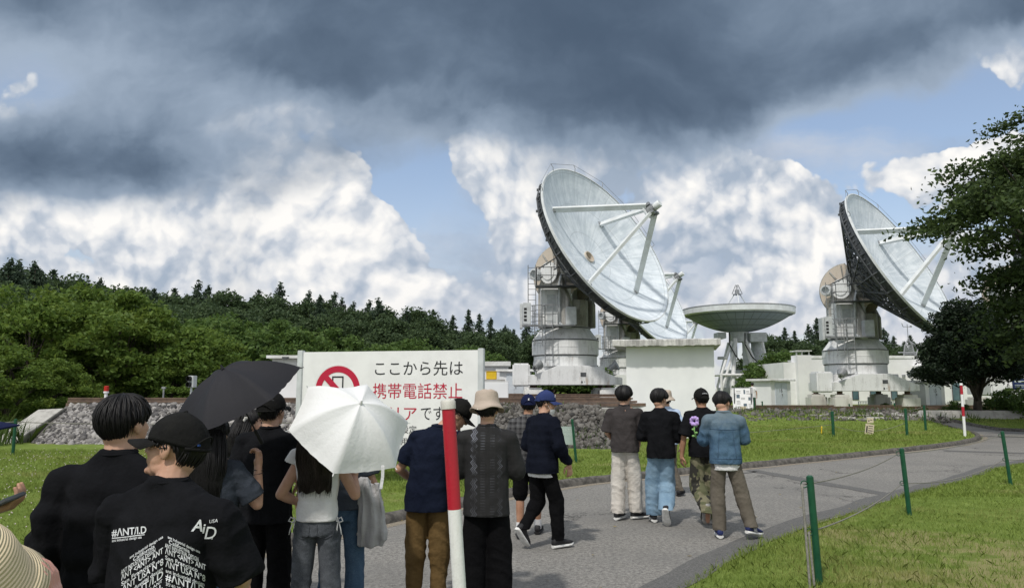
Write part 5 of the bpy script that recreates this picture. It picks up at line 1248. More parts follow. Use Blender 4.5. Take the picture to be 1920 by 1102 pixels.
def lace_mat():
    m, nt, b = new_mat('black_openwork_knit'); x, y, z = sep(nt, objco(nt)); b.inputs['Roughness'].default_value = .85
    ax = x.abs(); tri = ((z * 19).fract() - .5).abs() * .045
    def zig(c, w_): return ((x - c) + tri - .011).abs().lt(w_)
    cols = zig(-.115, .004)._m('MAXIMUM', zig(-.100, .003)).max(zig(-.085, .004)).max(zig(.115, .003)).max(zig(.100, .0025))
    chain = (((x + .03).abs().lt(.018)).max((x - .045).abs().lt(.018))) * ((z * 48).fract().gt(.55)) * ((x * 110).fract().gt(.35))
    fine = ((z * 95).fract().gt(.5)) * ((x * 90).fract().gt(.5))
    w_ = noise(nt, objco(nt), 7, 3).step(.38, .62); top = z.step(.85, 1.35) * .75 + .25
    c = mixc(nt, fine * .35, (.006, .006, .0065), (.030, .028, .030))
    c = mixc(nt, cols.max(chain * .6) * w_ * top * (y.lt(.02)), c, (.20, .21, .25)); nt.links.new(c.v, b.inputs['Base Color']); set_bump(nt, b, fine + cols, .5, .006); return m
M['lace'] = lace_mat()
def hair_mat(name, c, c2):
    m, nt, b = new_mat(name); n = noise(nt, objco(nt), 60, 3); nt.links.new(mixc(nt, n, c, c2).v, b.inputs['Base Color'])
    b.inputs['Roughness'].default_value = .55; b.inputs['Specular IOR Level'].default_value = .3; return m
M['hair'] = hair_mat('black_hair', (.006, .0055, .006), (.013, .012, .012))
M['hair_brown'] = hair_mat('dark_brown_hair', (.014, .010, .008), (.024, .017, .013))
M['straw'] = None
def straw_mat():
    m, nt, b = new_mat('plaited_straw'); x, y, z = sep(nt, objco(nt)); r = (x * x + y * y) ** .5
    band = ((r * 150 - z * 95).fract() - .5).abs() * 2; n = noise(nt, objco(nt), 90, 3); c = mixc(nt, n, (.74, .63, .43), (.62, .50, .31)); c = mixc(nt, band.step(.70, 1.0) * .32, c, (.38, .28, .15))
    nt.links.new(c.v, b.inputs['Base Color']); b.inputs['Roughness'].default_value = .75; set_bump(nt, b, band * -1 + n * .5, .6, .006); return m
M['straw'] = straw_mat()
M['eye'] = pm('dark_eye', (.01, .007, .006), None, rough=.15)
M['lip'] = pm('lip_skin', (.38, .16, .13), None, rough=.5)
M['sole_white'] = pm('white_shoe_sole', (.70, .70, .68), (.55, .55, .53), 30, .7)
M['shoe_black'] = pm('black_shoe_mesh', (.014, .014, .016), (.022, .022, .024), 40, .7, .3, 200, bdist=.005)
M['shoe_navy'] = pm('navy_shoe_mesh', (.012, .020, .085), (.018, .028, .11), 40, .7, .3, 200, bdist=.005)
M['shoe_grey'] = pm('silver_grey_shoe', (.36, .35, .33), (.24, .235, .225), 18, .6)

def V3(*a): return Vector(a)
def skel(female=False):
    J = {'pelvis': V3(0, 0, .95), 'neck': V3(0, -.012, 1.445), 'head': V3(0, .022, 1.562)}
    sw = .155 if female else .172
    for s, k in ((-1, 'L'), (1, 'R')):
        J['hip' + k] = V3(s * .09, 0, .91); J['knee' + k] = V3(s * .10, .015, .49); J['ank' + k] = V3(s * .10, -.02, .085); J['toe' + k] = V3(s * .13, .15, .03)
        J['sh' + k] = V3(s * sw, -.01, 1.385); J['elb' + k] = V3(s * (sw + .055), -.03, 1.10); J['wri' + k] = V3(s * (sw + .06), .03, .86); J['hdir' + k] = V3(0, .15, -1)
    return J
def shear(J, lean):
    def f(p):
        t = max(0, p.z - .95) / .5; t = t * t * .4 + t * .6; return p + V3(lean[0] * t, lean[1] * t, -abs(lean[1]) * .22 * t)
    return f
def hand_mb(mb, wri, d, palm_n, side, curl=.35, thumb=.5):
    "palm, four unequal bent fingers and a thumb leaving the side of the palm"
    d = d.normalized(); n = (palm_n - d * palm_n.dot(d)).normalized(); x = d.cross(n) * side
    mb.cone(wri - d * .02, wri + d * .03, .026, .030, 10, 1.0, n)
    pc = wri + d * .055
    for k in (-1.2, -.4, .4, 1.2): mb.cone(wri + d * .02 + x * k * .012, wri + d * .088 + x * k * .017, .014, .0125, 8)
    for k, L in ((-1.5, .064), (-.5, .076), (.5, .080), (1.5, .070)):
        p = wri + d * .088 + x * k * .0172; a = 0; rad = .0098 if k > -1 else .0086; dd = d
        for j, (seg, c) in enumerate(((.45, curl * .8), (.30, curl * 1.1), (.25, curl))):
            a += c; dd = d * math.cos(a) + n * math.sin(a) + x * k * .05; q = p + dd * L * seg; mb.cone(p, q, rad * (1 - .07 * j), rad * (.93 - .07 * j), 8); p = q
    p = wri + d * .025 + x * .022; t1 = p + (d * .55 + x * .75 + n * .3 * thumb).normalized() * .040; t2 = t1 + (d * .85 + x * .3 + n * .45 * thumb).normalized() * .030; t3 = t2 + (d * .95 + n * .45 * thumb).normalized() * .024
    mb.cone(p, t1, .0155, .0125, 8); mb.cone(t1, t2, .0122, .011, 8); mb.cone(t2, t3, .011, .0085, 8)

def head_mb(mb, T):
    e = lambda c, r: mb.ell(T @ Vector(c), r, T.to_3x3(), 16, 10)
    e((0, -.012, .022), (.074, .093, .095)); e((0, .038, -.025), (.062, .056, .085)); e((0, .048, -.085), (.040, .042, .030)); e((0, -.03, -.045), (.058, .06, .06))
    e((0, .079, .030), (.046, .018, .014)); 
    for s in (-1, 1): e((s * .036, .062, -.022), (.022, .024, .022)); e((s * .030, .02, -.075), (.026, .045, .028)); e((s * .077, -.006, -.008), (.010, .020, .032)); e((s * .081, -.016, -.002), (.007, .013, .024))
    mb.cone(T @ V3(0, .088, .018), T @ V3(0, .106, -.022), .008, .0125, 10); e((0, .098, -.026), (.017, .012, .009)); e((0, .087, -.054), (.022, .012, .007)); e((0, .085, -.064), (.019, .012, .008)); e((0, .086, -.094), (.018, .014, .014))

def remesh(mb, vox, smooth=2, post=None, factor=.5):
    me = mb.mesh('tmp'); me = evaluated(me, [('REMESH', dict(mode='VOXEL', voxel_size=vox, use_smooth_shade=True)), ('SMOOTH', dict(factor=factor, iterations=smooth))])
    if post:
        n = len(me.vertices); co = np.empty(n * 3, np.float32); no = np.empty(n * 3, np.float32); me.vertices.foreach_get('co', co)
        me.vertices.foreach_get('normal', no); co = co.reshape(-1, 3).astype(float); no = no.reshape(-1, 3).astype(float); co = post(co, no); me.vertices.foreach_set('co', co.astype(np.float32).ravel()); me.update()
    me.polygons.foreach_set('use_smooth', [True] * len(me.polygons)); return me
def addme(name, me, mat, parent):
    me.name = name; me.materials.clear(); me.materials.append(M[mat]); o = link(bpy.data.objects.new(name, me)); o.parent = parent; return o

def vnoise(P, s, seed):
    "fast 3-D value noise on arrays, about -1..1"
    Q = P * np.asarray(s) + seed * 17.3; I = np.floor(Q).astype(np.int64); f = Q - I; f = f * f * (3 - 2 * f); r = 0
    def h(i, j, k):
        n = (i * 374761393 + j * 668265263 + k * 2147483647 + seed * 974711) & 0x7fffffff; n = (n ^ (n >> 13)) * 1274126177 & 0x7fffffff; return ((n ^ (n >> 16)) & 0xffff) / 32767.5 - 1
    for a in (0, 1):
        for b in (0, 1):
            for c in (0, 1): r = r + h(I[:, 0] + a, I[:, 1] + b, I[:, 2] + c) * np.where(a, f[:, 0], 1 - f[:, 0]) * np.where(b, f[:, 1], 1 - f[:, 1]) * np.where(c, f[:, 2], 1 - f[:, 2])
    return r
def folds(amp, hem, seed, kind):
    def post(co, no):
        x, y, z = co.T
        if kind == 'top':
            w1 = .35 + .65 * (1 - sst(z, hem + .1, 1.40)); d = vnoise(np.stack([x + .25 * z, y, z * .28], 1), (15, 13, 9), seed)
            d2 = vnoise(np.stack([x - np.sign(x) * z * .75, y, z * .6 + np.abs(x)], 1), (13, 9, 7), seed + 5); d3 = vnoise(np.stack([x, y, z * 2.2], 1), (7, 7, 9), seed + 9)
            arm = sst(np.abs(x), .16, .26)
            k = (.35 - np.abs(d) * 1.5) * w1 + (.3 - np.abs(d2) * 1.3) * (.55 + .6 * arm) + d3 * .55
        else:
            low = 1 - sst(z, .05, .45); kn = np.exp(-((z - .50) / .14) ** 2); cr = np.exp(-((z - .84) / .10) ** 2)
            d = vnoise(np.stack([x + z * .25, y, z + y * .8 + x * .35], 1), (6, 7, 13), seed); d2 = vnoise(np.stack([x, y, z * .4], 1), (16, 14, 6), seed + 3); d3 = vnoise(np.stack([x + z * .3, y, z - np.abs(x) * .8], 1), (9, 9, 18), seed + 6)
            k = (.3 - np.abs(d) * 1.5) * (.2 + 1.0 * low + .6 * kn) + (.25 - np.abs(d2)) * .7 + (.3 - np.abs(d3)) * 1.1 * (cr + .25)
        k = np.where(z < hem + .012, k * .4, k); return co + no * (k * amp)[:, None]
    return post
def ering(c, a, b, n=24, e=2.4, rot=0.0, tilt=None):
    o = []
    for k in range(n):
        t = math.tau * k / n; ct, st = math.cos(t), math.sin(t); p = V3(a * abs(ct) ** (2 / e) * (1 if ct >= 0 else -1), b * abs(st) ** (2 / e) * (1 if st >= 0 else -1), 0)
        o.append(Vector(c) + p)
    return o

def short_hair(parent, T, length='short', mat='hair', seed=0, strands=260, crown_cap=False, thick=.016, nape=-1.1, fringe=.42, top_el=1.45):
    r = np.random.default_rng(seed); na, ne = 120, 26; V = []
    def bound(az):      # az 0 = front (+Y), pi = back
        t = abs(math.remainder(az, math.tau)) / math.pi; return np.interp(t, [0, .22, .40, .50, .56, .70, 1], [fringe, fringe - .12, -.10, -.30, -.10, nape * .72, nape])
    pn = vnoise(np.stack([np.cos(np.linspace(0, math.tau, na, False)) * 9, np.sin(np.linspace(0, math.tau, na, False)) * 9, np.zeros(na)], 1), (3, 3, 1), seed + 1)
    def sp(az, el, th):
        c = V3(0, -.012, .022); rx, ry, rz = .076 + th, .095 + th, .097 + th
        if el < 0: k = 1 - .16 * (math.sin(-el)) ** 1.0 ; rz2 = .115
        else: k = 1; rz2 = rz
        return c + V3(math.sin(az) * math.cos(el) * rx * k, math.cos(az) * math.cos(el) * ry * k, math.sin(el) * rz2)
    mb = MB(); rings = []
    for i in range(ne + 1):
        t = i / ne; ring = []
        for j in range(na):
            az = math.tau * j / na; b = bound(az) + pn[j] * .13; el = math.pi / 2 * .985 + (b - math.pi / 2 * .985) * t
            th = thick * (.75 + .5 * math.sin(min(1, t * 1.5) * math.pi * .5)) * (1 - .55 * max(0, t - .75) / .25) + .0035 * vnoise(np.array([[az * 14, t * 2.0, 0]]), (1, 1, 1), seed + 2)[0] + thick * .28 * vnoise(np.array([[math.sin(az) * 2.2, math.cos(az) * 2.2, t * 3.0]]), (1, 1, 1), seed + 4)[0]
            ring.append(T @ sp(az, el, th))
        rings.append(ring)
    ring = []
    for j in range(na): az = math.tau * j / na; ring.append(T @ sp(az, bound(az) + pn[j] * .13, -.004))
    mb.loft(rings + [ring], True, False); o = mb.build('hair', mat, parent, smooth=True)
    if strands:
        sb = MB()
        for q in range(strands):
            az = r.uniform(0, math.tau); b = bound(az) - r.uniform(-.05, .10); pts = []; sw = r.normal(0, .16); e0 = r.uniform(min(.35, top_el - .2), top_el); lift = r.uniform(.001, .006) if r.random() < .7 else r.uniform(.006, .015)
            for t in np.linspace(0, 1, 7): el = e0 + (b - e0) * t; pts.append(T @ sp(az + sw * t, el, thick * (1.02 if t < .8 else .85) + lift * math.sin(t * 3)))
            sb.tube(pts, [.0012, .0028, .0036, .0036, .003, .002, .0005], 4)
        s_ = sb.build('hair_strands', mat, o, smooth=True); s_['kind'] = 'stuff'
    return o
def long_hair(parent, T, z_end, mat, seed, width=.115):
    o = short_hair(parent, T, mat=mat, seed=seed, strands=120, nape=-1.1)
    r = np.random.default_rng(seed); sb = MB(); base = T @ V3(0, -.02, .0); mb = MB(); rings = []
    for t in np.linspace(0, 1, 14):
        z = base.z + .02 + (z_end - base.z) * t; a = np.interp(t, [0, .25, .6, 1], [.075, .092, width, width * .85]); b = np.interp(t, [0, .3, 1], [.085, .07, .035]); c = V3(base.x, base.y - .015 - .085 * min(1, t * 2.2), z)
        rings.append([c + V3(a * math.cos(u) * (1 + .05 * math.sin(u * 9 + t * 2)), b * math.sin(u) * (1 + .07 * math.sin(u * 13)) - (.02 if math.sin(u) < 0 else 0), .02 * math.sin(u * 7) * t) for u in [math.tau * k / 60 for k in range(60)]])
    mb.loft(rings); h = mb.build('hair_length', mat, o, smooth=True)
    for q in range(300):
        u = r.uniform(math.pi * .95, math.pi * 2.05); pts = []; e = r.uniform(.82, 1.1); w_ = r.normal(0, .012)
        for t in np.linspace(0, e, 9):
            z = base.z + .05 + (z_end - base.z - .03) * t; a = np.interp(t, [0, .25, .6, 1.1], [.075, .094, width, width * .87]) + .003; b = np.interp(t, [0, .3, 1.1], [.085, .07, .035]) + .024
            pts.append(V3(base.x + a * math.cos(u) + w_ * math.sin(t * 4), base.y - .015 - .085 * min(1, t * 2.2) + b * math.sin(u), z))
        sb.tube(pts, [.001, .002, .0026, .0028, .0028, .0026, .0022, .0015, .0004], 4)
    sb.build('hair_strands', mat, h, smooth=True)['kind'] = 'stuff'; return o
def cap_hat(parent, T, mat, brim_az=0.0, strap=True, logo=None):
    "baseball cap : six panel dome, curved brim, button"
    mb = MB(); rings = []; n = 48; c = V3(0, -.012, .032)
    for i in range(15):
        t = i / 14; el = math.pi / 2 * .98 * (1 - t) + R(-4) * t; ring = []
        for k in range(n):
            az = math.tau * k / n; bulge = 1 + .012 * abs(math.sin(az * 3)) * math.cos(el) - .004; rr = (.094, .116, .108); dz = -.012 * math.cos(az) if t > .8 else 0
            back = .02 * max(0, -math.cos(az)) * t
            ring.append(T @ (c + V3(math.sin(az) * math.cos(el) * rr[0] * bulge, math.cos(az) * math.cos(el) * rr[1] * bulge, math.sin(el) * rr[2] * (1 + .02 * math.sin(az * 2)) - back)))
        rings.append(ring)
    inner = [T @ (c + (T.inverted() @ p - c) * .94) for p in rings[-1]]
    mb.loft(rings + [inner], True, False); me = mb.mesh('cap')
    o = addme('cap', me, mat, parent); me.polygons.foreach_set('use_smooth', [True] * len(me.polygons))
    mb = MB(); mb.ell(T @ V3(0, -.012, .142), (.008, .008, .005), T.to_3x3(), 8, 6); mb.build('button', mat, o, smooth=True)
    mb = MB(); top = []; 
    for i in range(7):
        s = i / 6; row = []
        for k in range(17):
            a = (k / 16 - .5) * 2 * 1.18; y0 = math.cos(a) * .112 - .012; x0 = math.sin(a) * .092; L = .085 * math.cos(a * .95) ** .6 if abs(a) < 1.6 else 0
            row.append(V3(x0 * (1 + .06 * s), y0 + L * s, .026 - .012 * math.cos(a) * 0 - .016 * s - .020 * (a / 1.2) ** 2 * (0.5 + s * .6)))
        top.append(row)
    vs = [T @ p for r_ in top for p in r_] + [T @ (p - V3(0, 0, .005)) for r_ in top for p in r_]; m = 17; fs = []
    for i in range(6):
        for k in range(16): q = (i * m + k, i * m + k + 1, (i + 1) * m + k + 1, (i + 1) * m + k); fs += [q, tuple(7 * m + j for j in reversed(q))]
    for k in range(16): fs += [(6 * m + k, 6 * m + k + 1, 13 * m + k + 1, 13 * m + k), (k, 7 * m + k, 7 * m + k + 1, k + 1)]
    for i in range(6): fs += [(i * m, (i + 1) * m, (8 + i) * m, (7 + i) * m), (i * m + 16, (7 + i) * m + 16, (8 + i) * m + 16, (i + 1) * m + 16)]
    mb.add(vs, fs); mb.build('brim', mat, o, smooth=R(50))
    if strap:
        mb = MB(); mb.tube([T @ V3(math.sin(a) * .094, math.cos(a) * .118 - .012, .012 + .0 * a) for a in np.linspace(R(125), R(235), 14)], .007, 6); st = mb.build('strap', mat, o, smooth=True)
        mb = MB(); p = [T @ V3(math.sin(a) * .094, math.cos(a) * .118 - .012, .012 + .050 * math.sin((a - R(135)) / R(90) * math.pi)) for a in np.linspace(R(135), R(225), 14)]; mb.tube(p, .004, 6); mb.build('strap_opening', mat, o, smooth=True)
    return o
def bucket_hat(parent, T, mat, R1=.155):
    mb = MB(); n = 64; rings = []; c = V3(0, -.010, .0)
    prof = [(.02, .135), (.07, .133), (.094, .122), (.102, .105), (.106, .075), (.111, .04), (.113, .028), (R1 * .86, -.002), (R1, -.028), (R1 - .003, -.034), (.112, .018), (.10, .03)]
    for rr, z in prof:
        rings.append([T @ (c + V3(math.sin(a) * rr * .92, math.cos(a) * rr * 1.08, z + (.010 * math.sin(a * 3 + 1) + .006 * math.sin(a * 5)) * max(0, (rr - .11) / .045) + .003 * math.sin(a * 6) * (rr < .11))) for a in [math.tau * k / n for k in range(n)]])
    mb.loft(rings, True, False); return mb.build('bucket_hat', mat, parent, smooth=True)

def shoe(parent, J, k, mat, sole='sole_white', ln=.275, wd=.048):
    a, t = J['ank' + k], J['toe' + k]; d = (t - a); f = V3(d.x, d.y, d.z + .055).normalized(); fw_ = f; upv = V3(0, 0, 1); upv = (upv - fw_ * upv.dot(fw_)).normalized(); 
    if abs(fw_.z) > .93: upv = V3(0, -1, 0)
    sx_ = fw_.cross(upv).normalized(); o = a - fw_ * .075 - upv * .075
    def ring(s, z0, z1, w_, n=16):
        c = o + fw_ * s; return [c + sx_ * (w_ * math.cos(u)) + upv * ((z0 + z1) / 2 + (z1 - z0) / 2 * (abs(math.sin(u)) ** .7) * (1 if math.sin(u) > 0 else -1)) for u in [math.tau * q / n for q in range(n)]]
    S = ((.0, .028, .075, .022), (.012, .026, .098, .034), (.05, .026, .118, .038), (.09, .026, .115, .039), (.13, .026, .088, .042), (.18, .026, .074, wd), (.225, .028, .062, .046), (.258, .032, .052, .034), (.272, .036, .044, .018))
    mb = MB(); mb.loft([ring(s * ln / .275, z0, z1, w_) for s, z0, z1, w_ in S]); sh = mb.build('shoe', mat, parent, smooth=True)
    mb = MB(); mb.loft([ring(s * ln / .275, -.004 + (.014 if s > .24 else 0), .030 + (.008 if s > .24 else 0), w_ + .0045) for s, z0, z1, w_ in S]); mb.build('sole', sole, sh, smooth=R(50)); return sh, (o, fw_, sx_, upv)

def person(label, loc, H=1.72, yaw=0.0, female=False, lean=(0, 0), head=(0, 0, 0), pose=None, skin='skin', top=None, pants=None, shoes=None, hair='short', hat=None, hair_mat_='hair', vox=.007, group='people walking up the path', seed=0, hands=True, curl=.4, head_off=(0, 0, 0), eyes=True, hair_kw=None, head_scale=1.0):
    root = empty('person', loc, -yaw, label, 'person', group); s = H / 1.72; root.scale = (s, s, s)
    J = skel(female); sf = shear(J, lean)
    for k in list(J):
        if k[:2] in ('sh', 'el', 'wr', 'ne', 'he'): J[k] = sf(J[k])
    for k, v in (pose or {}).items(): J[k] = Vector(v)
    J['head'] = J['head'] + Vector(head_off)
    T = Matrix.Translation(J['head']) @ Matrix.Rotation(-head[0], 4, 'Z') @ Matrix.Rotation(-head[1], 4, 'X') @ Matrix.Rotation(head[2], 4, 'Y') @ Matrix.Scale(head_scale, 4)
    # body : one continuous skin
    mb = MB(); sp = lambda z, dx=0, dy=0: sf(V3(dx, dy, z))
    mb.loft([ering(sp(z), a, b) for z, a, b in ((.86, .115, .08), (.95, .122, .085), (1.08, .115, .08), (1.25, .15, .095), (1.36, .15, .09), (1.42, .10, .07))])
    mb.cone(J['neck'] - V3(0, 0, .05), T @ V3(0, -.018, -.04), .060 if not female else .052, .054 if not female else .046, 14); head_mb(mb, T)
    for k, sd_ in (('L', -1), ('R', 1)):
        mb.cone(J['sh' + k] - V3(sd_ * .035, 0, .05), J['elb' + k], .044, .037, 12); mb.cone(J['elb' + k], J['elb' + k].lerp(J['wri' + k], .35), .036, .037, 12); mb.cone(J['elb' + k].lerp(J['wri' + k], .35), J['wri' + k], .037, .025, 12)
        if hands: hand_mb(mb, J['wri' + k], J['hdir' + k], J.get('palm' + k, V3(-sd_, .25, 0)), sd_ * (-1), J.get('curl' + k, V3(curl, 0, 0)).x)
        mb.cone(J['hip' + k] + V3(-.012 if k == 'R' else .012, 0, -.05), J['knee' + k], .068, .050, 14); mb.cone(J['knee' + k], J['knee' + k].lerp(J['ank' + k], .35), .050, .052, 14); mb.cone(J['knee' + k].lerp(J['ank' + k], .35), J['ank' + k], .052, .034, 14); mb.cone(J['ank' + k], J['ank' + k].lerp(J['toe' + k], .8), .033, .026, 10)
    body = addme('body', remesh(mb, vox, 2), skin, root)
    if eyes:
        for q in (-1, 1):
            mb = MB(); mb.ell(T @ V3(q * .031, .0815, .006), (.0125, .007, .0065), T.to_3x3(), 10, 8); mb.build('eye', 'eye', root, smooth=True)
            mb = MB(); mb.tube([T @ V3(q * (.014 + .03 * t), .0945 - .022 * t * t, .030 + .006 * math.sin(t * 3)) for t in np.linspace(0, 1, 5)], .0035, 5); mb.build('eyebrow', 'hair', root, smooth=True)
    P = {'root': root, 'J': J, 'T': T, 'body': body}
    for g_ in (pants, top):
        if not g_: continue
        g_ = dict(g_); mb = MB()
        if g_['kind'] == 'trousers':
            w0 = g_.get('w', 1.0); mb.loft([ering(V3(0, -.005, z), a * w0 ** .4, b * w0 ** .4) for z, a, b in ((.83, .140, .105), (.90, .150, .106), (.98, .138, .096), (1.06, .125, .088))])
            for k in 'LR':
                h, kn, an = J['hip' + k], J['knee' + k], J['ank' + k]; cuff = g_.get('cuff', .075); kr = g_.get('knee', .078) ; cut = g_.get('cut', 1.0)
                end = an + (kn - an).normalized() * g_.get('up', .0) if cut == 1 else kn.lerp(an, cut - 1) if cut > 1 else h.lerp(kn, cut)
                mb.cone(h + V3(-.012 if k == 'R' else .012, -.004, -.05), kn if cut >= 1 else end, .086 * w0 ** .6, kr, 18, 1.0)
                if cut >= 1: mb.loft([[p + q for q in [V3(r_ * math.cos(u), r_ * math.sin(u) * .95, 0) for u in [math.tau * i / 18 for i in range(18)]]] for p, r_ in ((kn + V3(0, 0, .0), kr), (kn.lerp(end, .5), (kr * .45 + cuff * .55)), (end, cuff))]); mb.cone(kn, kn.lerp(end, .3), kr, kr * .98, 16)
                else: mb.loft([[p + q for q in [V3(r_ * math.cos(u), r_ * math.sin(u), 0) for u in [math.tau * i / 18 for i in range(18)]]] for p, r_ in ((h.lerp(kn, .3), .10 * w0), (end, kr * 1.08))])
            me = remesh(mb, g_.get('vox', .009), 3, folds(g_.get('fold', .011) * .85, -1, seed + 3, 'pants')); o = addme(g_.get('name', 'trousers'), me, g_['mat'], root); P['pants'] = o
        else:
            hem = g_.get('hem', .80); w0 = g_.get('w', 1.0) * .93; sw = J['shR'].x - J['shL'].x; mid = (J['shR'] + J['shL']) / 2; hw = abs(sw) / 2 if abs(sw) > .2 else .18
            nk = g_.get('neck', .062); rows = [(hem, .188 * w0, .150 * w0), (hem + .12, .185 * w0, .142 * w0), (1.06, .174 * w0, .126 * w0), (1.22, .182 * w0 ** .7, .124 * w0 ** .6), (1.32, .190 * w0 ** .4, .114), (1.37, hw * .93, .092), (1.405, hw * .76, .078), (1.428, hw * .56, .070), (1.447, nk + .012, nk + .004), (1.460, nk, nk)]
            mb.loft([ering(sp(z, 0, -.006), a, b, 28, 2.5 if z < 1.35 else 2.1) for z, a, b in rows if z >= hem])
            for k, q in (('L', -1), ('R', 1)):
                r0 = g_.get('r0', .072) * .92; r1 = g_.get('r1', .078); cut = g_.get('sleeve', .75); sh, el, wr = J['sh' + k] + V3(q * .004, 0, .012 - r0 * .80), J['elb' + k], J['wri' + k]
                if g_.get('sleeveless'): mb.cone(sh - V3(q * .05, 0, .02), sh + V3(0, 0, -.02), .06, .055, 14); continue
                inner = sh - V3(q * .085, 0, -.012)
                if cut <= 1: e = sh.lerp(el, cut); mb.cone(inner, sh, r0 * .95, r0, 16); mb.loft([[p + (ax * math.cos(u) + ay * math.sin(u)) * r_ for u in [math.tau * i / 18 for i in range(18)]] for ax, ay, _ in [frame(el - sh)] for p, r_ in ((sh - (el - sh).normalized() * .02, r0 * .9), (sh.lerp(e, .5), (r0 + r1) / 2), (e, r1))])
                else: e = el.lerp(wr, cut - 1); mb.cone(inner, sh, r0 * .95, r0, 16); mb.cone(sh, el, r0, r1, 16); mb.cone(el, e, r1, g_.get('r2', .048), 14)
            me = remesh(mb, g_.get('vox', .008), 3, folds(g_.get('fold', .010), hem, seed, 'top')); o = addme(g_.get('name', 'shirt'), me, g_['mat'], root); P['top'] = o
            if g_.get('rib'):
                rm = MB(); c = sp(1.452, 0, -.006); rm.tube([c + V3((nk + .008) * math.cos(u), (nk + .004) * math.sin(u), -.002 + .006 * math.sin(u)) for u in np.linspace(0, math.tau, 40)], .0055, 6, False); rm.build('collar', g_['mat'], o, smooth=True)
            if g_.get('under'):
                mb = MB(); z0 = hem - g_['under']; mb.loft([ering(V3(0, -.006, z), .160 * w0, .121 * w0, 28) for z in (z0, hem - .01, hem + .1)]); addme('undershirt', remesh(mb, .01, 2, folds(.008, z0, seed + 8, 'top')), 'white_cotton', root)
    if shoes:
        for k in 'LR': sh, fr = shoe(root, J, k, *shoes); P['shoe' + k] = (sh, fr)
    hk = dict(hair_kw or {})
    if hat: hk['top_el'] = .02; hk.setdefault('thick', .012); hk.update(fringe=.0, strands=90)
    if hair == 'short': P['hair'] = short_hair(root, T, mat=hair_mat_, seed=seed, **hk)
    elif hair: P['hair'] = long_hair(root, T, hair, hair_mat_, seed)
    return P

# ------------------------------------------------------------------ the people of the photograph
GRP = 'people walking up the path'
def floor_at(px, Y): return ((px - 960) / 1387 * Y, Y, .006)
def lab_local(root, w_):
    "world point -> person-local"
    m = Matrix.Translation(root.location) @ root.rotation_euler.to_matrix().to_4x4() @ Matrix.Diagonal((*root.scale, 1)); return m.inverted() @ Vector(w_)
walk = lambda f, b, lift=.10, sp=.10: {('knee' + f): (sp if f == 'R' else -sp, .16, .50), ('ank' + f): (sp if f == 'R' else -sp, .24, .085), ('toe' + f): (sp * 1.2 if f == 'R' else -sp * 1.2, .41, .035),
                                    ('knee' + b): (sp if b == 'R' else -sp, -.04, .49), ('ank' + b): (sp if b == 'R' else -sp, -.30, .10 + lift), ('toe' + b): (sp * 1.1 if b == 'R' else -sp * 1.1, -.20, .03)}

# man with thick black hair, nearest left
P1 = person('man with thick black hair in a plain black oversized tee at the near left', floor_at(238, 3.1), 1.73, R(4), head=(R(14), R(-4), 0), top=dict(kind='shirt', mat='black_cotton', w=1.16, hem=.74, sleeve=1.45, r0=.082, r1=.088, r2=.085, rib=True, vox=.007, fold=.016), pants=dict(kind='trousers', mat='black_trouser'), seed=1, vox=.006,
            pose={'shL': (-.205, -.01, 1.37), 'shR': (.205, -.01, 1.37), 'elbL': (-.255, -.03, 1.10), 'elbR': (.26, -.0, 1.10), 'wriL': (-.30, .10, .88), 'wriR': (.2, .2, 1.0)}, hair_kw=dict(strands=700, thick=.009, fringe=.15))
# man in black cap with the printed back
P2 = person('man in black cap and black tee with white lettering across the back', floor_at(334, 2.70), 1.66, R(8), head=(R(-92), R(-8), R(4)), skin='skin', hair_mat_='hair', lean=(-.02, .03),
            top=dict(kind='shirt', mat='black_cotton_b', w=1.16, hem=.72, sleeve=.98, r0=.080, r1=.086, rib=True, vox=.006, fold=.014), pants=dict(kind='trousers', mat='black_trouser'), seed=2, vox=.005,
            pose={'shL': (-.20, .0, 1.365), 'shR': (.20, .0, 1.365), 'elbL': (-.25, .06, 1.09), 'elbR': (.262, .06, 1.09), 'wriL': (-.16, .26, 1.02), 'wriR': (.17, .26, 1.02)}, hat=True, hair_kw=dict(strands=260, thick=.012, fringe=.30))
cp = cap_hat(P2['root'], P2['T'], 'cap_black')
M['tag_blue'] = pm('blue_cloth_tag', (.02, .06, .22), None)
mb = MB(); mb.box((0, 0, 0), (.016, .003, .007), mat=P2['T'].to_3x3()); tg = mb.build('tag', 'tag_blue', cp); tg.location = P2['T'] @ V3(-.050, -.118, .03)

def print_on(P, items, plane_y=-.5):
    "lay flat letters onto the back of a shirt by projecting them along the view of its back"
    o = P['top']; me = o.data; bvh = BVHTree.FromPolygons([v_.co for v_ in me.vertices], [p.vertices for p in me.polygons]); root = P['root']
    eye = lab_local(root, (0, 0, EYE)); out = MB(); Dd = root.location.y
    for s, size, f, kw in items:
        t = text_mesh(s, 1.0, **kw) if isinstance(s, str) else s
        bm = bmesh.new(); bm.from_mesh(t); bmesh.ops.triangulate(bm, faces=bm.faces[:])
        for _ in range(1): bmesh.ops.subdivide_edges(bm, edges=[e for e in bm.edges if (e.verts[0].co - e.verts[1].co).length > .35], cuts=1)
        bmesh.ops.triangulate(bm, faces=bm.faces[:])
        vs = []; ok = []
        for v_ in bm.verts:
            px, py = f(v_.co.x * size, v_.co.y * size); w_ = lab_local(root, at(px, py, Dd)); d = (w_ - eye).normalized(); h = bvh.ray_cast(eye, d); ok.append(h[0] is not None); vs.append((h[0] + h[1] * .0022) if h[0] is not None else w_)
        bm.verts.index_update(); fs = [tuple(v_.index for v_ in fc.verts) for fc in bm.faces if all(ok[v_.index] for v_ in fc.verts)]; out.add(vs, fs); bm.free()
    me = bpy.data.meshes.new('print'); me.from_pydata(out.v, [], out.f); me.materials.append(M['print']); q = link(bpy.data.objects.new('back_print', me)); q.parent = o; return q
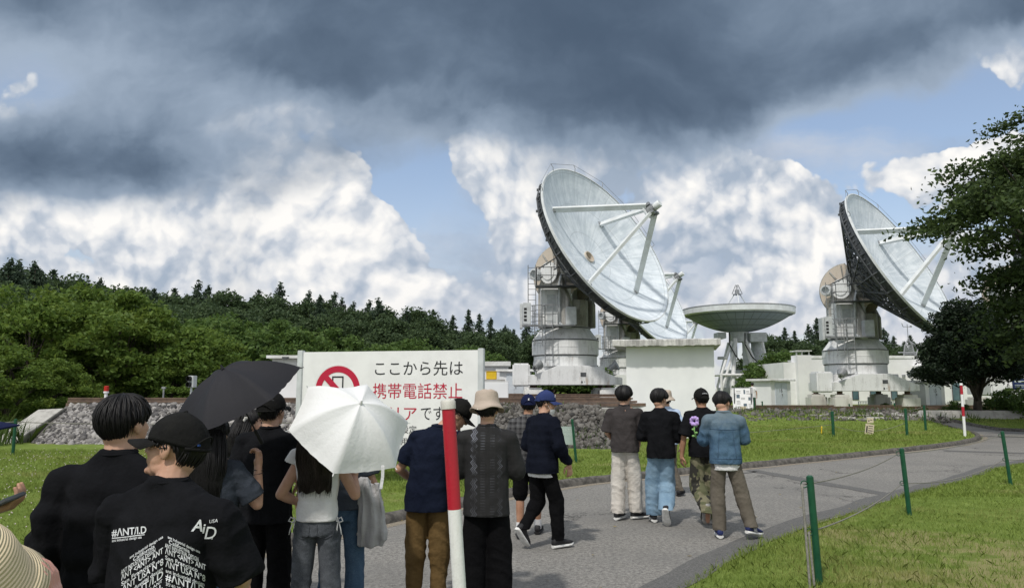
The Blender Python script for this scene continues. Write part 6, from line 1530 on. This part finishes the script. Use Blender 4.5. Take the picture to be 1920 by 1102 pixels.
def bar(x0, y0, x1, y1, th):
    m = bpy.data.meshes.new('bar'); n = 12; v = []; 
    for i in range(n + 1): t = i / n; v += [(x0 + (x1 - x0) * t, y0 + (y1 - y0) * t, 0), (x0 + (x1 - x0) * t, y0 + (y1 - y0) * t - th, 0)]
    m.from_pydata(v, [], [(2 * i, 2 * i + 1, 2 * i + 3, 2 * i + 2) for i in range(n)]); return m
ident = lambda x, y: (x, y)
def place(x0, y0, rise=0.0, slant=0.0, fx=1.0): return lambda u, v: (x0 + u * fx + v * slant, y0 - v - u * fx * rise)
items = [('#ΛNT/I.D', 19, place(211, 1005, .10, .0, .82), dict(offset=.018)), (bar(0, 0, 61, 0, 1.6), 1, place(211, 1008, .12), {}), ('ant industrial design usa', 7.2, place(211, 1015.5, .13, 0, .80), dict(offset=.01)),
         ('A', 31, place(359, 995, .0, .32), dict(offset=.02)), ('i', 25, place(379, 998, 0, .2), dict(offset=.02)), ('D', 33, place(382, 1009, -.0, .22, .92), dict(offset=.005)), ('USA', 9, place(392, 980, .12, .15), {}), ('o', 7, place(396, 1010), {})]
Lp = [(0, 'ant industrial design usa', 7.5, 62, 16), (9, 'California', 10.5, 40, 22), (19, 'ANT INDUSTRIAL DESIGN', 11.5, 64, 0), (30.5, 'ΛNT <ANT> ANT', 15, 78, 0), (41, 'San Francisco', 11, 62, 0), (54.5, 'ΛNT USA N°8', 17, 76, 2), (65, 'ant industrial design', 10, 74, 3), (80, '#ΛNT/I.D', 19, 74, 4), (90, "35'40 39 N 122 ANT", 8.5, 72, 4), (103, 'INDUSTRIAL', 13, 72, 4)]
def width_of(t_): v = [q.co.x for q in t_.vertices]; return max(v) - min(v)
for dy, s, sz, wd, x_off in Lp:
    fx = wd / (width_of(text_mesh(s, 1.0)) * sz)
    items.append((s, sz, (lambda dy, fx, xo: lambda u, v: (228 + xo + u * fx, 1057 + dy * (1 - .10 * (u * fx + xo) / 80) - .63 * (u * fx + xo) - v))(dy, fx, x_off), dict(offset=.012)))
    items.append((s, sz, (lambda dy, fx, xo: lambda u, v: (310 + xo * .3 + u * fx, 1006 + dy * (1 - .12 * (u * fx) / 80) + .47 * (u * fx + xo * .3) - v))(dy, fx * .96, x_off), dict(offset=.012)))
for grp in (items[:3], items[3:8], items[8::2], items[9::2]): print_on(P2, grp)

# woman under the black parasol
P3 = person('woman with long black hair and slate grey tee holding a black parasol', floor_at(408, 4.55), 1.58, R(-4), female=True, top=dict(kind='shirt', mat='slate', w=1.12, hem=.70, sleeve=.85, r0=.068, r1=.082), pants=dict(kind='trousers', mat='denim_blue'), shoes=('shoe_black',), hair=1.17, seed=3, vox=.006,
            pose={'elbR': (.30, .02, 1.12), 'wriR': (.262, .15, 1.355), 'hdirR': (-.05, .1, 1), 'palmR': (-1, .2, 0), 'curlR': (.95, 0, 0), 'elbL': (-.19, .06, 1.1), 'wriL': (-.06, .22, 1.05)})
mb = MB(); J = P3['J']; mb.tube([J['wriR'].lerp(J['elbR'], .12) + V3(.029 * math.cos(t), .029 * math.sin(t), .004 * math.sin(2 * t)) for t in np.linspace(0, math.tau, 20)], .003, 5, False); mb.tube([J['wriR'].lerp(J['elbR'], .22) + V3(.031 * math.cos(t), .031 * math.sin(t), .006 * math.cos(t)) for t in np.linspace(0, math.tau, 20)], .003, 5, False); mb.build('bracelet', 'black', P3['root'], smooth=True)
# man in black polo with cap
P4 = person('man in black polo, black trousers and black cap between the two parasols', floor_at(514, 5.35), 1.72, R(3), hat=True, head=(R(12), R(-6), 0), top=dict(kind='shirt', mat='black_cotton', w=1.02, hem=.80, sleeve=.8, r0=.076, r1=.086, rib=True), pants=dict(kind='trousers', mat='black_trouser', w=1.05, knee=.085, cuff=.085), shoes=('shoe_black',), seed=4, pose={'wriR': (.15, .22, 1.05), 'wriL': (-.15, .22, 1.05)})
cap_hat(P4['root'], P4['T'], 'cap_black')
P4b = person('woman in dark clothes under the black parasol, pale flower in her hair', floor_at(474, 6.0), 1.58, R(40), female=True, head=(R(25), R(-8), 0), top=dict(kind='shirt', mat='black_cotton_b', w=1.0, hem=.78, sleeve=.8), pants=dict(kind='trousers', mat='denim_blue', w=1.0), shoes=('shoe_black',), hair=1.30, seed=5)
mb = MB(); q = P4b['T'] @ V3(.088, -.045, .05)
for k in range(6): a = math.tau * k / 6; mb.ell(q + V3(.0, .018 * math.cos(a), .018 * math.sin(a)), (.005, .014, .014), None, 8, 6)
mb.build('hair_ornament', 'cap_plastic', P4b['root'], smooth=True)
# woman under the white parasol
P5 = person('woman with long dark hair, white top and grey jeans under the white parasol', floor_at(606, 4.95), 1.63, R(0), female=True, top=dict(kind='shirt', mat='white_cotton', w=.80, hem=.925, sleeve=.22, r0=.058, r1=.066, fold=.008, vox=.007), pants=dict(kind='trousers', mat='denim_grey', w=.90, knee=.072, cuff=.078, fold=.010, vox=.007), shoes=('shoe_black',), hair=1.115, hair_mat_='hair_brown', seed=6, skin='skin', vox=.006,
            pose={'elbL': (-.245, -.04, 1.10), 'wriL': (-.165, .13, 1.02), 'elbR': (.25, .02, 1.09), 'wriR': (.215, .14, 1.20), 'hdirR': (0, .2, 1), 'curlR': (.95, 0, 0)})
for q in (-1, 1):
    mb = MB(); pts = [(-.052, .03), (.052, .03), (.05, -.06), (0, -.085), (-.05, -.06)]; bv = BVHTree.FromPolygons([v_.co for v_ in P5['pants'].data.vertices], [p.vertices for p in P5['pants'].data.polygons]); ring = []
    for i in range(5):
        a, b = pts[i], pts[(i + 1) % 5]
        for t in np.linspace(0, 1, 5)[:-1]:
            x, z = q * .078 + a[0] + (b[0] - a[0]) * t, .90 + a[1] + (b[1] - a[1]) * t; h = bv.ray_cast(V3(x, -.6, z), V3(0, 1, 0)); ring.append((h[0] if h[0] else V3(x, -.12, z)) + V3(0, -.003, 0))
    mb.tube(ring + [ring[0]], .0032, 5, False); mb.build('back_pocket', 'denim_grey', P5['pants'], smooth=True)
    mb = MB(); c = V3(q * .148, -.03, .935)
    for s2 in (-1, 1): mb.tube([c, c + V3(q * .012 + s2 * .012, -.01, .015), c + V3(q * .014 + s2 * .022, -.012, -.01), c + V3(q * .01, -.01, -.02)], .0045, 5); mb.tube([c, c + V3(s2 * .012 + q * .01, -.012, -.06), c + V3(s2 * .018 + q * .012, -.012, -.10)], .0042, 5)
    mb.build('side_tie', 'white_cotton', P5['top'], smooth=True)
# person in blue jeans beside her
P6 = person('person in dark blue jeans half hidden behind the white parasol, jacket over the arm', floor_at(652, 5.5), 1.62, R(0), female=True, top=dict(kind='shirt', mat='slate', w=.95, hem=.92, sleeve=.7), pants=dict(kind='trousers', mat='denim_blue', w=.95, knee=.075, cuff=.075), shoes=('shoe_black',), hair=1.22, hair_mat_='hair_brown', seed=7, pose={'elbR': (.22, .03, 1.10), 'wriR': (.185, .06, .985), 'hdirR': (.05, .6, -.6), 'curlR': (1.0, 0, 0)})
# man in navy tee and brown trousers
P7 = person('man in navy tee and brown trousers with bowed black cap behind the marker pole', floor_at(806, 6.15), 1.70, R(8), hat=True, lean=(.09, .04), head=(R(62), R(36), R(10)), head_off=(.10, .05, -.025), top=dict(kind='shirt', mat='navy', w=1.06, hem=.76, sleeve=.78, r0=.075, r1=.083, rib=True), pants=dict(kind='trousers', mat='khaki', w=1.05, knee=.092, cuff=.062, up=.05, fold=.014), shoes=('shoe_black',), seed=8, vox=.006,
            pose={'elbL': (-.25, .02, 1.08), 'wriL': (-.17, .20, .96), 'elbR': (.29, .05, 1.07), 'wriR': (.10, .24, 1.0)})
cap_hat(P7['root'], P7['T'], 'cap_black')
# man with bucket hat and openwork knit
P8 = person('man in a beige bucket hat and black openwork knit shirt with wide black trousers', floor_at(914, 6.05), 1.70, R(0), head=(R(4), R(6), R(-3)), top=dict(kind='shirt', mat='lace', w=1.08, hem=.74, sleeve=1.12, r0=.080, r1=.080, r2=.07, rib=True, fold=.008, neck=.062), pants=dict(kind='trousers', mat='black_trouser', w=1.1, knee=.105, cuff=.108), shoes=('shoe_black',), seed=9, pose={'elbL': (-.24, .02, 1.08), 'wriL': (-.13, .22, 1.02), 'elbR': (.24, .02, 1.08), 'wriR': (.13, .22, 1.02)}, hat=True)
bucket_hat(P8['root'], P8['T'] @ Matrix.Translation((0, 0, .03)) @ Matrix.Rotation(R(-4), 4, 'X'), 'beige_cloth')
# plaid shirt and shorts, partly hidden
P10 = person('man in a navy cap, plaid shirt and black shorts with white socks, half hidden', floor_at(990, 8.95), 1.68, R(5), head=(R(-6), 0, 0), skin='skin_tan', top=dict(kind='shirt', mat='plaid', w=1.08, hem=.80, sleeve=.9, r0=.074, r1=.086), pants=dict(kind='trousers', mat='black_trouser', cut=.98, knee=.09), shoes=('shoe_black', 'black'), seed=10, pose={**walk('R', 'L', .02), 'ankL': (-.10, -.06, .085), 'toeL': (-.12, .11, .03), 'kneeL': (-.10, .02, .49)}, hat=True)
c_ = cap_hat(P10['root'], P10['T'], 'cap_navy')
mb = MB(); J = P10['J']
for k in 'LR': mb = MB(); mb.cyl(J['ank' + k] + V3(0, 0, -.02), J['ank' + k].lerp(J['knee' + k], .24), .043, .046, 14); mb.build('sock', 'white_cotton', P10['root'], smooth=R(50))
def cap_mark(P, cap, p, size, shape, mat='white_gloss'):
    mb = MB()
    for x, z, w_, h in shape: mb.box(p + (P['T'].to_3x3() @ V3(x * size, 0, z * size)), (w_ * size, .004, h * size), mat=P['T'].to_3x3())
    mb.build('emblem', mat, cap)
cap_mark(P10, c_, P10['T'] @ V3(.0, -.130, .075), .02, ((0, 0, .8, 1.2), (.2, .4, .4, .8)))
# man with mask and blue cap, walking
P9 = person('walking man in blue cap and chin mask, black top and black trousers', floor_at(1016, 8.35), 1.735, R(50), lean=(.0, .03), head=(R(38), R(6), 0), skin='skin', top=dict(kind='shirt', mat='navy_dark', w=1.12, hem=.80, sleeve=1.85, r0=.080, r1=.078, r2=.055, under=.04, fold=.012), pants=dict(kind='trousers', mat='black_trouser', w=1.05, knee=.088, cuff=.072), shoes=('shoe_black',), seed=11, vox=.006,
            pose={'kneeR': (.09, .12, .50), 'ankR': (.10, .13, .085), 'toeR': (.12, .30, .035), 'kneeL': (-.10, .02, .48), 'ankL': (-.10, -.20, .21), 'toeL': (-.11, -.11, .04), 'elbR': (.25, .0, 1.10), 'wriR': (.23, .18, .90), 'elbL': (-.23, -.02, 1.09), 'wriL': (-.14, .16, .98)}, hat=True)
c_ = cap_hat(P9['root'], P9['T'], 'cap_blue'); cap_mark(P9, c_, P9['T'] @ V3(.062, .085, .085), .022, ((0, 0, .5, 1.4), (.2, .3, .3, .5)))
T = P9['T']; mb = MB(); rows = []
for i in range(6):
    z = -.062 - .012 * i; rows.append([T @ V3(math.sin(a) * (.066 - .002 * i), .030 + math.cos(a) * (.078 - .003 * i) * (1 - .12 * abs(i - 2.5) / 2.5), z - .012 * abs(a) * .2) for a in np.linspace(-1.35, 1.35, 16)])
mb.loft(rows, False, False, False); mk = addme('face_mask', evaluated(mb.mesh('m'), [('SOLIDIFY', dict(thickness=.003))]), 'white_cotton', P9['root'])
mb = MB()
for q in (-1, 1): mb.tube([T @ V3(q * .064, .046, -.07), T @ V3(q * .074, .02, -.035), T @ V3(q * .080, -.012, .015)], .0016, 4)
mb.build('ear_loop', 'white_cotton', mk)
# brown tee, cream trousers
P11 = person('man in a charcoal brown tee and cream trousers with black and white trainers', floor_at(1168, 10.15), 1.79, R(14), head=(R(12), R(-2), 0), top=dict(kind='shirt', mat='charcoal', w=1.06, hem=.85, sleeve=.95, r0=.082, r1=.095, rib=True), pants=dict(kind='trousers', mat='cream_cloth', w=1.05, knee=.098, cuff=.092, fold=.015), shoes=('shoe_black',), seed=12, pose={'elbR': (.235, .03, 1.10), 'wriR': (.16, .20, .96), 'elbL': (-.225, .0, 1.09), 'wriL': (-.15, .18, .97), 'ankL': (-.10, -.05, .085), 'toeL': (-.05, .12, .03), 'ankR': (.12, .07, .085), 'toeR': (.25, .18, .03), 'kneeR': (.11, .06, .49)}, head_scale=1.06, hair_kw=dict(fringe=.2, thick=.02))
# black top, light jeans
P12 = person('man in loose black top and wide pale blue jeans, walking', floor_at(1234, 9.85), 1.745, R(12), head=(R(32), R(14), R(-4)), top=dict(kind='shirt', mat='black_cotton', w=1.06, hem=.82, sleeve=1.2, r0=.082, r1=.085, r2=.075), pants=dict(kind='trousers', mat='denim_light', w=1.1, knee=.108, cuff=.100, fold=.016), shoes=('shoe_black',), seed=13,
             pose={'kneeR': (.07, .09, .48), 'ankR': (.05, -.22, .20), 'toeR': (.06, -.15, .035), 'ankL': (-.11, .10, .085), 'toeL': (-.13, .27, .03), 'kneeL': (-.11, .10, .50), 'elbR': (.232, .02, 1.09), 'wriR': (.15, .2, 1.0), 'elbL': (-.235, .03, 1.1), 'wriL': (-.1, .22, 1.02)}, head_scale=1.06, hair_kw=dict(fringe=.2, thick=.021))
P13 = person('person in bucket hat and pale blue shirt hidden behind the man in pale jeans', floor_at(1246, 12.3), 1.70, R(0), head=(R(10), R(-4), 0), top=dict(kind='shirt', mat='lt_blue_cloth', w=1.0, hem=.84, sleeve=.8), pants=dict(kind='trousers', mat='taupe', w=1.0), shoes=('shoe_black', 'black'), seed=14, hat=True, pose={**walk('R', 'L', .05), 'ankR': (.19, .05, .085), 'toeR': (.28, .2, .05)})
bucket_hat(P13['root'], P13['T'] @ Matrix.Translation((0, 0, .03)), 'beige_cloth', .17)
# black cap and camouflage trousers
P14 = person('man in a black cap, black tee and olive camouflage trousers, heel lifted', floor_at(1312, 9.75), 1.755, R(-6), head=(R(-2), 0, 0), skin='skin_tan', top=dict(kind='shirt', mat='black_cotton_b', w=1.08, hem=.84, sleeve=.95, r0=.080, r1=.094, rib=True), pants=dict(kind='trousers', mat='camo', w=1.08, knee=.10, cuff=.10, fold=.016, up=-.05), shoes=('shoe_grey', 'shoe_grey'), seed=15,
             pose={'kneeL': (-.09, .03, .48), 'ankL': (-.06, -.25, .23), 'toeL': (-.05, -.21, .05), 'ankR': (.09, .12, .085), 'toeR': (.10, .29, .03), 'elbL': (-.255, -.02, 1.09), 'wriL': (-.275, .02, .85), 'hdirL': (.05, .2, -1), 'elbR': (.25, .02, 1.1), 'wriR': (.15, .2, 1.0)}, hat=True, vox=.006)
c_ = cap_hat(P14['root'], P14['T'], 'cap_black')
mb = MB(); mb.tube([P14['T'] @ V3(x, -.132 + x * x * 2, .062 + .008 * math.cos(x * 30)) for x in np.linspace(-.034, .034, 9)], .003, 5); mb.build('cap_lettering', 'print', c_)
# denim jacket
P15 = person('man in faded denim jacket, taupe trousers and navy trainers, head bowed', floor_at(1352, 8.95), 1.735, R(6), lean=(.0, .03), head=(R(30), R(34), R(-6)), head_off=(.005, .03, -.02), top=dict(kind='shirt', name='denim_jacket', mat='denim_jacket', w=1.06, hem=.84, sleeve=1.85, r0=.086, r1=.078, r2=.055, under=.075, fold=.011, neck=.07, rib=True, vox=.007), pants=dict(kind='trousers', mat='taupe', w=1.04, knee=.088, cuff=.080, fold=.013), shoes=('shoe_navy',), seed=16, vox=.006,
             pose={'kneeR': (.17, .0, .50), 'ankR': (.245, -.10, .14), 'toeR': (.38, .02, .05), 'ankL': (-.10, -.04, .085), 'toeL': (-.09, .14, .03), 'kneeL': (-.10, .02, .50), 'elbR': (.235, .06, 1.12), 'wriR': (.14, .27, 1.14), 'elbL': (-.235, .06, 1.11), 'wriL': (-.12, .27, 1.12), 'hdirR': (-.6, .5, .2), 'hdirL': (.6, .5, .2)}, head_scale=1.05, hair_kw=dict(fringe=.2, thick=.022, nape=-1.15))
me = P15['top'].data; bv = BVHTree.FromPolygons([v_.co for v_ in me.vertices], [p.vertices for p in me.polygons])
def seam(pts, r=.004):
    o = []
    for x, z in pts:
        h = bv.ray_cast(V3(x, -.7, z), V3(0, 1, 0))
        if h[0]: o.append(h[0] + V3(0, -.001, 0))
    mb = MB(); mb.tube(o, r, 5); return mb.build('seam', 'denim_blue', P15['top'], smooth=True)
seam([(x, 1.245 - .012 * math.cos(x * 9)) for x in np.linspace(-.18, .18, 24)]); seam([(-.075 - .03 * t, 1.235 - .32 * t) for t in np.linspace(0, 1, 14)]); seam([(.075 + .03 * t, 1.235 - .32 * t) for t in np.linspace(0, 1, 14)]); seam([(x, .905) for x in np.linspace(-.17, .17, 20)])
for k in 'LR':
    sh, (o, f, sx_, up) = P15['shoe' + k]
    for i in range(3):
        mb = MB(); q = o + f * (.085 + .022 * i) + sx_ * .043 * (1 if k == 'R' else 1); mb.beam(q + up * .035, q + up * .075 - f * .012 - sx_ * .006, .008, .008); mb.build('stripe', 'sole_white', sh)

# straw hat in the near corner, with a hand at its brim
P16 = person('person in a pale plaited straw hat in the bottom left corner, fingers raised beside it', ((-38 - 960) / 1387 * 1.22, 1.22, .006), 1.50, R(0), female=True, skin='skin_pink', hat=True, top=dict(kind='shirt', mat='white_cotton', w=1.0, hem=.8, sleeve=.6), pants=dict(kind='trousers', mat='denim_blue'), hair=None, seed=17, vox=.004,
             pose={'elbR': (.27, -.04, 1.28), 'wriR': (.108, .10, 1.487), 'hdirR': (.06, .05, 1), 'palmR': (-1, -.35, 0), 'curlR': (.38, 0, 0)})
T = P16['T'] @ Matrix.Translation((0, -.03, .055)) @ Matrix.Scale(1.08, 4) @ Matrix.Rotation(R(30), 4, 'X') @ Matrix.Rotation(R(6), 4, 'Y'); mb = MB(); n = 72
prof = [(.006, .112), (.030, .108), (.055, .096), (.076, .076), (.091, .050), (.100, .020), (.104, .0), (.118, -.016), (.132, -.036), (.130, -.040), (.116, -.022), (.102, -.006), (.096, .01)]
mb.loft([[T @ V3(rr * math.cos(a), rr * 1.06 * math.sin(a), z + .010 * math.sin(a * 3 + .6) * max(0, (rr - .12) / .12)) for a in [math.tau * k / n for k in range(n)]] for rr, z in prof], True, False)
me = mb.mesh('straw_hat'); me.transform(T.inverted()); hat = addme('straw_hat', me, 'straw', P16['root']); hat.matrix_local = T; me.polygons.foreach_set('use_smooth', [True] * len(me.polygons))
# onlooker at the left edge with phone
loc17 = (-1.95, 2.6, .006); R17 = Matrix.Translation(loc17) @ Matrix.Rotation(-R(70), 4, 'Z') @ Matrix.Scale(1.74 / 1.72, 4); inv = R17.inverted(); hp = inv @ at(-44, 966, 2.36); el17 = inv @ at(-60, 1010, 2.62)
P17 = person('person at the left edge in a navy cap, mostly out of view, holding a phone', loc17, 1.74, R(70), skin='skin_tan', hat=True, top=dict(kind='shirt', mat='navy', w=1.0, hem=.8, sleeve=.7), pants=dict(kind='trousers', mat='black_trouser'), seed=18, vox=.005, pose={'elbR': (.25, .12, 1.12), 'wriR': tuple(hp), 'hdirR': (.0, 1, .28), 'palmR': (-.15, -.25, 1), 'curlR': (.6, 0, 0), 'elbL': (-.26, -.02, 1.1), 'wriL': (-.25, .1, .9)})
cap_hat(P17['root'], P17['T'], 'cap_navy')
q = at(10, 940, 2.34); root = empty('phone', q, 0, 'dark phone held flat in the hand at the left edge', 'phone'); m3 = Matrix.Rotation(R(-20), 3, 'Z') @ Matrix.Rotation(R(-22), 3, 'Y') @ Matrix.Rotation(R(12), 3, 'X')
mb = MB(); mb.box((0, 0, 0), (.10, .070, .011), mat=m3); b_ = mb.build('case', 'dark_metal', root, bevel=.003); mb = MB(); mb.box(m3 @ V3(0, 0, .0062), (.094, .064, .001), mat=m3); mb.build('screen', 'glass', root)
# far visitor by the information board
P18 = person('tiny far off visitor in a white top beside hut 16', (at(1413, 780, 43).x, 43, .5), 1.65, R(20), top=dict(kind='shirt', mat='white_cotton', sleeve=.6), pants=dict(kind='trousers', mat='taupe'), shoes=('shoe_black',), seed=19, vox=.012, hair_kw=dict(strands=0))

# ------------------------------------------------------------------ parasols, jacket, flower, phones in hand
def canopy_mat(name, a, b, under, bump=.2):
    m, nt, bs = new_mat(name); v = objco(nt); ge = nt.nodes.new('ShaderNodeNewGeometry'); n = noise(nt, v, 5, 5, .6); f = noise(nt, v, 55, 4, .7)
    c = mixc(nt, n, a, b); nt.links.new(mixc(nt, NX(nt, ge.outputs['Backfacing']), c, under).v, bs.inputs['Base Color']); bs.inputs['Roughness'].default_value = .75; set_bump(nt, bs, n * .8 + f * .5, bump, .02); bs.inputs['Specular IOR Level'].default_value = .3
    tr = nt.nodes.new('ShaderNodeBsdfTranslucent'); nt.links.new(c.v, tr.inputs[0]); mx = nt.nodes.new('ShaderNodeMixShader'); mx.inputs[0].default_value = .12; o = nt.nodes['Material Output']
    nt.links.new(bs.outputs[0], mx.inputs[1]); nt.links.new(tr.outputs[0], mx.inputs[2]); nt.links.new(mx.outputs[0], o.inputs[0]); return m
M['canopy_black'] = canopy_mat('charcoal_parasol_cloth', (.014, .014, .018), (.022, .022, .027), (.55, .56, .57))
M['canopy_white'] = canopy_mat('white_parasol_cloth', (.80, .81, .80), (.75, .76, .755), (.06, .06, .065), .3)
def parasol(label, apex, axis, Rr, h, n, spin, mat, shaft_m, scallop=0, shaft_len=.55, seed=0):
    "canopy of n panels stretched between curved ribs, each panel sagging between its ribs"
    axis = Vector(axis).normalized(); x, y, _ = frame(axis, V3(0, 1, 0)); root = empty('parasol', apex, 0, label, 'parasol'); sub = 14; na = n * sub; nr = 18; V = []
    r_ = np.random.default_rng(seed)
    for i in range(nr + 1):
        t = i / nr; 
        for k in range(na):
            a = spin + math.tau * k / na; f = (k % sub) / sub; sag = math.sin(f * math.pi); chord = math.cos(math.pi / n) / math.cos(math.tau / n * (f - .5)); edge = 1 - (1 - chord) * (.35 + .65 * t) - .045 * sag * t * t
            rr = Rr * t * edge; dz = -h * (t ** 2.15) + .010 * sag * math.sin(t * math.pi) * -1.6 - .018 * sag * t
            if scallop and i == nr: rr += .013 * abs(math.sin(f * math.pi * scallop)) ; dz -= .004 * abs(math.sin(f * math.pi * scallop))
            dz += .0035 * math.sin(k * 2.1 + i * .7 + seed) * t * sag
            V.append(x * math.cos(a) * rr + y * math.sin(a) * rr + axis * dz)
    F = [(i * na + k, i * na + (k + 1) % na, (i + 1) * na + (k + 1) % na, (i + 1) * na + k) for i in range(nr) for k in range(na)]
    me = bpy.data.meshes.new('canopy'); me.from_pydata(V, [], F); me.update(); me.polygons.foreach_set('use_smooth', [True] * len(F))
    cen = sum((Vector(v) for v in V), Vector()) / len(V)
    bm = bmesh.new(); bm.from_mesh(me); bmesh.ops.remove_doubles(bm, verts=bm.verts, dist=1e-5); bmesh.ops.recalc_face_normals(bm, faces=bm.faces); f0 = bm.faces[:][len(bm.faces) // 2]
    if f0.normal.dot(axis) < 0: bmesh.ops.reverse_faces(bm, faces=bm.faces)
    bm.to_mesh(me); bm.free(); o = addme('canopy', me, mat, root); me.polygons.foreach_set('use_smooth', [True] * len(me.polygons))
    for k in range(n):
        a = spin + math.tau * k / n; d = x * math.cos(a) + y * math.sin(a); mb = MB(); mb.tube([d * Rr * t + axis * (-h * t ** 2.15 - .006) for t in np.linspace(.02, 1, 12)], .0028, 5); mb.cone(d * Rr * .99 + axis * (-h - .004), d * (Rr + .014) + axis * (-h - .008), .004, .003, 6); mb.build('rib', shaft_m, root, smooth=True)
        mb = MB(); mb.tube([d * Rr * .45 + axis * (-h * .45 ** 2.15 - .01), axis * (-h * 1.15)], .0022, 4); mb.build('strut', shaft_m, root)
    mb = MB(); mb.cyl(axis * .018, -axis * shaft_len, .0055, n=8); mb.cyl(axis * .030, axis * .005, .004, .013, n=10); mb.cyl(-axis * (shaft_len - .07), -axis * (shaft_len + .03), .012, .013, n=10); mb.build('shaft', shaft_m, root, smooth=R(40))
    return root
camv = lambda r_, u, t: Vector((r_, -t, u))       # right, up, towards the camera
parasol('black six panelled parasol with silver lining held over the long haired woman', at(418, 692, 4.6), camv(-.34, .84, .40), .42, .20, 6, R(12), 'canopy_black', 'black', seed=1, shaft_len=.52)
W = parasol('white scalloped parasol tilted towards the camera over the woman in jeans', at(676, 756, 4.6), camv(.38, .66, .62), .395, .215, 6, R(45), 'canopy_white', 'white_gloss', 13, seed=2, shaft_len=.50)
p0, p1 = at(718, 872, 4.4), at(714, 916, 4.4); mb = MB(); mb.loft([[p - p0 + V3(dx, dy, 0) for dx, dy in ((-.009, 0), (.009, 0), (.009, .002), (-.009, .002))] for p in (p0, p0.lerp(p1, .5) + V3(.004, 0, 0), p1)]); sp_ = mb.build('closing_strap', 'white_cotton', W); sp_.location = p0 - W.location
# grey jacket hanging from the hand
top_ = at(684, 893, 5.42); mb = MB(); kk = 5.42 / 1387
def jr(px, py, a, b, ph): c = at(px, py, 5.42); return [c + V3(a * kk * math.cos(u) + 2.2 * kk * math.sin(u * 5 + ph), b * math.sin(u) + .012 * math.sin(u * 7 + ph), 0) for u in [math.tau * q / 36 for q in range(36)]]
mb.loft([jr(685, 893, 7, .02, 0), jr(686, 912, 13, .04, .6), jr(692, 940, 19, .05, 1.0), jr(697, 970, 23, .055, 1.5), jr(697, 1000, 25, .05, 2.1), jr(694, 1024, 21, .035, 2.8)])
mb.loft([jr(680, 896, 5, .02, 1), jr(672, 915, 9, .03, 1.5), jr(668, 930, 8, .03, 2)]); mb.loft([jr(706, 905, 5, .02, 0), jr(712, 950, 8, .025, .5), jr(717, 995, 8, .025, 1), jr(716, 1012, 7, .02, 1.4)])
me = remesh(mb, .007, 2, lambda co, no: co + no * (vnoise(co, (26, 20, 7), 5) * .010 + vnoise(co, (50, 40, 14), 6) * .004)[:, None]); o = addme('jacket', me, 'grey_cloth', None); tag(o, 'pale grey nylon jacket hanging from the hand of the person in blue jeans', 'jacket')
# purple flower
p = at(1302, 788, 8.8); root = empty('artificial_flower', p, 0, 'lilac flower on a green stem sticking out beside the denim jacket sleeve', 'flower'); M['lilac'] = pm('lilac_petals', (.42, .28, .62), (.52, .38, .72), 30, .6); M['stem'] = pm('pale_green_stem', (.22, .42, .14), None)
mb = MB(); k = 8.8 / 1387; r = random.Random(4)
for q in range(9): a = q * .7; mb.ell(V3(math.cos(a) * 5 * k, -.02 * math.sin(q), (math.sin(a) * 6 - 1) * k), (.022, .018, .026), Matrix.Rotation(a, 3, 'Y'), 10, 7)
mb.build('petals', 'lilac', root, smooth=True); mb = MB(); mb.tube([V3(0, 0, -6 * k), V3(-.005, 0, -18 * k), V3(.02, .02, -32 * k)], .008, 6)
for q in range(4): mb.ell(V3((-1) ** q * .018, 0, (-10 - 6 * q) * k), (.018, .006, .012), None, 8, 6)
mb.build('stem', 'stem', root, smooth=True)
